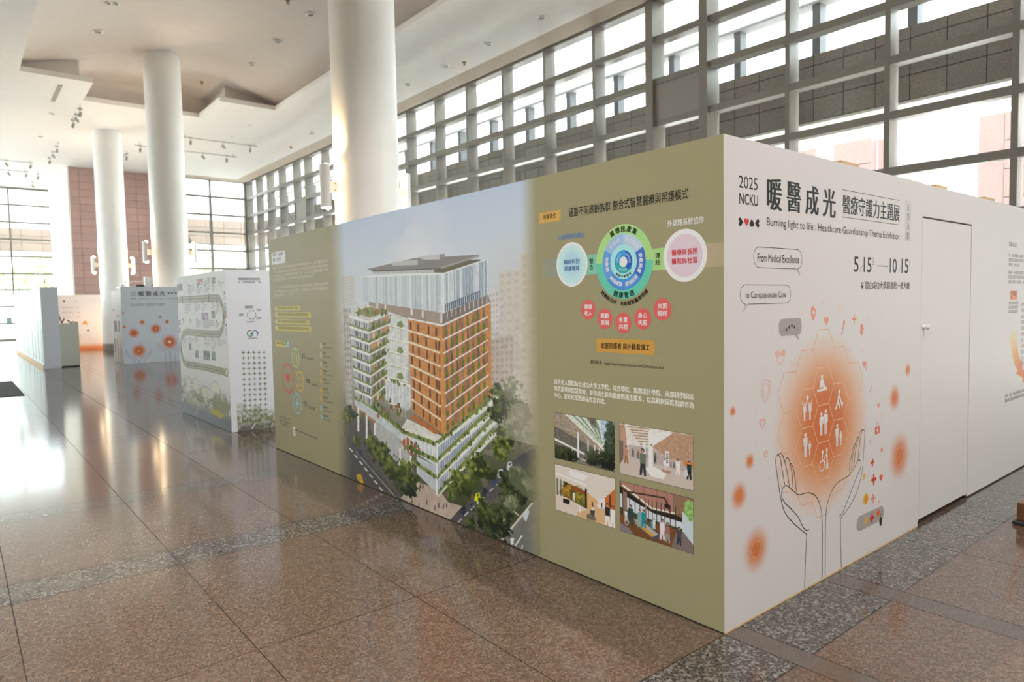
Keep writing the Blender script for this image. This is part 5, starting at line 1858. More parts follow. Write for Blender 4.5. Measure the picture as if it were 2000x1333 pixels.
DABS = [[719,324,6,0],
[688,297,5,0],
[779,359,6,2],
[642,270,5,0],
[791,369,2,1],
[653,271,7,1],
[821,395,3,0],
[812,389,5,0],
[664,276,7,0],
[634,254,4,0],
[815,385,5,2],
[735,338,4,0],
[773,355,5,0],
[616,245,4,1],
[783,371,6,2],
[829,398,2,1],
[807,382,5,1],
[633,259,4,1],
[838,410,5,1],
[599,239,5,0],
[680,293,3,2],
[794,373,5,1],
[741,336,3,2],
[733,328,3,1],
[649,272,3,1],
[668,289,4,0],
[616,249,6,1],
[675,292,7,1],
[771,359,6,2],
[750,340,4,2],
[694,303,3,0],
[646,263,3,2],
[718,320,3,2],
[749,347,5,2],
[520,235,6,0],
[580,230,7,0],
[553,231,4,2],
[511,241,7,2],
[427,242,5,1],
[461,237,7,2],
[512,239,6,0],
[533,233,5,0],
[432,248,8,0],
[429,245,6,2],
[508,235,3,0],
[564,237,7,2],
[446,243,5,0],
[437,244,5,0],
[454,244,4,0],
[431,241,4,0],
[556,233,6,1],
[580,235,3,2],
[546,239,4,2],
[421,248,7,0],
[584,231,4,0],
[538,232,3,0],
[803,340,5,0],
[819,352,3,1],
[714,276,5,2],
[710,274,5,2],
[713,275,4,1],
[682,252,4,1],
[830,363,6,2],
[657,229,3,2],
[725,283,6,0],
[718,274,3,1],
[606,190,4,1],
[776,320,4,2],
[703,260,5,1],
[694,260,4,1],
[802,347,3,1],
[771,321,6,2],
[826,365,3,2],
[727,286,4,1],
[785,335,4,1],
[741,291,5,1],
[657,223,4,1],
[810,356,4,0],
[832,368,2,2],
[819,356,3,0],
[829,369,4,1],
[795,341,5,1],
[773,323,3,1],
[766,314,4,2],
[609,186,5,0],
[685,245,6,2],
[812,347,3,2],
[612,194,5,1],
[809,348,4,2],
[733,289,7,1],
[530,180,6,2],
[529,187,7,0],
[579,181,7,1],
[494,193,4,2],
[511,190,7,1],
[496,185,6,0],
[465,189,3,0],
[446,194,7,1],
[500,186,8,0],
[556,179,7,0],
[483,196,6,1],
[502,187,8,1],
[558,181,5,0],
[596,177,5,1],
[514,182,5,0],
[452,198,7,2],
[480,195,5,0],
[599,172,5,2],
[473,192,7,2],
[496,190,4,0],
[506,184,8,1],
[471,199,5,0],
[737,256,4,0],
[700,213,3,0],
[739,256,6,1],
[653,174,5,1],
[844,343,3,2],
[806,311,6,1],
[620,145,5,1],
[847,350,4,0],
[748,265,6,0],
[818,325,4,1],
[603,129,5,1],
[685,203,4,1],
[686,203,7,1],
[831,336,5,2],
[803,313,5,2],
[717,238,6,0],
[747,259,6,1],
[604,126,5,1],
[640,161,4,1],
[667,192,6,1],
[730,245,5,1],
[723,243,3,1],
[785,300,5,1],
[718,240,6,2],
[745,260,4,1],
[698,219,3,1],
[750,259,5,0],
[761,272,3,0],
[677,197,5,0],
[607,130,3,1],
[759,271,4,1],
[753,266,4,1],
[639,168,7,0],
[749,259,2,2],
[583,121,6,1],
[592,124,4,1],
[557,128,7,0],
[470,153,3,1],
[471,148,7,2],
[565,132,7,2],
[510,147,6,0],
[558,130,3,0],
[498,150,7,0],
[563,127,6,0],
[572,126,4,2],
[504,148,5,0],
[580,122,7,1],
[590,121,3,2],
[476,156,7,2],
[479,153,4,2],
[544,134,5,2],
[548,131,4,1],
[598,120,5,0],
[488,151,4,1],
[567,130,6,2],
[474,156,5,1],
[735,208,5,1],
[843,314,5,1],
[693,163,7,1],
[789,265,6,2],
[767,237,3,1],
[651,124,3,0],
[801,277,6,2],
[612,89,6,0],
[711,185,4,0],
[786,257,3,1],
[714,187,6,2],
[695,171,3,0],
[847,313,4,0],
[694,164,6,1],
[829,300,4,0],
[838,309,3,1],
[704,179,6,1],
[646,119,7,1],
[821,287,3,1],
[839,308,5,1],
[833,309,3,0],
[606,82,4,2],
[657,128,5,1],
[804,270,3,1],
[701,178,4,0],
[772,249,3,1],
[685,154,6,2],
[794,265,6,2],
[667,139,5,0],
[785,258,5,0],
[630,107,3,0],
[839,304,4,2],
[758,230,6,0],
[663,141,3,0],
[403,252,5,2],
[267,304,5,0],
[269,304,6,2],
[295,290,8,0],
[358,276,5,1],
[274,297,7,1],
[265,306,7,0],
[395,264,5,0],
[290,296,5,2],
[324,281,5,0],
[312,291,7,1],
[304,288,5,1],
[337,279,6,1],
[403,261,6,1],
[410,258,7,0],
[326,281,4,1],
[340,282,4,1],
[331,286,7,1],
[307,287,5,0],
[264,301,7,2],
[344,278,8,2],
[343,278,5,1],
[381,264,6,1],
[278,298,9,0],
[264,301,8,1],
[257,301,6,1],
[279,301,6,0],
[339,279,7,2],
[293,293,7,1],
[344,281,6,0],
[286,295,4,1],
[412,249,7,1],
[266,304,5,0],
[314,283,7,2],
[285,292,5,1],
[361,274,8,1],
[327,284,6,1],
[373,267,7,1],
[354,271,5,2],
[395,256,7,1],
[448,407,4,1],
[407,412,5,1],
[407,414,6,0],
[390,409,5,2],
[393,415,7,2],
[380,414,4,1],
[440,405,7,2],
[443,406,5,2],
[385,412,7,0],
[405,413,6,1],
[340,419,4,1],
[390,411,6,1],
[338,421,5,1],
[373,414,5,0],
[418,406,4,2],
[385,414,6,1],
[379,416,4,2],
[343,421,6,1],
[368,418,4,1],
[414,405,7,1],
[290,646,6,1],
[238,663,8,1],
[178,648,7,0],
[235,654,4,1],
[251,652,4,2],
[342,655,4,0],
[334,650,7,2],
[300,660,7,3],
[340,658,7,0],
[300,652,8,2],
[270,657,7,1],
[338,659,5,2],
[310,655,6,3],
[289,657,5,3],
[272,651,4,0],
[348,655,7,0],
[328,648,8,1],
[219,654,5,3],
[330,664,5,0],
[246,656,8,1],
[302,647,5,1],
[328,648,7,0],
[352,654,7,1],
[222,663,6,1],
[348,647,7,1],
[294,655,7,3],
[250,648,4,2],
[241,651,6,1],
[188,646,6,2],
[191,663,7,3],
[318,657,4,3],
[343,662,7,2],
[182,663,8,2],
[356,650,6,3],
[331,647,5,1],
[285,649,5,1],
[331,655,7,1],
[191,658,7,1],
[284,651,7,1],
[285,661,5,2],
[269,596,7,0],
[348,619,6,2],
[295,608,6,0],
[339,618,7,1],
[311,614,6,1],
[270,598,5,0],
[264,595,4,1],
[274,602,5,0],
[367,626,7,0],
[370,628,5,1],
[315,569,5,1],
[330,575,7,0],
[284,561,5,1],
[317,571,6,2],
[250,552,5,1],
[364,591,7,1],
[355,590,5,1],
[339,579,4,0],
[291,562,6,0],
[330,581,4,1],
[276,524,4,1],
[311,537,5,0],
[259,516,5,1],
[351,551,5,0],
[361,550,5,1],
[354,555,6,1],
[335,544,7,1],
[355,552,6,2],
[334,546,5,1],
[250,514,5,1],
[290,488,7,0],
[341,509,7,0],
[343,509,6,0],
[308,493,7,0],
[325,508,8,0],
[270,480,6,1],
[301,497,4,1],
[270,480,6,1],
[310,500,5,1],
[356,520,6,2],
[278,448,7,1],
[327,474,7,0],
[320,464,5,1],
[326,473,4,1],
[295,451,4,1],
[343,475,6,2],
[286,452,5,1],
[320,467,5,1],
[285,446,5,1],
[301,459,5,1],
[332,434,7,1],
[272,403,6,2],
[292,417,3,0],
[339,443,4,0],
[347,447,5,0],
[346,448,5,2],
[328,434,6,1],
[288,411,5,2],
[281,409,8,1],
[343,439,7,2],
[294,380,6,0],
[263,363,7,1],
[272,363,4,2],
[325,398,6,1],
[266,364,4,0],
[319,395,5,1],
[295,376,7,1],
[327,397,5,2],
[265,363,5,1],
[294,384,5,1],
[261,321,8,1],
[310,353,6,1],
[298,348,4,1],
[331,367,6,0],
[306,350,5,2],
[309,349,5,1],
[320,363,6,1],
[298,343,8,1],
[309,356,5,2],
[331,370,6,1],
[225,591,6,2],
[122,609,5,2],
[178,597,6,1],
[174,597,6,2],
[127,605,3,2],
[207,591,5,2],
[241,590,5,2],
[203,556,4,1],
[228,548,6,1],
[212,554,6,2],
[215,551,6,2],
[204,551,7,1],
[242,546,5,1],
[176,558,4,1],
[156,523,4,2],
[162,520,3,2],
[169,518,7,2],
[190,517,4,1],
[169,518,4,1],
[166,518,4,1],
[177,521,5,1],
[248,468,4,2],
[238,469,4,2],
[233,469,6,1],
[167,481,4,1],
[185,476,5,1],
[172,478,5,1],
[146,486,5,1],
[227,428,4,1],
[175,440,5,2],
[216,431,4,2],
[222,431,5,2],
[248,426,4,1],
[143,446,5,1],
[139,446,5,1],
[227,391,4,1],
[178,397,4,1],
[158,401,4,1],
[221,392,4,2],
[139,405,6,2],
[169,398,6,1],
[236,388,5,1],
[210,354,4,1],
[147,361,4,1],
[150,366,5,2],
[224,350,4,1],
[234,350,4,1],
[181,359,4,2],
[193,354,5,1],
[147,326,6,1],
[225,309,4,2],
[196,317,4,1],
[201,316,4,1],
[246,307,5,1],
[251,305,5,1],
[170,317,6,1],
[462,194,7,0],
[496,216,6,0],
[489,186,7,1],
[479,191,7,1],
[474,186,7,0],
[488,208,4,0],
[436,185,6,1],
[470,190,6,1],
[494,191,6,1],
[481,190,6,1],
[496,201,3,1],
[503,188,3,0],
[483,187,5,1],
[506,206,6,0],
[403,319,6,3],
[366,320,9,0],
[287,276,11,3],
[322,342,9,3],
[305,284,7,1],
[408,334,10,0],
[324,305,9,1],
[307,281,7,1],
[324,304,7,3],
[379,313,7,3],
[417,305,7,3],
[294,288,6,1],
[400,311,7,1],
[418,314,7,0],
[403,300,10,1],
[361,341,9,0],
[402,329,9,3],
[292,321,6,0],
[304,321,8,1],
[289,319,8,0],
[392,326,7,3],
[369,322,7,3],
[311,305,11,1],
[344,290,10,1]]
pic = Picture(880, 1240)
yy = pic.y
def grad(stops):
    ks = np.array([s_[0] for s_ in stops]); cs = np.array([s_[1] for s_ in stops], float)
    return np.stack([np.interp(yy, ks, cs[:, i]) for i in range(3)], -1)
pic.a[:] = grad([(0, (84, 78, 68)), (0.2, (104, 100, 84)), (0.36, (150, 148, 138)), (0.5, (182, 181, 178)), (0.68, (196, 200, 205)), (0.85, (188, 198, 209)), (1, (178, 193, 212))])
n1 = pic.fbm(2, 3, 4, 1.0)
pic.blend(np.clip((n1 - 0.46 + 0.30 * (pic.x - 0.42)) * 5.0, 0, 0.85) * np.clip((yy - 0.6) * 5, 0, 1), (211, 212, 217))
nz = pic.fbm(26, 8, 4, 1.0)
nf = pic.fbm(80, 9, 3, 0.9)
pic.blend(np.clip((0.34 - yy) * 6, 0, 1) * 0.8 * (nz > 0.5), (62, 70, 44))
for it in POS:
    n = [a / 1000 for a in it[3:]]
    pic.poly(list(zip(n[0::2], n[1::2])), it[:3])
pic.a *= (1 + ((nf - 0.5) * np.clip((0.75 - yy) * 8, 0, 1))[..., None] * 0.22)
tone = {0: ((30, 38, 24), (84, 98, 50)), 1: ((44, 54, 26), (124, 134, 62)), 2: ((62, 74, 32), (146, 154, 76)), 3: ((86, 92, 70), (146, 150, 118))}
nt = np.clip((0.65 * nf + 0.35 * nz - 0.5) * 1.9 + 0.5, 0, 1)
for (tx, ty, rx, ry, tn) in TREES:
    pic.foliage(tx / 1000, ty / 1000, rx / 1000 * 1.05, ry / 1000 * 1.05, tone[tn][0], tone[tn][1], nt)
rd = random.Random(5)
for (tx, ty, rr, tn) in DABS:
    pts = [(tx / 1000 + rr / 1000 * rd.uniform(.5, 1.1) * math.cos(k * .9), ty / 1000 + rr / 1000 * 1.25 * rd.uniform(.5, 1.1) * math.sin(k * .9)) for k in range(7)]
    c_ = ((58, 68, 32), (92, 106, 46), (124, 134, 64), (150, 92, 50))[tn]
    pic.poly(pts, c_, 0.9)
pic.blend(np.clip((pic.x - 0.80) * 4.0, 0, 0.55) * np.clip((0.9 - yy) * 4, 0, 1) * (yy > 0.3), (186, 180, 168))
pic.blend(1 - np.clip(pic.x / 0.10, 0, 1) ** 1.2, OLIVE8)
pic.blend(np.clip((pic.x - 0.945) / 0.055, 0, 1) ** 1.3, OLIVE8)
pic.soften().build('building_picture', gw, GP, -4.30, -1.33, 0.007, H, 1, 'printed aerial view of an orange and glass hospital building')

# --- care model diagram on the near end of the olive wall
def gbox(s0, s1, z0, z1): return (-s0, -s1, z0, z1)
p = Print(GP)
p.text('涵蓋不同高齡族群 整合式智慧醫療與照護模式', -1.04, -0.198, 2.125, 2.178, INK, bold=0.006)
p.build('heading', gw)
p = Print(GP)
p.add([(-1.31, 2.11), (-1.10, 2.11), (-1.10, 2.185), (-1.31, 2.185), (-1.29, 2.12), (-1.125, 2.12), (-1.125, 2.172), (-1.29, 2.172)],
      [(4, 5, 6, 7), (0, 1, 5, 4), (1, 2, 6, 5), (2, 3, 7, 6), (3, 0, 4, 7)], [OLIVE] * 4 + [A(198, 160, 84)] * 4, 1)
p.text('照護模式', -1.261, -1.15, 2.134, 2.165, A(70, 50, 30), 2, 0.006)
p.build('heading_tag', gw)
p = Print(GP)
T1 = A(138, 150, 138)
p.rect(-1.32, -1.10, 1.784, 1.897, OLIVE, 1, A(132, 146, 140)).rect(-1.10, -0.80, 1.784, 1.897, A(124, 186, 160), 1)
p.rect(-0.44, -0.30, 1.784, 1.897, A(160, 200, 130), 1).rect(-0.12, -0.001, 1.784, 1.897, A(176, 156, 132), 1, A(164, 154, 124))
p.disc(-1.021, 1.849, 0.130, A(222, 230, 238), 2).disc(-1.021, 1.849, 0.116, A(184, 216, 232), 3)
p.glow(-1.021, 1.849, 0.105, A(166, 204, 226), A(184, 216, 232), 4)
p.disc(-0.222, 1.849, 0.131, A(226, 220, 226), 2).disc(-0.222, 1.849, 0.106, A(206, 190, 200), 3)
cx, cz = -0.621, 1.841
p.ring(cx, cz, 0.14, 0.202, 0, 180, A(160, 204, 132), 2).ring(cx, cz, 0.14, 0.202, 180, 360, A(98, 190, 166), 2)
for a0, a1, col in ((90, 152, (150, 182, 220)), (28, 90, (176, 196, 232)), (-38, 28, (66, 108, 190)), (-142, -38, (76, 138, 206)), (152, 218, (98, 150, 212))):
    p.ring(cx, cz, 0.09, 0.153, a0, a1, A(*col), 3, 24)
p.disc(cx, cz, 0.094, A(160, 214, 232), 4)
for a0, a1, col in ((88, 205, (62, 150, 210)), (-35, 88, (44, 98, 182)), (205, 325, (56, 166, 170))):
    p.ring(cx, cz, 0.027, 0.063, a0, a1, A(*col), 5, 24)
    a = math.radians(a0); q = 0.045
    p.poly([(cx + (q - .026) * math.cos(a), cz + (q - .026) * math.sin(a)), (cx + (q + .026) * math.cos(a), cz + (q + .026) * math.sin(a)),
            (cx + q * math.cos(a - .45), cz + q * math.sin(a - .45))], A(*col), 6)
p.disc(cx, cz, 0.028, A(214, 224, 232), 7)
p.arc('資通訊產業', cx, cz, 0.177, 90, 0.034, INK, 5, 13.5, bold=0.008)
p.arc('健康管理', cx, cz, 0.180, 270, 0.034, INK, 5, 12.5, True, bold=0.008)
p.arc('跨團隊合作 共創智慧醫療照護', cx, cz, 0.226, 270, 0.026, INK, 5, 6.6, True, bold=0.004)
LW = A(224, 232, 240)
p.arc('互聯網', cx, cz, 0.122, 122, 0.028, LW, 5, 14); p.arc('人工智慧', cx, cz, 0.122, 58, 0.026, LW, 5, 13)
p.arc('穿戴裝置', cx, cz, 0.122, -6, 0.026, LW, 5, 13, bold=0.008); p.arc('感測技術', cx, cz, 0.122, 298, 0.025, LW, 5, 11.5, True, bold=0.008)
p.arc('高端運算', cx, cz, 0.122, 242, 0.025, LW, 5, 11.5, True, bold=0.008); p.arc('物聯網', cx, cz, 0.122, 184, 0.026, LW, 5, 13, True, bold=0.008)
p.arc('創新示範場域', cx, cz, 0.079, 270, 0.017, INK, 6, 14, True, bold=0.006)
for am, tx in ((146, '互動合作'), (26, '長期照護')): p.arc(tx, cx, cz, 0.045, am, 0.013, LW, 7, 19)
p.arc('健康管理', cx, cz, 0.045, 265, 0.013, LW, 7, 19, True)
p.flush('care_model_ring', gw)
BL = A(44, 70, 140); RD = A(196, 44, 48)
p.text('內部跨單位整合', -1.128, -0.911, 1.998, 2.030, A(70, 120, 180), 2, 0.006).flush('caption', gw)
p.text('外部跨系統協作', -0.326, -0.109, 1.998, 2.032, A(232, 232, 228), 2, 0.008).flush('caption', gw)
p.text('臨床科別', -1.081, -0.956, 1.852, 1.880, BL, 6, 0.008).text('照護場域', -1.081, -0.956, 1.812, 1.840, BL, 6, 0.008).flush('caption', gw)
p.text('醫療與長照', -0.300, -0.145, 1.852, 1.882, RD, 6, 0.012).text('醫院與社區', -0.300, -0.145, 1.808, 1.838, RD, 6, 0.012).flush('caption', gw)
p.vtext('整合', -0.877, -0.846, 1.808, 1.876, INK, 4, 0.006).flush('caption', gw).vtext('連結', -0.404, -0.372, 1.808, 1.876, INK, 4, 0.006).flush('caption', gw)
for (s_, z_, a_, b_) in ((0.891, 1.583, '健康', '老人'), (0.762, 1.531, '高齡', '衰弱'), (0.627, 1.509, '多重', '共病'), (0.491, 1.533, '身心', '失能'), (0.361, 1.582, '末期', '臨終')):
    p.disc(-s_, z_, 0.057, A(206, 96, 92), 2)
    p.text(a_, -s_ - 0.031, -s_ + 0.031, z_ + 0.003, z_ + 0.032, A(232, 226, 222), 4, 0.014).text(b_, -s_ - 0.031, -s_ + 0.031, z_ - 0.034, z_ - 0.005, A(232, 226, 222), 4, 0.014).flush('red_disc', gw)
p.rect(-0.828, -0.412, 1.343, 1.421, A(192, 146, 70), 2).text('家庭照護者 與外籍看護工', -0.794, -0.447, 1.364, 1.399, INK, 4, 0.008).flush('caption_box', gw)
p.text('資料來源：https://www.hosp.ncku.edu.tw/GH/service.html', -0.878, -0.355, 1.268, 1.294, INK, 2)
p.build('source_line', gw)
p = Print(GP); PW = A(226, 222, 206)
p.text('成大老人醫院結合成功大學工學院、電資學院、規劃設計學院、南部科學園區', -1.187, -0.171, 1.130, 1.163, PW, 2, ming=0.0011)
p.text('的資源發展智慧醫療，並建構全新的健康照護生態系，以高齡與家庭照顧者為', -1.187, -0.171, 1.088, 1.121, PW, 2, ming=0.0011)
p.text('中心，提升民眾照顧品質為目標。', -1.187, -0.765, 1.047, 1.080, PW, 2, ming=0.0011)
p.build('paragraph', gw)

def photo_frame(name, s0, s1, z0, z1, pc):
    pr = Print(GP); pr.rect(-s0 - 0.002, -s1 + 0.002, z0 - 0.002, z1 + 0.002, A(60, 52, 46), 1); pr.build('photo_edge', gw)
    pc.soften().build(name, gw, GP, -s0, -s1, z0, z1, 2)
# photo 1: hospital terrace from the street
q = Picture(300, 192, (120, 118, 104)); nz = q.fbm(10, 2, 4, 1.5); nf = q.fbm(34, 5, 3, 1.5)
q.px([(58, 0), (100, 0), (100, 60), (80, 60)], (166, 190, 214)); q.px([(20, 0), (74, 0), (86, 52), (80, 56)], (176, 190, 172))
for k in range(9): q.px([(26 + k * 6, 0), (29 + k * 6, 0), (84, 50 + k * .4), (82, 50 + k * .4)], (110, 134, 104) if k % 2 else (210, 214, 206))
q.px([(58, 0), (71, 0), (72, 22), (66, 14)], (110, 100, 90))
q.px([(0, 0), (20, 0), (84, 60), (76, 64), (40, 48), (0, 30)], (150, 138, 122)); q.px([(18, 0), (24, 0), (86, 58), (83, 62)], (222, 220, 212))
q.px([(0, 30), (40, 48), (76, 64), (76, 84), (0, 84)], (104, 100, 92)); q.a[:] = q.a * (1 + (nf - .5)[..., None] * .5)
q.px([(0, 56), (58, 78), (58, 82), (0, 61)], (218, 216, 210))
for x, w, y0, y1 in ((40, 2.6, 34, 92), (57, 2, 46, 88), (68, 1.6, 54, 82), (75, 1.3, 58, 80), (31, 2, 74, 94)): q.px([(x, y0), (x + w, y0), (x + w, y1), (x, y1)], (226, 224, 220))
q.px([(36, 88), (100, 92), (100, 100), (36, 100)], (120, 116, 112)); q.px([(45, 88), (100, 96), (100, 98), (45, 91)], (176, 170, 160))
q.foliage(0.14, 0.13, 0.24, 0.15, (30, 36, 22), (86, 96, 54), .5 * nz + .5 * nf); q.foliage(0.96, 0.55, 0.12, 0.5, (36, 46, 36), (96, 112, 84), .4 * nz + .6 * nf)
q.foliage(0.66, 0.2, 0.14, 0.16, (40, 48, 36), (92, 100, 72), .5 * nz + .5 * nf); q.foliage(0.88, 0.2, 0.16, 0.18, (26, 32, 24), (66, 76, 50), .5 * nz + .5 * nf)
q.person(80, 99, 24, (36, 36, 40), (40, 40, 44)); q.px([(62, 93), (69, 93), (69, 97), (62, 97)], (36, 34, 34))
photo_frame('photo_print', 1.19, 0.70, 0.674, 0.955, q)
# photo 2: bright lobby
q = Picture(300, 192, (196, 184, 176)); nf = q.fbm(30, 6, 3, 1.5)
q.px([(0, 0), (74, 0), (46, 36), (10, 44), (0, 60)], (216, 210, 204))
for k in range(7): q.px([(12 + k * 3, 3 + k * 5), (44, 1 + k * 5), (44, 3.4 + k * 5), (12 + k * 3, 6 + k * 5)], (166, 140, 116))
q.px([(44, 34), (74, 2), (100, 2), (100, 50), (70, 52)], (172, 140, 116)); q.px([(46, 36), (74, 4), (60, 4), (44, 26)], (226, 224, 222))
q.px([(0, 4), (8, 0), (12, 36), (8, 60), (0, 78)], (176, 142, 120)); q.px([(0, 34), (6, 34), (6, 74), (0, 84)], (120, 100, 94))
q.px([(12, 40), (46, 38), (70, 52), (100, 52), (100, 72), (10, 66)], (176, 164, 158)); q.a[:] = q.a * (1 + (nf - .5)[..., None] * .22)
q.px([(88, 50), (100, 50), (100, 60), (88, 58)], (206, 124, 50)); q.px([(10, 62), (100, 70), (100, 100), (0, 100), (0, 82)], (190, 178, 170))
q.px([(36, 78), (50, 72), (66, 80), (62, 92), (46, 92)], (218, 216, 212)); q.px([(60, 72), (72, 74), (70, 80), (60, 78)], (166, 128, 118))
for x, y0, y1, w in ((42, 6, 76, 6), (64.5, 38, 66, 5), (11, 30, 66, 2.4), (34, 30, 60, 4)): q.box(x, x + w, y0, y1, (226, 222, 222))
for k in range(5): q.box(65.6, 68.4, 42 + 4 * k, 44 + 4 * k, (60, 60, 60))
q.box(45, 47, 30, 34, (90, 120, 70))
for (x, y, h, tp, lg) in ((34, 94, 52, (104, 112, 100), (52, 52, 58)), (10, 78, 36, (176, 130, 110), (150, 110, 70)), (51, 66, 20, (80, 84, 90), (60, 60, 64)), (64, 74, 22, (222, 220, 220), (200, 190, 190)),
                          (81, 78, 30, (220, 214, 212), (214, 212, 212)), (95, 82, 34, (36, 62, 58), (30, 30, 34)), (27, 64, 18, (120, 104, 80), (90, 90, 90)), (72, 66, 10, (190, 110, 120), (90, 90, 110)), (20, 62, 16, (90, 90, 96), (80, 80, 80)), (76, 66, 10, (90, 100, 120), (60, 60, 70))):
    q.person(x, y, h, tp, lg)
q.px([(87, 72), (92, 62), (94, 74), (90, 80)], (196, 196, 198))
photo_frame('photo_print', 0.663, 0.177, 0.674, 0.955, q)
# photo 3: reception desk and corridor
q = Picture(300, 192, (206, 194, 182)); nz = q.fbm(12, 4, 4, 1.5); nf = q.fbm(34, 7, 3, 1.5)
q.px([(0, 0), (100, 0), (100, 20), (72, 56), (52, 42), (14, 32), (0, 30)], (206, 198, 190)); q.px([(26, 4), (58, 8), (50, 20), (26, 18)], (232, 230, 228))
q.px([(2, 18), (54, 26), (54, 30), (2, 22)], (222, 216, 210))
q.px([(0, 30), (16, 32), (16, 66), (0, 70)], (190, 186, 176)); q.px([(15, 32), (54, 42), (54, 82), (15, 72)], (52, 54, 30)); q.foliage(0.3, 0.45, 0.2, 0.2, (70, 74, 24), (196, 140, 50), .5 * nz + .5 * nf)
q.foliage(0.46, 0.4, 0.1, 0.16, (90, 90, 20), (170, 160, 60), .5 * nz + .5 * nf)
q.px([(28, 36), (54, 44), (54, 50), (28, 46)], (140, 74, 36))
for x in (3, 9.5): q.box(x, x + 1.4, 30, 66, (70, 64, 58))
q.box(52, 55, 36, 78, (40, 34, 30)); q.px([(55, 42), (72, 54), (72, 72), (55, 84)], (206, 164, 114)); q.px([(84, 44), (100, 20), (100, 72), (84, 66)], (190, 108, 54)); q.box(91, 93, 36, 60, (60, 40, 30))
q.px([(74, 50), (84, 46), (84, 66), (74, 68)], (220, 220, 224))
q.px([(0, 66), (18, 66), (56, 78), (52, 88), (36, 100), (0, 100)], (206, 192, 180)); q.px([(40, 90), (72, 70), (84, 66), (100, 74), (100, 100), (36, 100)], (200, 166, 124)); q.px([(14, 70), (26, 70), (25, 80), (14, 80)], (36, 32, 30))
q.px([(41, 76), (44, 76), (45, 90), (42, 90)], (226, 222, 220))
for (x, y, h, tp, lg) in ((33, 70, 22, (222, 220, 216), (210, 206, 200)), (46, 72, 14, (80, 90, 110), (80, 90, 110)), (88, 99, 46, (44, 42, 48), (222, 220, 222)), (96, 99, 44, (226, 224, 222), (220, 218, 220)), (64, 70, 12, (60, 56, 54), (60, 56, 54)), (72, 70, 12, (226, 226, 226), (190, 190, 190)), (79, 66, 12, (50, 50, 54), (50, 50, 54)), (65, 92, 26, (206, 206, 208), (70, 74, 78))):
    q.person(x, y, h, tp, lg)
q.px([(55, 88), (66, 82), (70, 96), (60, 99), (54, 97)], (88, 84, 80), .8); q.px([(60, 78), (68, 76), (67, 86), (61, 86)], (60, 60, 64))
photo_frame('photo_print', 1.192, 0.70, 0.350, 0.634, q)
# photo 4: rehabilitation room
q = Picture(300, 192, (120, 92, 66)); nf = q.fbm(30, 9, 3, 1.5)
q.px([(0, 0), (100, 0), (100, 30), (76, 36), (44, 38), (4, 8)], (164, 120, 106))
for x in (20, 34, 52, 66): q.px([(x, 0), (x + .8, 0), (x + 4, 34), (x + 3, 34)], (128, 92, 80))
q.px([(74, 0), (100, 0), (100, 16), (86, 34), (74, 34)], (136, 108, 86)); q.px([(2, 8), (6, 6), (46, 36), (76, 34), (76, 37), (45, 39)], (226, 216, 208))
q.px([(0, 10), (44, 40), (76, 38), (86, 40), (86, 50), (48, 46), (0, 26)], (44, 36, 32)); q.px([(0, 24), (48, 46), (86, 48), (86, 66), (46, 66), (0, 66)], (196, 204, 210))
q.px([(0, 52), (46, 60), (86, 60), (86, 66), (46, 68), (0, 68)], (70, 72, 52))
for x in (4, 14, 22, 29, 36, 41, 46, 52, 58, 63, 70, 77): q.px([(x, 22), (x + 1.0, 22), (x + 1.0, 68), (x, 68)], (50, 44, 42))
q.px([(5, 16), (11, 18), (11, 68), (5, 68)], (140, 110, 98)); q.px([(36, 36), (39, 37), (39, 66), (36, 66)], (150, 118, 104))
q.px([(86, 30), (100, 4), (100, 86), (86, 68)], (186, 200, 206)); q.foliage(0.95, 0.78, 0.06, 0.18, (110, 160, 70), (180, 206, 150), nf)
q.px([(0, 66), (86, 64), (100, 84), (100, 100), (0, 100)], (110, 74, 44)); q.px([(0, 84), (14, 90), (20, 100), (0, 100)], (124, 116, 122)); q.px([(78, 70), (88, 66), (100, 84), (100, 100), (72, 100)], (120, 106, 104))
q.px([(18, 68), (34, 66), (60, 84), (50, 98), (20, 78)], (84, 80, 82)); q.px([(20, 69), (32, 67), (55, 84), (47, 92)], (166, 164, 156)); q.px([(22, 72), (50, 88), (46, 93), (22, 76)], (196, 146, 60))
q.px([(6, 17), (62, 10), (66, 14), (62, 13), (6, 20)], (60, 44, 40)); q.px([(62, 10), (64, 10), (69, 24), (66, 24)], (50, 38, 34)); q.px([(63, 22), (70, 22), (70, 30), (64, 29)], (36, 34, 36)); q.px([(67, 28), (68, 28), (72, 40), (71, 40)], (60, 50, 46))
for (x, y, h, tp, lg) in ((16, 84, 42, (40, 72, 68), (54, 70, 70)), (29, 82, 36, (120, 160, 164), (120, 160, 164)), (34.5, 80, 36, (30, 136, 146), (30, 130, 140)), (60, 92, 40, (220, 208, 216), (214, 200, 206)), (67, 94, 38, (150, 100, 90), (150, 140, 140)), (82, 92, 34, (70, 70, 82), (50, 50, 62)), (49, 76, 20, (224, 224, 224), (190, 200, 200)), (46, 76, 16, (60, 160, 170), (60, 150, 160)), (9, 78, 24, (214, 214, 214), (190, 190, 190))):
    q.person(x, y, h, tp, lg)
for a in range(24):
    t = a * math.pi / 12; q.px([(10 + 3.2 * math.cos(t), 78 + 7 * math.sin(t)), (10 + 3.2 * math.cos(t + .3), 78 + 7 * math.sin(t + .3)), (10 + 2.5 * math.cos(t + .3), 78 + 5.6 * math.sin(t + .3)), (10 + 2.5 * math.cos(t), 78 + 5.6 * math.sin(t))], (206, 206, 206))
photo_frame('photo_print', 0.664, 0.177, 0.350, 0.630, q)

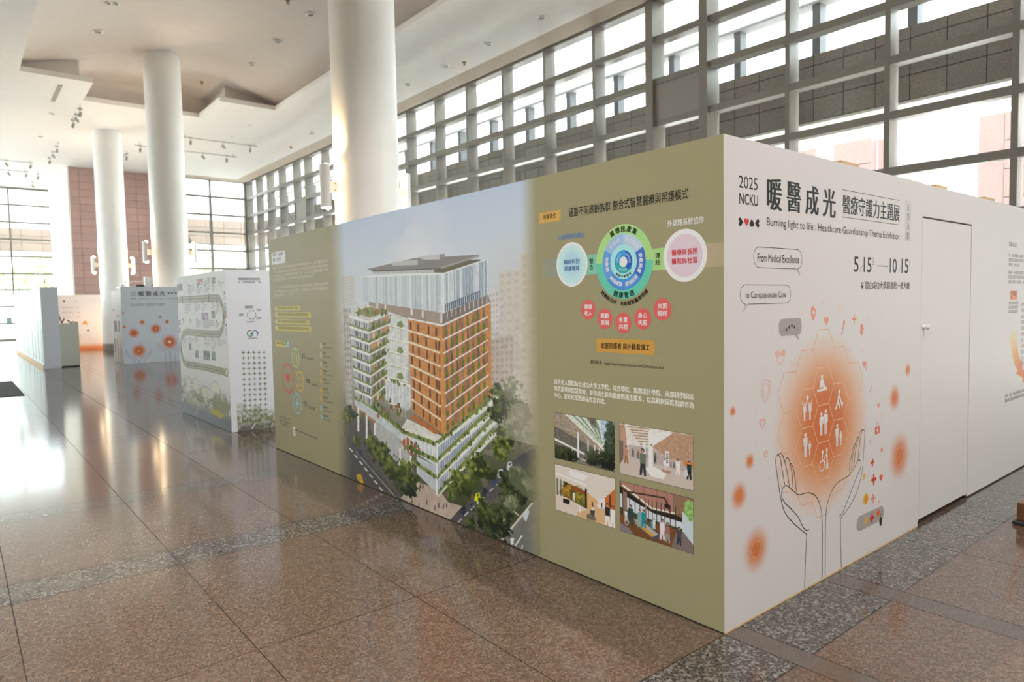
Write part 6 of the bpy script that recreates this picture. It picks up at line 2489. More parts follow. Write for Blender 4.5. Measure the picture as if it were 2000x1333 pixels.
# --- far end of the olive wall
p = Print(GP)
p.poly(p.rrect(-5.86, -5.45, 2.115, 2.25, 0.02), A(222, 222, 218), 1).greek(-5.82, -5.49, 2.13, 2.238, 2, A(70, 66, 60), 2, 3, 0.8, 0.036)
p.build('title_plate', gw)
p = Print(GP)
p.greek(-5.83, -4.36, 1.915, 2.085, 4, A(214, 208, 186), 2, 5, 0.78, 0.034, 0.04)
p.greek(-5.83, -4.36, 1.735, 1.868, 3, A(214, 208, 186), 2, 6, 0.4, 0.034, 0.04)
p.build('paragraph', gw)
p = Print(GP)
for (s1, z0, z1, sd) in ((5.084, 1.596, 1.645, 1), (4.815, 1.520, 1.578, 2), (4.862, 1.446, 1.500, 3), (4.820, 1.371, 1.430, 4)):
    p.rect(-5.81, -s1, z0, z1, A(184, 174, 92), 1).greek(-5.74, -s1 - 0.05, z0 + 0.004, z1 - 0.012, 1, A(92, 86, 52), 2, sd, 1.0, 0.026, 0.03)
    p.rect(-5.81, -5.785, z0 + 0.012, z1 - 0.012, A(226, 222, 196), 2).flush('highlight_bar', gw)
p = Print(GP)
p.rect(-5.82, -5.58, 1.192, 1.262, A(190, 180, 96), 1).rect(-5.58, -5.436, 1.192, 1.262, A(190, 180, 96), 1, A(130, 186, 206)).greek(-5.80, -5.47, 1.196, 1.258, 1, A(96, 88, 52), 2, 9, 1.0, 0.04, 0).flush('heading_tag', gw)
GRN, RED, YEL, BLU = A(176, 196, 128), A(206, 72, 62), A(206, 166, 62), A(128, 180, 198)
p.ring(-5.264, 1.088, 0.096, 0.108, 0, 360, GRN, 1).line([(-5.30, 1.03), (-5.30, 1.12), (-5.264, 1.16), (-5.228, 1.12), (-5.228, 1.03)], 0.012, GRN, 1).flush('diagram_ring', gw)
p.ring(-5.508, 0.848, 0.148, 0.164, 0, 360, RED, 1).heart(-5.505, 0.842, 0.125, RED, 1).flush('heart_ring', gw)
p.ring(-5.171, 0.842, 0.096, 0.110, 0, 360, YEL, 1).line([(-5.21, 0.80), (-5.21, 0.88), (-5.13, 0.88), (-5.13, 0.80)], 0.010, YEL, 1, True).flush('diagram_ring', gw)
p.ring(-5.267, 0.592, 0.098, 0.112, 0, 360, BLU, 1).plus(-5.267, 0.592, 0.05, 0.012, BLU, 1).flush('diagram_ring', gw)
p.line([(-5.36, 0.93), (-5.31, 0.99)], 0.006, INK, 1).line([(-5.34, 0.845), (-5.29, 0.843)], 0.006, INK, 1).line([(-5.40, 0.72), (-5.34, 0.67)], 0.006, INK, 1).flush('connector', gw)
for (r_, z_, en) in ((-5.098, 1.076, 'Physical'), (-5.0, 0.820, 'Sensorial'), (-5.097, 0.572, 'Virtual')):
    p.greek(r_, r_ + 0.10, z_ - 0.006, z_ + 0.062, 1, INK, 2, 4, 1, 0.05, 0).text(en, r_ + 0.13, r_ + 0.29, z_, z_ + 0.036, INK, 2).flush('caption', gw)
for i, z_ in enumerate((1.241, 1.149, 1.058, 0.972, 0.888, 0.79, 0.705, 0.608, 0.52)):
    c_ = GRN if i < 3 else YEL if i < 7 else BLU
    p.ring(-4.60 - i * 0.006, z_, 0.018, 0.026, 0, 360, c_, 1, 16).disc(-4.60 - i * 0.006, z_, 0.010, c_, 1, 10)
    p.greek(-4.55 - i * 0.006, -4.47, z_, z_ + 0.03, 1, INK, 2, i, 1, 0.022, 0).greek(-4.55 - i * 0.006, -4.34 - 0.05 * (i % 3), z_ - 0.03, z_ - 0.008, 1, A(90, 86, 66), 2, i, 1, 0.014, 0.1).flush('list_entry', gw)
p.greek(-5.79, -5.48, 0.285, 0.40, 3, A(90, 84, 60), 2, 5, 0.9, 0.016, 0.2)
p.poly(p.rrect(-5.405, -5.35, 0.225, 0.325, 0.014), A(226, 222, 214), 1).rect(-5.385, -5.37, 0.245, 0.30, A(120, 60, 90), 2).line([(-5.35, 0.30), (-4.76, 0.28)], 0.006, INK, 1)
p.build('footnote', gw)
# --- the white wall
p = Print(WP)
p.text('2025', 0.127, 0.291, 2.163, 2.222, INK, 2).text('NCKU', 0.131, 0.295, 2.086, 2.138, INK, 2, 0.01)
p.flush('title_line', fw)
p.heart(0.145, 2.000, 0.042, INK, 2, math.pi / 2).heart(0.193, 2.000, 0.042, A(196, 40, 40), 2).heart(0.239, 2.004, 0.040, INK, 2, 0, True).heart(0.286, 2.002, 0.042, INK, 2, -math.pi / 2).flush('card_suit_row', fw)
for ch, a, b, z0, z1 in (('暖', 0.377, 0.524, 2.077, 2.239), ('醫', 0.568, 0.719, 2.080, 2.238), ('成', 0.763, 0.913, 2.080, 2.236), ('光', 0.955, 1.111, 2.080, 2.239)):
    p.text(ch, a + 0.006, b - 0.006, z0, z1, INK, 2, 0.0, 0.0055)
p.flush('title_characters', fw)
p.text('醫療守護力主題展', 1.196, 1.991, 2.112, 2.222, INK, 2, 0.0, 0.0026)
p.flush('title_line', fw)
p.line([(1.19, 2.249), (1.988, 2.249)], 0.003, INK, 2).flush('title_rule', fw).line([(1.19, 2.092), (1.988, 2.092)], 0.003, INK, 2).flush('title_rule', fw)
p.text('Burning light to life : Healthcare Guardianship Theme Exhibition', 0.377, 1.989, 1.984, 2.038, INK, 2).flush('title_line', fw)
p.line([(2.093, 1.993), (2.164, 1.993), (2.164, 2.256), (2.093, 2.256)], 0.003, A(90, 80, 74), 2, True).vtext('系列活動', 2.110, 2.148, 1.998, 2.246, A(80, 70, 66), 2)
p.build('boxed_characters', fw)
p = Print(WP)
def bubble(r0, r1, z0, z1, rad, tail):
    q = p.rrect(r0, r1, z0, z1, rad)
    # splice the tail into the bottom edge
    tx, tz, bx0, bx1 = tail
    out = []; done = False
    for i, pt in enumerate(q):
        out.append(pt)
        if not done and abs(pt[1] - z0) < 1e-6 and abs(q[(i + 1) % len(q)][1] - z0) < 1e-6 and q[(i + 1) % len(q)][0] > pt[0] + rad * 0.3:
            out += [(bx0, z0), (tx, tz), (bx1, z0)]; done = True
    return out
p.line(bubble(0.256, 0.731, 1.783, 1.886, 0.05, (0.709, 1.752, 0.665, 0.685)), 0.003, INK, 2, True)
p.text('From Medical Excellence', 0.291, 0.700, 1.812, 1.853, INK, 3).flush('speech_bubble', fw)
p.line(bubble(0.138, 0.612, 1.602, 1.697, 0.046, (0.166, 1.566, 0.182, 0.205)), 0.003, INK, 2, True)
p.text('to Compassionate Care', 0.183, 0.565, 1.622, 1.664, INK, 3).flush('speech_bubble', fw)
p.poly(bubble(0.496, 0.729, 1.430, 1.520, 0.03, (0.705, 1.398, 0.655, 0.685)), A(158, 152, 150), 2)
for i, (dz, w_) in enumerate(((-.018, .006), (-.012, .008), (0, .009), (.008, .009), (-.001, .009), (-.014, .006))): p.disc(0.545 + i * 0.027, 1.473 + dz, w_, A(50, 48, 50) if 0 < i < 5 else A(110, 106, 106), 3, 10)
p.build('speech_bubble', fw)
p = Print(WP)
p.text('5', 1.346, 1.404, 1.777, 1.867, INK, 2, 0.012).line([(1.423, 1.777), (1.463, 1.822)], 0.003, INK, 2).text('15', 1.475, 1.580, 1.777, 1.867, INK, 2, 0.012)
p.flush('date', fw)
p.line([(1.661, 1.819), (1.820, 1.819)], 0.004, INK, 2).flush('date_rule', fw).text('10', 1.851, 1.955, 1.779, 1.870, INK, 2, 0.012).line([(1.985, 1.779), (2.022, 1.822)], 0.003, INK, 2).text('15', 2.035, 2.142, 1.779, 1.872, INK, 2, 0.012)
p.flush('date', fw)
for a in (1.597, 2.154): p.greek(a, a + 0.022, 1.818, 1.870, 4, A(80, 74, 72), 2, 2, 1, 0.02, 0)
p.disc(1.457, 1.700, 0.016, INK, 2, 16).poly([(1.443, 1.694), (1.457, 1.668), (1.471, 1.694)], INK, 2).disc(1.457, 1.702, 0.007, WHITE, 3, 12)
p.text('國立成功大學圖書館一樓大廳', 1.495, 2.168, 1.672, 1.722, A(60, 54, 52), 2, 0.0, 0.0012)
p.build('place_line', fw)

# the glowing honeycomb held by two hands
OR = A(200, 120, 70); ORD = A(198, 104, 52)
p = Print(WP)
gc = (0.995, 0.905)
n, m_ = 64, 26
P_ = [gc]; C_ = [ORD]
def gcol(t):
    st = [(0, (196, 102, 52)), (0.35, (200, 118, 70)), (0.6, (208, 158, 122)), (0.8, (211, 188, 172)), (1.0, WHITE8)]
    for (a, ca), (b, cb) in zip(st, st[1:]):
        if t <= b: return A(*[ca[i] + (cb[i] - ca[i]) * (t - a) / (b - a) for i in range(3)])
    return WHITE
for j in range(1, m_ + 1):
    for i in range(n):
        a = 2 * math.pi * i / n; P_.append((gc[0] + 0.565 * j / m_ * math.cos(a), gc[1] + 0.53 * j / m_ * math.sin(a))); C_.append(gcol(j / m_))
F_ = [(0, 1 + i, 1 + (i + 1) % n) for i in range(n)]
for j in range(m_ - 1):
    for i in range(n):
        a = 1 + j * n; F_.append((a + i, a + n + i, a + n + (i + 1) % n, a + (i + 1) % n))
p.add(P_, F_, C_, 1)
hs = 0.1235
def hexpts(cx, cz, r): return [(cx + r * math.cos(math.radians(60 * i)), cz + r * math.sin(math.radians(60 * i))) for i in range(6)]
cen = [(0.98, 0.912)]
for ring in range(2):
    for i in range(6):
        a = math.radians(30 + 60 * i); d_ = hs * math.sqrt(3)
        cen.append((0.98 + d_ * math.cos(a), 0.912 + d_ * math.sin(a))) if ring == 0 else cen.append((0.98 + 2 * d_ * math.cos(a), 0.912 + 2 * d_ * math.sin(a)))
for i in range(6):
    a = math.radians(60 * i); cen.append((0.98 + 3 * hs * math.cos(a), 0.912 + 3 * hs * math.sin(a)))
for i, (hx, hz) in enumerate(cen):
    c_ = A(232, 206, 186) if i == 0 else A(222, 174, 140) if i < 7 else A(214, 168, 136)
    p.line(hexpts(hx, hz, hs), 0.007 if i < 7 else 0.005, c_, 3 if i < 7 else 2, True)
PWt = A(236, 226, 220)
def figure(x, z, h, lean=0.0):
    p.disc(x, z + h * 0.44, h * 0.09, PWt, 4, 12)
    p.poly([(x - h * .13, z + h * .33), (x + h * .13, z + h * .33), (x + h * .11, z - h * .05), (x - h * .11, z - h * .05)], PWt, 4)
    p.poly([(x - h * .10, z - h * .04), (x - h * .005, z - h * .04), (x - h * .01, z - h * .5), (x - h * .09, z - h * .5)], PWt, 4)
    p.poly([(x + h * .005, z - h * .04), (x + h * .10, z - h * .04), (x + h * .09, z - h * .5), (x + h * .01, z - h * .5)], PWt, 4)
    p.poly([(x - h * .13, z + h * .33), (x - h * .18, z + h * .3), (x - h * .2, z - h * .02), (x - h * .15, z - h * .02)], PWt, 4)
    p.poly([(x + h * .13, z + h * .33), (x + h * .18, z + h * .3), (x + h * .2, z - h * .02), (x + h * .15, z - h * .02)], PWt, 4)
figure(0.955, 0.910, 0.13); figure(1.005, 0.915, 0.14)
figure(0.775, 0.815, 0.13); figure(0.825, 0.792, 0.08); figure(1.145, 0.818, 0.13); figure(1.192, 0.796, 0.085)
for fx in (0.765, 0.825):
    figure(fx, 1.000, 0.095)
    for sd in (-1, 1): p.line([(fx + sd * 0.012, 1.03), (fx + sd * 0.026, 1.062)], 0.008, PWt, 4)
p.disc(0.797, 1.076, 0.013, PWt, 4, 12)
p.disc(0.960, 1.180, 0.013, PWt, 4, 12).poly([(0.945, 1.165), (0.975, 1.165), (0.995, 1.120), (0.93, 1.120)], PWt, 4).rect(0.905, 1.02, 1.098, 1.112, PWt, 4).poly([(0.98, 1.125), (1.015, 1.118), (1.02, 1.108), (0.975, 1.11)], PWt, 4)
p.disc(1.170, 1.075, 0.013, PWt, 4, 12).line([(1.165, 1.06), (1.155, 1.02), (1.125, 0.975)], 0.016, PWt, 4).line([(1.155, 1.02), (1.178, 0.98)], 0.014, PWt, 4).line([(1.168, 1.052), (1.195, 1.01), (1.21, 0.975)], 0.012, PWt, 4).line([(1.195, 1.005), (1.22, 1.00)], 0.012, PWt, 4)
p.ring(0.965, 0.668, 0.026, 0.033, 0, 360, PWt, 4, 20).disc(0.972, 0.745, 0.012, PWt, 4, 12).line([(0.97, 0.732), (0.965, 0.70), (0.99, 0.695), (1.0, 0.665)], 0.012, PWt, 4)
p.disc(1.022, 0.752, 0.012, PWt, 4, 12).line([(1.022, 0.738), (1.026, 0.69), (1.018, 0.64)], 0.014, PWt, 4).line([(1.02, 0.73), (0.99, 0.705)], 0.009, PWt, 4).line([(1.026, 0.69), (1.04, 0.642)], 0.010, PWt, 4)
p.build('honeycomb_glow', fw)
def smooth(pts, n=8):
    P = [np.array(q, float) for q in pts]; P = [P[0]] + P + [P[-1]]; out = []
    for i in range(1, len(P) - 2):
        for k in range(n):
            t = k / n; a, b, c_, d_ = P[i - 1], P[i], P[i + 1], P[i + 2]
            out.append(tuple(0.5 * (2 * b + (c_ - a) * t + (2 * a - 5 * b + 4 * c_ - d_) * t * t + (3 * b - a - 3 * c_ + d_) * t ** 3)))
    return out + [tuple(P[-1])]
p = Print(WP)
HANDS = [[(0.773, 0.01), (0.794, 0.312)], [(0.794, 0.312), (0.72, 0.36), (0.654, 0.405), (0.57, 0.475), (0.53, 0.54), (0.505, 0.614), (0.483, 0.70), (0.467, 0.772), (0.474, 0.802), (0.490, 0.808), (0.512, 0.785), (0.535, 0.71), (0.560, 0.632)],
         [(0.492, 0.806), (0.515, 0.812), (0.540, 0.79), (0.575, 0.72), (0.605, 0.622)], [(0.556, 0.755), (0.575, 0.775), (0.600, 0.765), (0.630, 0.695), (0.645, 0.600)], [(0.604, 0.735), (0.624, 0.738), (0.648, 0.705), (0.668, 0.64), (0.681, 0.575)],
         [(0.823, 0.332), (0.79, 0.335), (0.755, 0.362), (0.70, 0.43), (0.63, 0.488), (0.56, 0.538), (0.527, 0.581), (0.533, 0.615), (0.56, 0.628), (0.592, 0.622), (0.64, 0.590), (0.705, 0.553), (0.77, 0.548), (0.827, 0.540), (0.89, 0.512), (0.935, 0.465), (0.962, 0.40), (0.975, 0.30), (0.977, 0.01)],
         [(1.012, 0.01), (1.012, 0.30), (1.022, 0.40), (1.045, 0.455), (1.09, 0.505), (1.157, 0.537), (1.23, 0.546), (1.30, 0.555), (1.361, 0.585), (1.405, 0.618), (1.440, 0.626), (1.462, 0.608), (1.455, 0.575), (1.408, 0.532), (1.340, 0.46), (1.270, 0.385), (1.225, 0.345), (1.175, 0.328)],
         [(1.212, 0.01), (1.197, 0.29), (1.210, 0.318), (1.313, 0.362), (1.40, 0.425), (1.455, 0.50), (1.482, 0.56), (1.500, 0.68), (1.510, 0.772), (1.502, 0.802), (1.484, 0.808), (1.462, 0.785), (1.435, 0.71), (1.418, 0.622)],
         [(1.484, 0.808), (1.455, 0.805), (1.43, 0.775), (1.385, 0.69), (1.365, 0.600)], [(1.428, 0.77), (1.40, 0.762), (1.37, 0.71), (1.345, 0.655), (1.335, 0.580)], [(1.388, 0.735), (1.36, 0.725), (1.33, 0.67), (1.312, 0.625), (1.305, 0.57)]]
for i, h_ in enumerate(HANDS):
    p.line(smooth(h_), 0.0038, A(40, 38, 38), 5)
    if i == 5: p.flush('drawn_hand', fw)
p.build('drawn_hand', fw)
p = Print(WP)
for (r_, z_, R_) in ((0.073, 1.085, 0.034), (0.222, 0.816, 0.052), (0.126, 0.659, 0.088), (0.281, 0.352, 0.142), (2.157, 1.127, 0.058), (1.948, 0.958, 0.104), (2.038, 0.555, 0.19)):
    p.glow(r_, z_, R_, OR, WHITE, 1, hard=0.18)
    if R_ > 0.12: p.line(hexpts(r_, z_, R_ * 0.34), 0.004, A(226, 170, 130), 2, True)
    p.flush('orange_dot', fw)
p = Print(WP)
LO = A(214, 150, 130); PK = A(212, 176, 166); VP = A(212, 198, 192); RE = A(192, 58, 52); PL = A(208, 140, 132)
p.heart(1.006, 1.492, 0.055, LO, 2).flush('care_icon', fw).line([(1.195, 1.405), (1.225, 1.485)], 0.012, PL, 2).disc(1.225, 1.478, 0.014, PL, 2, 12).flush('care_icon', fw).plus(1.353, 1.495, 0.028, 0.007, PL, 2).flush('care_icon', fw).poly([(1.435, 1.45), (1.465, 1.465), (1.488, 1.43), (1.46, 1.39), (1.435, 1.405)], PL, 2).flush('care_icon', fw)
p.poly([(0.83, 1.57), (0.855, 1.585), (0.885, 1.56), (0.878, 1.52), (0.852, 1.50), (0.83, 1.53)], LO, 2).poly([(0.842, 1.545), (0.856, 1.56), (0.873, 1.545), (0.866, 1.53)], WHITE, 3).flush('care_icon', fw)
for (r_, z_, h_) in ((0.971, 1.602, .022), (1.159, 1.562, .030), (1.53, 1.495, .022), (0.706, 1.545, .022), (1.47, 1.30, .02)): p.plus(r_, z_, h_, h_ * .25, VP, 2).flush('care_icon', fw)
for (r_, z_) in ((0.428, 1.464), (0.338, 1.269), (0.466, 1.215), (0.267, 1.075), (0.292, 0.89), (0.413, 0.69)): p.heart(r_, z_, 0.024, VP, 2).flush('care_icon', fw)
p.poly([(0.455, 1.345), (0.49, 1.36), (0.512, 1.345), (0.512, 1.33), (0.475, 1.315)], PK, 2).poly([(0.565, 1.35), (0.535, 1.36), (0.515, 1.345), (0.515, 1.33), (0.555, 1.315)], PK, 2).line([(0.475, 1.31), (0.512, 1.28), (0.55, 1.31)], 0.008, PK, 2).flush('care_icon', fw)
sh = [(0.33, 1.20), (0.371, 1.215), (0.412, 1.20), (0.408, 1.13), (0.371, 1.095), (0.334, 1.13)]
p.line(sh, 0.006, PK, 2, True).line([(0.347, 1.185), (0.371, 1.195), (0.395, 1.185), (0.392, 1.14), (0.371, 1.118), (0.35, 1.14)], 0.005, PK, 2, True).flush('care_icon', fw)
p.heart(0.339, 0.99, 0.06, PK, 2).heart(0.339, 0.99, 0.03, WHITE, 3).flush('care_icon', fw).heart(0.372, 0.826, 0.045, PK, 2, 0.4).heart(0.372, 0.826, 0.02, WHITE, 3, 0.4).flush('care_icon', fw)
p.heart(1.495, 1.21, 0.05, PL, 2).rect(1.515, 1.535, 1.17, 1.22, PK, 2).flush('care_icon', fw).line([(1.57, 1.03), (1.605, 1.07)], 0.008, PL, 2).flush('care_icon', fw)
p.heart(1.706, 0.93, 0.034, PL, 2, 0.3).flush('care_icon', fw).heart(1.731, 0.86, 0.022, PK, 2).flush('care_icon', fw).poly(p.rrect(1.655, 1.725, 0.752, 0.80, 0.008), A(206, 110, 104), 2).line([(1.675, 0.80), (1.68, 0.82), (1.70, 0.82), (1.705, 0.80)], 0.006, A(206, 110, 104), 2).plus(1.69, 0.776, 0.012, 0.004, WHITE, 3).flush('care_icon', fw)
p.plus(1.588, 0.717, 0.016, 0.004, PK, 2).flush('care_icon', fw).heart(1.756, 0.636, 0.034, PL, 2, -0.4).flush('care_icon', fw).plus(1.625, 0.58, 0.026, 0.008, A(200, 80, 70), 2).flush('care_icon', fw)
p.star(1.507, 0.51, 0.03, A(222, 176, 74), 2).flush('care_icon', fw).plus(1.647, 0.467, 0.034, 0.011, RE, 2).flush('care_icon', fw).heart(1.753, 0.458, 0.05, A(214, 100, 70), 2).flush('care_icon', fw)
p.disc(1.536, 0.363, 0.036, A(222, 178, 60), 2, 20).plus(1.536, 0.363, 0.022, 0.007, A(214, 130, 40), 3).flush('care_icon', fw).plus(1.642, 0.345, 0.030, 0.009, PL, 2).flush('care_icon', fw).heart(1.729, 0.305, 0.03, PK, 2).flush('care_icon', fw)
p.poly(p.rrect(1.41, 1.80, 0.178, 0.272, 0.045), A(158, 156, 152), 2)
p.star(1.543, 0.225, 0.030, A(224, 170, 56), 3).plus(1.626, 0.222, 0.030, 0.011, RE, 3).heart(1.715, 0.228, 0.052, A(218, 96, 60), 3)
p.poly([(1.742, 0.222), (1.750, 0.225), (1.753, 0.200), (1.772, 0.196), (1.776, 0.165), (1.762, 0.142), (1.742, 0.146), (1.732, 0.178), (1.738, 0.184)], A(36, 36, 38), 4)
p.build('reaction_bar', fw)
# far text on the white wall right of the door
p = Print(WP2)
p.greek(4.334, 4.60, 2.025, 2.080, 1, A(70, 62, 58), 2, 1, 1, 0.055, 0)
p.greek(4.335, 5.3, 1.856, 1.98, 3, A(120, 108, 102), 2, 2, 0.35, 0.04, 0.06).greek(4.335, 5.3, 1.705, 1.83, 3, A(120, 108, 102), 2, 3, 0.8, 0.04, 0.06)
p.poly(p.rrect(4.40, 4.60, 1.575, 1.655, 0.012), A(206, 118, 52), 1).text('2', 4.415, 4.455, 1.592, 1.64, A(70, 36, 20), 3).greek(4.47, 4.59, 1.588, 1.65, 1, A(90, 48, 26), 3, 3, 1, 0.035, 0)
p.greek(4.36, 4.66, 1.445, 1.56, 3, A(130, 116, 108), 2, 4, 1, 0.034, 0.06)
for k in range(11): p.greek(4.74, 5.2, 1.50 - k * 0.055, 1.545 - k * 0.055, 1, A(150, 120, 112), 2, k, 1, 0.034, 0.05)
ar = [(4.40, 1.32), (4.43, 1.20), (4.49, 1.08), (4.58, 0.98), (4.66, 0.93)]; br = [(4.60, 1.32), (4.61, 1.24), (4.64, 1.14), (4.69, 1.06), (4.76, 1.0)]
cg = [WHITE, A(212, 190, 150), A(212, 164, 96), A(210, 138, 56), A(208, 116, 36)]
pts = []; cc = []
for a, b, c_ in zip(ar, br, cg): pts += [a, b]; cc += [c_, c_]
p.add(pts, [(2 * i, 2 * i + 1, 2 * i + 3, 2 * i + 2) for i in range(4)], cc, 1).poly([(4.62, 0.90), (4.80, 1.03), (4.82, 0.85)], A(208, 112, 34), 1).poly(p.rrect(4.82, 5.2, 0.80, 0.92, 0.02), A(206, 112, 44), 1)
p.greek(4.31, 5.1, 0.655, 0.74, 2, A(90, 82, 78), 2, 7, 0.9, 0.032, 0.1)
p.build('process_text', fw2)
# ------------------------------------------------------------------ the booths farther down the hall
WHB8 = (196, 199, 206); WHB = A(*WHB8)
# timeline booth
b2 = empty('exhibition_booth', (0.6, 8.5, 0), 'white exhibition booth with a winding olive timeline and rows of green plus signs', 'booth')
h2 = 2.135
tl = solid(MB().box(-0.075, 0.0, 7.33, 9.80, 0.004, h2).build('timeline_wall', M['print'], b2), WHITE)
tf = solid(MB().box(0.0005, 1.55, 7.33, 7.41, 0.004, h2).build('plus_sign_wall', M['print'], b2), WHB)
solid(MB().box(0.0005, 1.55, 9.72, 9.80, 0.004, h2).build('rear_wall', M['print'], b2), WHB)
solid(MB().box(1.47, 1.55, 7.4105, 9.7195, 0.004, h2).build('side_wall', M['print'], b2), WHB)
solid(MB().box(-0.075, 0.0, 7.329, 7.3298, 0.004, h2).build('corner_return', M['print'], b2), WHB)
TP = on_x(-0.075); FP = on_y(7.329)
q = Picture(150, 90, WHITE8); nz = q.fbm(7, 21, 5, 1.6); nf = q.fbm(24, 22, 4, 1.8); nb = q.fbm(40, 23, 2, 1.8)
yv = q.y
q.blend(np.clip((0.62 - yv + (nz - .5) * .5) * 2.2, 0, 0.8), (150, 148, 132)); q.blend(np.clip((nf - .52) * 6, 0, .7) * np.clip((0.9 - yv) * 2, 0, 1), (214, 212, 202))
q.blend(np.clip((nz - .5) * 7, 0, .75) * np.clip((0.75 - yv) * 3, 0, 1), (112, 112, 72)); q.blend(np.clip((nb - .62) * 9, 0, .5) * np.clip((0.8 - yv) * 3, 0, 1), (78, 78, 62))
for (x0, y0, w, h) in ((0.12, .5, .1, .26), (.27, .55, .13, .22), (.45, .46, .2, .2), (.68, .6, .12, .2)):
    q.poly([(x0, y0), (x0 + w, y0), (x0 + w, y0 + h * .6), (x0 + w / 2, y0 + h), (x0, y0 + h * .6)], (212, 208, 196), .7); q.poly([(x0 - .02, y0 + h * .6), (x0 + w / 2, y0 + h * 1.05), (x0 + w + .02, y0 + h * .6), (x0 + w / 2, y0 + h * .85)], (160, 156, 144), .7)
q.blend(np.clip((0.24 - yv + .04 * q.x) * 9, 0, .9), (84, 84, 88)); q.poly([(.62, .2), (.82, .16), (.88, .24), (.78, .3), (.64, .28)], (176, 166, 84)); q.poly([(.3, .05), (.36, .26), (.38, .26), (.33, .05)], (170, 170, 172))
q.poly([(.02, .2), (.1, .16), (.12, .28), (.04, .3)], (110, 112, 116))
q.blend(np.clip((yv - .86) / .14, 0, 1), WHITE8)
q.build('townscape_print', tl, TP, -9.80, -7.33, 0.005, 0.80, 1)
p = Print(TP)
tub = smooth([(-9.80, 1.777), (-9.42, 1.782), (-8.616, 1.779), (-7.80, 1.776), (-7.62, 1.755), (-7.50, 1.66), (-7.465, 1.53), (-7.52, 1.40), (-7.64, 1.315), (-7.85, 1.285), (-8.695, 1.282), (-9.25, 1.286), (-9.50, 1.262), (-9.67, 1.17), (-9.72, 1.02), (-9.66, 0.88), (-9.53, 0.80), (-9.30, 0.785), (-8.398, 0.797), (-7.46, 0.789)], 8)
p.line(tub, 0.100, A(122, 114, 86), 2).line(tub, 0.062, A(152, 144, 116), 3).line(tub, 0.014, A(78, 70, 50), 4)
p.ring(-7.44, 0.789, 0.04, 0.062, 0, 360, A(120, 112, 84), 5, 24).disc(-7.44, 0.789, 0.04, A(206, 204, 196), 5, 20)
for i in range(4, len(tub) - 2, 7): p.disc(tub[i][0], tub[i][1], 0.019, A(78, 70, 54), 5, 10)
for (r_, z_) in ((-9.5, 1.78), (-9.05, 1.78), (-8.1, 1.777), (-7.47, 1.52), (-9.72, 1.0), (-9.33, .785), (-8.95, .79)): p.poly([(r_ - .03, z_), (r_, z_ + .08), (r_ + .03, z_), (r_, z_ - .08)], A(60, 54, 46), 6)
p.build('timeline', tl)
p = Print(TP)
TC = [(96, 96, 94), (160, 130, 124), (170, 168, 160), (120, 122, 104), (140, 156, 152), (160, 120, 118), (140, 128, 150), (86, 92, 84), (130, 112, 106), (156, 112, 106), (100, 96, 92), (92, 92, 86), (88, 88, 80), (96, 96, 90)]
for i, (a, b, z0, z1) in enumerate([(9.79, 9.481, 1.919, 2.029), (8.684, 8.349, 1.974, 2.062), (8.29, 7.982, 1.971, 2.061), (7.94, 7.767, 1.972, 2.058), (7.425, 7.34, 1.6, 1.705), (7.41, 7.34, 1.507, 1.6), (8.498, 8.165, 1.481, 1.578), (8.01, 7.847, 1.502, 1.602), (9.78, 9.686, 1.384, 1.466), (9.78, 9.706, 1.261, 1.352), (9.257, 9.116, 1.014, 1.119), (8.926, 8.752, 0.913, 1.024), (8.491, 8.176, 0.909, 1.038), (8.096, 7.901, 0.92, 1.044)]):
    c_ = TC[i]; p.rect(-a, -b, z0, z1, A(*c_), 2)
    rd = random.Random(i)
    for k in range(9):
        x0 = -a + rd.random() * (a - b) * .8; y0 = z0 + rd.random() * (z1 - z0) * .7; d = rd.uniform(-50, 60)
        p.rect(x0, min(-b, x0 + (a - b) * rd.uniform(.1, .3)), y0, min(z1, y0 + (z1 - z0) * rd.uniform(.15, .4)), A(*[max(20, min(230, q_ + d)) for q_ in c_]), 3)
    p.flush('small_photo', tl)
p = Print(TP)
for i, (a, b, z0, z1) in enumerate([(9.156, 8.829, 1.854, 1.985), (8.681, 8.381, 1.85, 1.95), (8.308, 7.999, 1.855, 1.948), (7.937, 7.771, 1.857, 1.941), (7.65, 7.36, 1.917, 1.977), (7.44, 7.345, 1.73, 1.83), (9.391, 9.034, 1.558, 1.71), (8.839, 8.515, 1.59, 1.704), (8.457, 8.175, 1.6, 1.7), (7.993, 7.831, 1.618, 1.706), (7.8, 7.616, 1.558, 1.704), (9.572, 9.39, 1.411, 1.468), (9.15, 9.019, 1.404, 1.46), (8.801, 8.531, 1.344, 1.464), (8.445, 7.891, 1.35, 1.479), (7.842, 7.651, 1.36, 1.451), (7.425, 7.345, 1.262, 1.408), (9.582, 9.313, 1.104, 1.18), (9.238, 8.944, 1.126, 1.19), (8.891, 8.671, 1.127, 1.198), (8.43, 8.122, 1.069, 1.213), (8.074, 7.816, 1.073, 1.212), (7.763, 7.4, 1.125, 1.215)]):
    n_ = max(1, round((z1 - z0) / 0.032)); p.greek(-a, -b, z0, z1, n_, A(132, 134, 134), 2, i, 0.6, 0.026, 0.1)
    p.rect(-a + .02, -a + .07, z1 + 0.004, z1 + 0.024, A(90, 90, 90), 2).flush('timeline_note', tl)
p = Print(FP)
p.greek(0.085, 0.392, 1.985, 2.030, 1, A(74, 74, 78), 2, 1, 1, 0.026, 0).greek(0.085, 0.392, 1.955, 1.984, 1, A(112, 112, 116), 2, 2, 1, 0.02, 0.2)
for k in range(8): p.ring(0.241, 1.541, 0.052, 0.062, k * 45 + 6, k * 45 + 37, A(112, 132, 98), 2, 8)
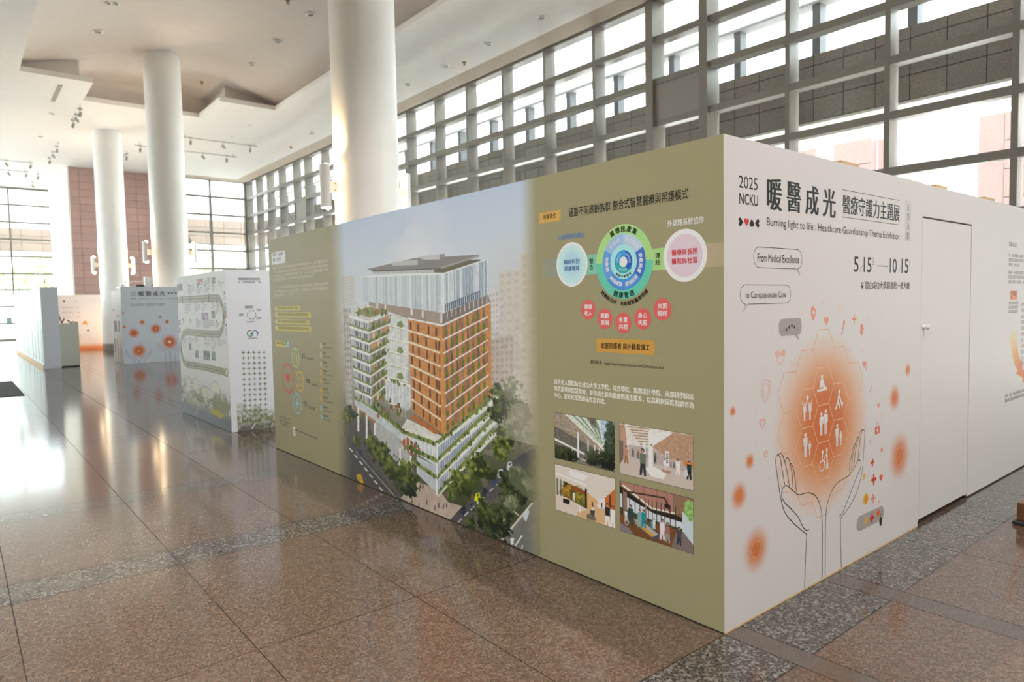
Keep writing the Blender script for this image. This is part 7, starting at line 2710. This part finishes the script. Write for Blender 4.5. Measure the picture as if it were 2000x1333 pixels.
for (a, b, z0, z1) in [(0.157, 0.272, 1.62, 1.662), (0.307, 0.382, 1.584, 1.621), (0.303, 0.378, 1.477, 1.511), (0.168, 0.274, 1.437, 1.456), (0.078, 0.154, 1.527, 1.562)]:
    p.greek(a, b, z0, z1, 2 if z1 - z0 > .025 else 1, A(90, 90, 94), 2, 3, 1, 0.013, 0)
p.ring(0.212, 1.296, 0.032, 0.044, 95, 350, A(50, 130, 92), 2, 30).rect(0.212, 0.252, 1.284, 1.296, A(50, 130, 92), 2).ring(0.212, 1.296, 0.032, 0.044, 60, 95, A(210, 100, 80), 2, 8)
p.line([(0.236, 1.300), (0.279, 1.338), (0.326, 1.292)], 0.012, A(60, 90, 160), 3).line([(0.305, 1.312), (0.305, 1.258)], 0.012, A(60, 90, 160), 3)
p.greek(0.180, 0.303, 1.216, 1.238, 1, A(110, 110, 114), 2, 4, 1, 0.02, 0)
p.build('booth_notice', tf)
q = Picture(60, 60, WHB8); nz = q.fbm(6, 31, 5); nf = q.fbm(22, 32, 3)
q.blend(np.clip((.72 - q.y - .25 * q.x + (nz - .5) * .9) * 2.4, 0, .8), (150, 148, 140)); q.blend(np.clip((nf - .42) * 5, 0, .85) * np.clip((.62 - q.y - .2 * q.x) * 4, 0, 1), (98, 104, 66)); q.blend(np.clip((.16 - q.y) * 9, 0, .8) * (nz > .4), (92, 92, 88))
q.poly([(.3, .02), (.42, .18), (.45, .18), (.34, .02)], (190, 190, 190))
q.build('shrubbery_print', tf, FP, 0.001, 0.56, 0.005, 0.60, 1)
p = Print(FP)
for r_ in range(14):
    for c_ in range(5): p.plus(0.113 + 0.0685 * c_ - 0.0008 * r_, 1.045 - 0.0705 * r_ - .003 * c_, 0.024, 0.0045, A(88, 116, 78), 3)
tag(p.build('plus_signs', tf), kind='stuff')

# honeycomb booth by the middle column
b3 = empty('exhibition_booth', (2.0, 22.0, 0), 'pale blue-white exhibition booth with orange dots and drawn hands by the middle column', 'booth')
BB8 = (194, 201, 212); BB = A(*BB8)
f3 = solid(MB().box(1.12, 3.6, 21.6, 21.72, 0.004, 2.36).build('front_wall', M['print'], b3), BB)
s3 = solid(MB().box(1.12, 1.2, 21.7205, 23.2, 0.004, 2.25).build('side_wall', M['print'], b3), A(204, 196, 190))
P3 = on_y(21.6)
p = Print(P3)
G3 = A(70, 74, 86)
p.text('2025', 1.387, 1.548, 2.158, 2.202, G3).text('NCKU', 1.394, 1.544, 2.074, 2.117, G3)
for ch, a, b in (('暖', 1.612, 1.769), ('醫', 1.807, 1.958), ('成', 2.003, 2.146), ('光', 2.192, 2.344)): p.text(ch, a, b, 2.072, 2.216, G3, 2, 0, 0.006)
p.greek(2.412, 3.2, 2.095, 2.19, 1, G3, 2, 1, 1, 0.10, 0).greek(1.389, 1.549, 1.965, 2.002, 1, A(60, 60, 66), 2, 2, 1, 0.04, 0)
p.text('Burning light to life : Healthcare Guardianship Theme Exhibition', 1.617, 3.25, 1.962, 2.006, A(110, 114, 124))
p.greek(1.382, 2.359, 1.745, 1.84, 2, A(110, 114, 124), 2, 3, 0.97, 0.028, 0.05)
p.build('exhibition_title', f3)
p = Print(P3)
for (r_, z_, R_) in ((1.16, 1.558, 0.055), (1.667, 1.264, 0.09), (1.423, 0.938, 0.18), (1.18, 1.138, 0.095), (1.54, 0.394, 0.25), (2.035, 1.048, 0.185), (2.413, 0.619, 0.28), (2.18, 1.42, 0.05), (2.365, 1.253, 0.08)):
    R_ = min(R_, r_ - 1.1205 if r_ < 1.25 else R_)
    p.glow(r_, z_, R_, A(196, 110, 62), BB, 1, hard=0.3)
    if R_ > 0.182: p.disc(r_, z_, R_ * 0.18 if R_ > 0.26 else R_ * 0.08, A(222, 206, 200), 3, 16)
    p.flush('orange_dot', f3)
p = Print(P3)
for h_ in [[(1.397, 0.01), (1.405, 0.088), (1.30, 0.17), (1.215, 0.257), (1.19, 0.34), (1.183, 0.426), (1.22, 0.40), (1.26, 0.29), (1.36, 0.23), (1.50, 0.10), (1.515, 0.01)], [(1.545, 0.01), (1.56, 0.10), (1.68, 0.20), (1.78, 0.25), (1.86, 0.40), (1.895, 0.441), (1.89, 0.35), (1.80, 0.19), (1.686, 0.091), (1.667, 0.01)],
           [(2.267, 0.01), (2.281, 0.281), (2.18, 0.36), (2.111, 0.429), (2.08, 0.52), (2.066, 0.602), (2.12, 0.58), (2.16, 0.46), (2.30, 0.40), (2.39, 0.30), (2.40, 0.01)], [(2.43, 0.01), (2.44, 0.30), (2.55, 0.40), (2.68, 0.45), (2.75, 0.60), (2.78, 0.55), (2.70, 0.36), (2.56, 0.28), (2.55, 0.01)]]:
    p.line(smooth(h_), 0.010, A(128, 136, 150), 2).flush('drawn_hand', f3)
p = Print(on_x(1.12))
for i, (r_, z_, w_, h_, c_) in enumerate(((-22.9, 1.60, .14, .10, (70, 70, 72)), (-22.2, 1.45, .5, .03, (150, 140, 136)), (-22.7, 0.98, .5, .34, (120, 104, 108)), (-22.1, 0.98, .3, .34, (150, 128, 124)), (-22.95, 0.3, .14, .45, (56, 56, 60)), (-22.5, 0.25, .2, .5, (206, 140, 100)), (-22.0, 0.2, .2, .4, (200, 170, 160)))):
    p.rect(r_ - w_ / 2, r_ + w_ / 2, z_, z_ + h_, A(*c_), 2).flush('side_print', s3)
# things put down on the booth's cover board
MB().box(1.12, 2.3, 21.73, 22.4, 2.325, 2.36).build('cover_board', M['white'], b3)
mb = MB(); mb.tube([(1.26, 22.1, 2.407), (1.26, 22.35, 2.407)], 0.045, 16)
tag(mb.build('paper_roll', M['white']), 'white paper roll on the left end of the honeycomb booth', 'roll')
mb = MB().cbox(1.62, 1.86, 22.0, 22.25, 2.361, 2.43, 0.01)
tag(mb.build('black_box', M['dark']), 'flat black box lying on the honeycomb booth', 'box')
mb = MB().cbox(1.88, 2.06, 22.0, 22.2, 2.361, 2.68, 0.012)
tag(mb.build('carton', M['whitepanel']), 'upright white carton standing on the honeycomb booth', 'box')
mb = MB().tube([(1.36, 22.3, 2.362), (1.36, 22.3, 2.53), (1.86, 22.3, 2.55)], 0.016, 10)
tag(mb.build('lamp_arm', M['white']), 'thin white bent arm over the honeycomb booth', 'lamp arm')

# long screen at the far left with hanging prints
b4 = empty('display_screen', (-0.68, 27.0, 0), 'long white display screen at the far left carrying pale green hanging prints', 'screen')
core = solid(MB().box(-0.88, -0.47, 21.6, 32.6, 0.004, 2.345).build('core', M['print'], b4), BB)
MB().box(-0.90, -0.881, 21.7, 32.5, 0.0, 0.10).build('skirting', M['wood'], b4)
q = Picture(160, 60, (182, 187, 180)); nz = q.fbm(4, 41, 4, 4.0); nf = q.fbm(3, 42, 3, 12.0)
q.blend(np.clip((nf - .52) * 3, 0, .5), (150, 160, 150)); q.blend(np.clip((nz - .5) * 3, 0, .4) * np.clip((.75 - q.y) * 3, 0, 1), (142, 152, 134))
for (x, w, h) in ((.97, .02, .62), (.88, .018, .7), (.78, .014, .6), (.70, .02, .5), (.55, .014, .6), (.4, .012, .5)):
    q.poly([(x - w, 0.02), (x - w * .4, h), (x, h * .96), (x + w, 0.02)], (108, 122, 114), .85)
q.poly([(.80, .05), (.815, .3), (.82, .05)], (130, 160, 190), .8)
q.build('hanging_prints', b4, on_x(-0.882), -32.55, -21.65, 0.12, 2.33, 1)
# low cabinet with books
b5 = empty('cabinet', (-0.21, 22.4, 0), 'low sage green cabinet beside the long white screen', 'cabinet')
MB().cbox(-0.46, 0.04, 22.0, 22.9, 0.03, 1.25, 0.006).build('body', M['sage'], b5)
MB().box(-0.45, 0.03, 22.01, 22.89, 0.0, 0.03).build('plinth', M['dark'], b5)
MB().cbox(-0.465, 0.045, 21.995, 22.905, 1.25, 1.285, 0.006).build('top', M['sage'], b5)
for i, (x0, tilt, hgt, lb) in enumerate(((-0.425, 0.5, 0.30, 'brown open book leaning at the left on the sage cabinet'), (-0.20, 0.7, 0.09, 'flatter brown open book at the right on the sage cabinet'))):
    t = empty('open_book', (x0 + 0.08, 22.2, 1.285), lb, 'book', 'books on the sage cabinet')
    for sd in (-1, 1):
        mb = MB()
        xb = x0 + 0.08
        v = [(xb, 22.10, 1.286), (xb, 22.36, 1.286), (xb + sd * 0.07, 22.36 + .1, 1.286 + hgt * (0.9 if sd < 0 else .45)), (xb + sd * 0.07, 22.10, 1.286 + hgt * (0.9 if sd < 0 else .45))]
        v += [(a, b, c_ + 0.018) for a, b, c_ in v]
        mb.add(v, BOXF).build('cover', M['brown'], t)
# white information panel with orange foot
b6 = empty('information_panel', (1.25, 32.56, 0), 'white information panel with an orange fading foot at the end of the hall', 'panel')
pn = solid(MB().box(0.18, 2.20, 32.5, 32.6, 0.004, 2.345).build('board', M['print'], b6), A(216, 202, 196))
q = Picture(30, 60, (216, 202, 196)); q.blend(np.clip((0.55 - q.y) * 1.4, 0, .3), (214, 176, 160)); q.blend(np.clip((0.24 - q.y) / .2, 0, 1) ** 1.4, (206, 116, 70))
q.build('fading_print', pn, on_y(32.5), 0.18, 2.20, 0.005, 1.2, 1)
p = Print(on_y(32.5))
for (r_, z_) in ((0.57, 2.08), (0.83, 2.075)): p.disc(r_, z_, 0.04, A(70, 64, 66), 2, 12).flush('panel_mark', pn)
p.ring(1.25, 2.06, 0.03, 0.05, 0, 360, A(196, 170, 166), 2, 16).flush('panel_mark', pn)
for (a, b, z0, z1) in ((0.603, 1.393, 1.775, 1.82), (0.593, 1.402, 1.562, 1.612), (0.585, 1.394, 1.395, 1.432), (1.20, 1.35, 1.12, 1.18), (1.429, 1.689, 0.998, 1.044)): p.greek(a, b, z0, z1, 1, A(150, 130, 128), 2, 2, 1, 0.05, 0.1).flush('panel_line', pn)
p.poly([(1.45, 1.08), (1.65, 1.08), (1.60, 1.2), (1.55, 1.24), (1.50, 1.2)], A(208, 130, 60), 2).flush('panel_mark', pn).rect(1.60, 1.70, 0.775, 0.85, A(120, 104, 104), 2).flush('panel_mark', pn).line([(1.24, .53), (1.38, .53), (1.38, .64), (1.24, .64)], .01, A(160, 140, 136), 2, True).flush('panel_mark', pn).line([(1.45, .56), (1.55, .56), (1.55, .66), (1.45, .66)], .01, A(180, 160, 156), 2, True).flush('panel_mark', pn).line([(1.6, .56), (1.7, .56), (1.7, .66), (1.6, .66)], .01, A(180, 160, 156), 2, True).flush('panel_mark', pn)
p.rect(1.14, 1.28, 1.1, 1.2, A(96, 72, 66), 2)
p.build('panel_mark', pn)
# floor mat
mt = MB().cbox(-3.4, -1.81, 14.53, 18.2, 0.0, 0.012, 0.004)
tag(mt.build('floor_mat', M['mat']), 'dark grey rubber floor mat lying at the left edge', 'mat')
# foot of a stand at the right edge
t = empty('wooden_block', (2.98, -0.50, 0), 'low dark brown wooden block on the floor cut off by the right edge', 'block')
MB().cbox(2.89, 3.07, -0.60, -0.42, 0.0, 0.03, 0.006).build('foot', M['dark'], t)
MB().cbox(2.91, 3.05, -0.58, -0.44, 0.03, 0.16, 0.006).build('block', M['brown'], t)
# ------------------------------------------------------------------ outside the glass
tag(MB().box(-70, 80, -60, 120, -0.5, -0.14).build('ground', M['concrete']), 'pale paving outside the windows', 'paving', kind='structure')
tag(MB().box(-69, -13.6, -59, 46, -0.139, -0.12).build('added_dark_ground', M['dark_ground']), 'unseen dark ground added outside the left windows to cut bounced light', 'added_dark_ground', kind='structure')  # unseen dark ground, added to cut the light bounced onto the left ceiling
def clad_beam(name, label, axis, d0, d1, a0, a1, zs, pw, limit=9999):
    """beam clad with stone panels on its indoor face; axis is the one it runs along"""
    if axis == 'y': b = MB().box(d0 + 0.03, d1, a0, a1, zs[0], zs[-1])
    else: b = MB().box(a0, a1, d0 + 0.03, d1, zs[0], zs[-1])
    t = b.build(name, M['stone_joint'])
    tag(t, label, 'beam', 'stone clad beams outside')
    for k in range(len(zs) - 1):
        o = None; a = a0
        while a + pw <= a1 + 1e-6:
            c = a + pw / 2
            if o is None:
                mb = MB().box(d0, d0 + 0.035, a + 0.008, a + pw - 0.008, zs[k] + 0.008, zs[k + 1] - 0.008) if axis == 'y' else MB().box(a + 0.008, a + pw - 0.008, d0, d0 + 0.035, zs[k] + 0.008, zs[k + 1] - 0.008)
                o = mb.build('stone_panel', M['stone'], t)
            else:
                again(o, (d0 + 0.0175, c, zs[k] + 0.008) if axis == 'y' else (c, d0 + 0.0175, zs[k] + 0.008), t)
            a += pw
    return t
ZS = [5.55, 6.04, 6.39, 6.76, 7.0]
clad_beam('stone_beam', 'long stone clad beam outside the right window wall', 'y', 12.2, 12.9, 0.5, 41.0, ZS, 0.658)
clad_beam('stone_beam', 'stone clad beam outside the window at the far right end', 'x', 41.3, 42.0, 5.0, 12.15, [5.52, 6.0, 6.5, 6.98], 1.02)
clad_beam('stone_beam', 'stone clad beam outside the window at the far left end', 'x', 50.3, 51.0, -9.0, 3.9, [5.46, 5.95, 6.4, 6.86], 1.075)
tag(MB().box(10.96, 11.3, -10.4, 39.6, 9.17, 10.45).build('added_sun_shade', M['beige']), kind='structure')      # unseen parapet, added to shade the stone beam from the sun
# soffit slab behind the beam
t = empty('soffit', (13.7, 20, 5.56), 'pale panelled soffit behind the long stone beam', 'soffit')
o = None
for i in range(30):
    y0 = 0.5 + 1.316 * i
    if o is None: o = MB().box(12.21, 14.3, y0 + 0.006, y0 + 1.31, 5.49, 5.545).build('soffit_panel', M['soffit'], t)
    else: again(o, ((12.21 + 14.3) / 2, y0 + 0.658, 5.49), t)
# upper beam and posts
ub = tag(MB().box(12.2, 12.55, -2.0, 41.2, 8.1, 9.22).build('upper_beam', plain('grey_render', S(170, 172, 176), 0.7)), 'grey upper beam outside the right window wall', 'beam')
ORD = ordn + ['ninth', 'tenth', 'eleventh', 'twelfth', 'thirteenth', 'fourteenth', 'fifteenth', 'sixteenth', 'seventeenth', 'eighteenth', 'nineteenth', 'twentieth']
po = None
for i in range(-1, 19):
    yy = 3.76 + 1.96 * i
    if po is None:
        po = MB().box(12.22, 12.5, yy - 0.09, yy + 0.09, 7.0, 8.1).build('steel_post', plain('dark_post', S(110, 112, 116), 0.5))
        o = po
    else: o = again(po, (12.36, yy, 7.0), None)
    tag(o, 'grey steel post between the two beams outside the right windows, %s from the right edge' % ORD[i + 1], 'post', 'posts between the outside beams')
# slatted canopy
t = empty('slatted_canopy', (14.5, 20, 10.6), 'white slatted canopy high outside the right window wall', 'canopy')
o = None
for i in range(8):
    x = 13.2 + 0.34 * i
    if o is None: o = MB().box(x, x + 0.24, -2, 42, 10.6, 10.68).build('slat', M['white'], t)
    else: again(o, (x + 0.12, 20, 10.6), t)
for i in range(8):
    yy = 1.0 + 5.6 * i
    MB().box(13.1, 16.0, yy, yy + 0.2, 10.69, 10.9).build('rafter', M['beige'], t)
    MB().box(14.6, 14.9, yy, yy + 0.3, -0.14, 10.69).build('post', M['beige'], t)
# courtyard walls
def court(name, label, x0, x1, y0, y1, h, axis):
    t = MB().box(x0, x1, y0, y1, -0.14, h).build(name, M['court'])
    tag(t, label, 'wall')
    o = None; n = int(((y1 - y0) if axis == 'y' else (x1 - x0)) / 1.2)
    for i in range(n):
        for k in range(int(h / 0.75)):
            z = h - 0.75 * (k + 1)
            if axis == 'y':
                c = (x0 - 0.015, y0 + 1.2 * i + 0.6, z + 0.01)
                if o is None: o = MB().box(x0 - 0.03, x0, c[1] - 0.59, c[1] + 0.59, z + 0.01, z + 0.74).build('cladding_panel', M['court'], t); continue
            else:
                c = (x0 + 1.2 * i + 0.6, y0 - 0.015, z + 0.01)
                if o is None: o = MB().box(c[0] - 0.59, c[0] + 0.59, y0 - 0.03, y0, z + 0.01, z + 0.74).build('cladding_panel', M['court'], t); continue
            again(o, c, t)
court('courtyard_wall', 'pink clad courtyard wall at the right edge of the window view', 19.0, 19.4, -4.4, 4.6, 6.45, 'y')
court('courtyard_wall', 'pink clad courtyard wall below the glazed skylight', 19.0, 19.4, 7.4, 13.4, 6.45, 'y')
court('courtyard_wall', 'pink clad courtyard wall standing across the yard', 19.45, 23.05, 7.0, 7.4, 6.45, 'x')
t = empty('skylight', (20.0, 10.0, 6.45), 'glazed lean-to skylight on top of the courtyard wall', 'skylight')
for i in range(6):
    yy = 7.6 + 1.1 * i
    MB().tube([(19.2, yy, 6.66), (21.6, yy, 7.9)], 0.06, 6).build('glazing_bar', M['frame'], t)
MB().tube([(21.6, 7.6, 7.9), (21.6, 13.1, 7.9)], 0.07, 6).build('ridge', M['frame'], t)
MB().box(19.05, 19.35, 7.45, 13.3, 6.46, 6.58).build('sill', M['frame'], t)
# trees
def tree(x, y, h, r, label, seed):
    t = empty('tree', (x, y, -0.14), label, 'tree', 'trees outside the end windows')
    rd = random.Random(seed)
    MB().lathe(x, y, [(0.16, -0.14), (0.11, h * 0.5), (0.05, h * 0.8)], 10).build('trunk', M['bark'], t, smooth=True)
    v = []; f = []
    for i in range(900):
        d = Vector((rd.gauss(0, 1), rd.gauss(0, 1), rd.gauss(0, 1))).normalized() * r * rd.uniform(0.45, 1.0)
        c = Vector((x, y, h * 0.72)) + Vector((d.x, d.y, d.z * 0.85))
        a = Vector((rd.gauss(0, 1), rd.gauss(0, 1), rd.gauss(0, 1))).normalized(); b = a.orthogonal().normalized(); s_ = rd.uniform(0.12, 0.26)
        n = len(v); v += [c - a * s_, c + b * s_ * 0.5, c + a * s_, c - b * s_ * 0.5]; f.append((n, n + 1, n + 2, n + 3))
    tag(raw('foliage', v, f, M['leaf'], t), kind='stuff')
tree(-1.6, 62, 6.2, 2.6, 'bright green tree outside the far left window, the left one', 1)
tree(2.6, 60, 5.8, 2.2, 'bright green tree outside the far left window, the right one', 2)
tree(9.5, 56, 6.0, 2.4, 'bright green tree outside the far right end window, the left one', 3)
tree(15.0, 58, 6.6, 2.6, 'bright green tree outside the far right end window, the right one', 4)

bpy.data.objects.remove(_fo)
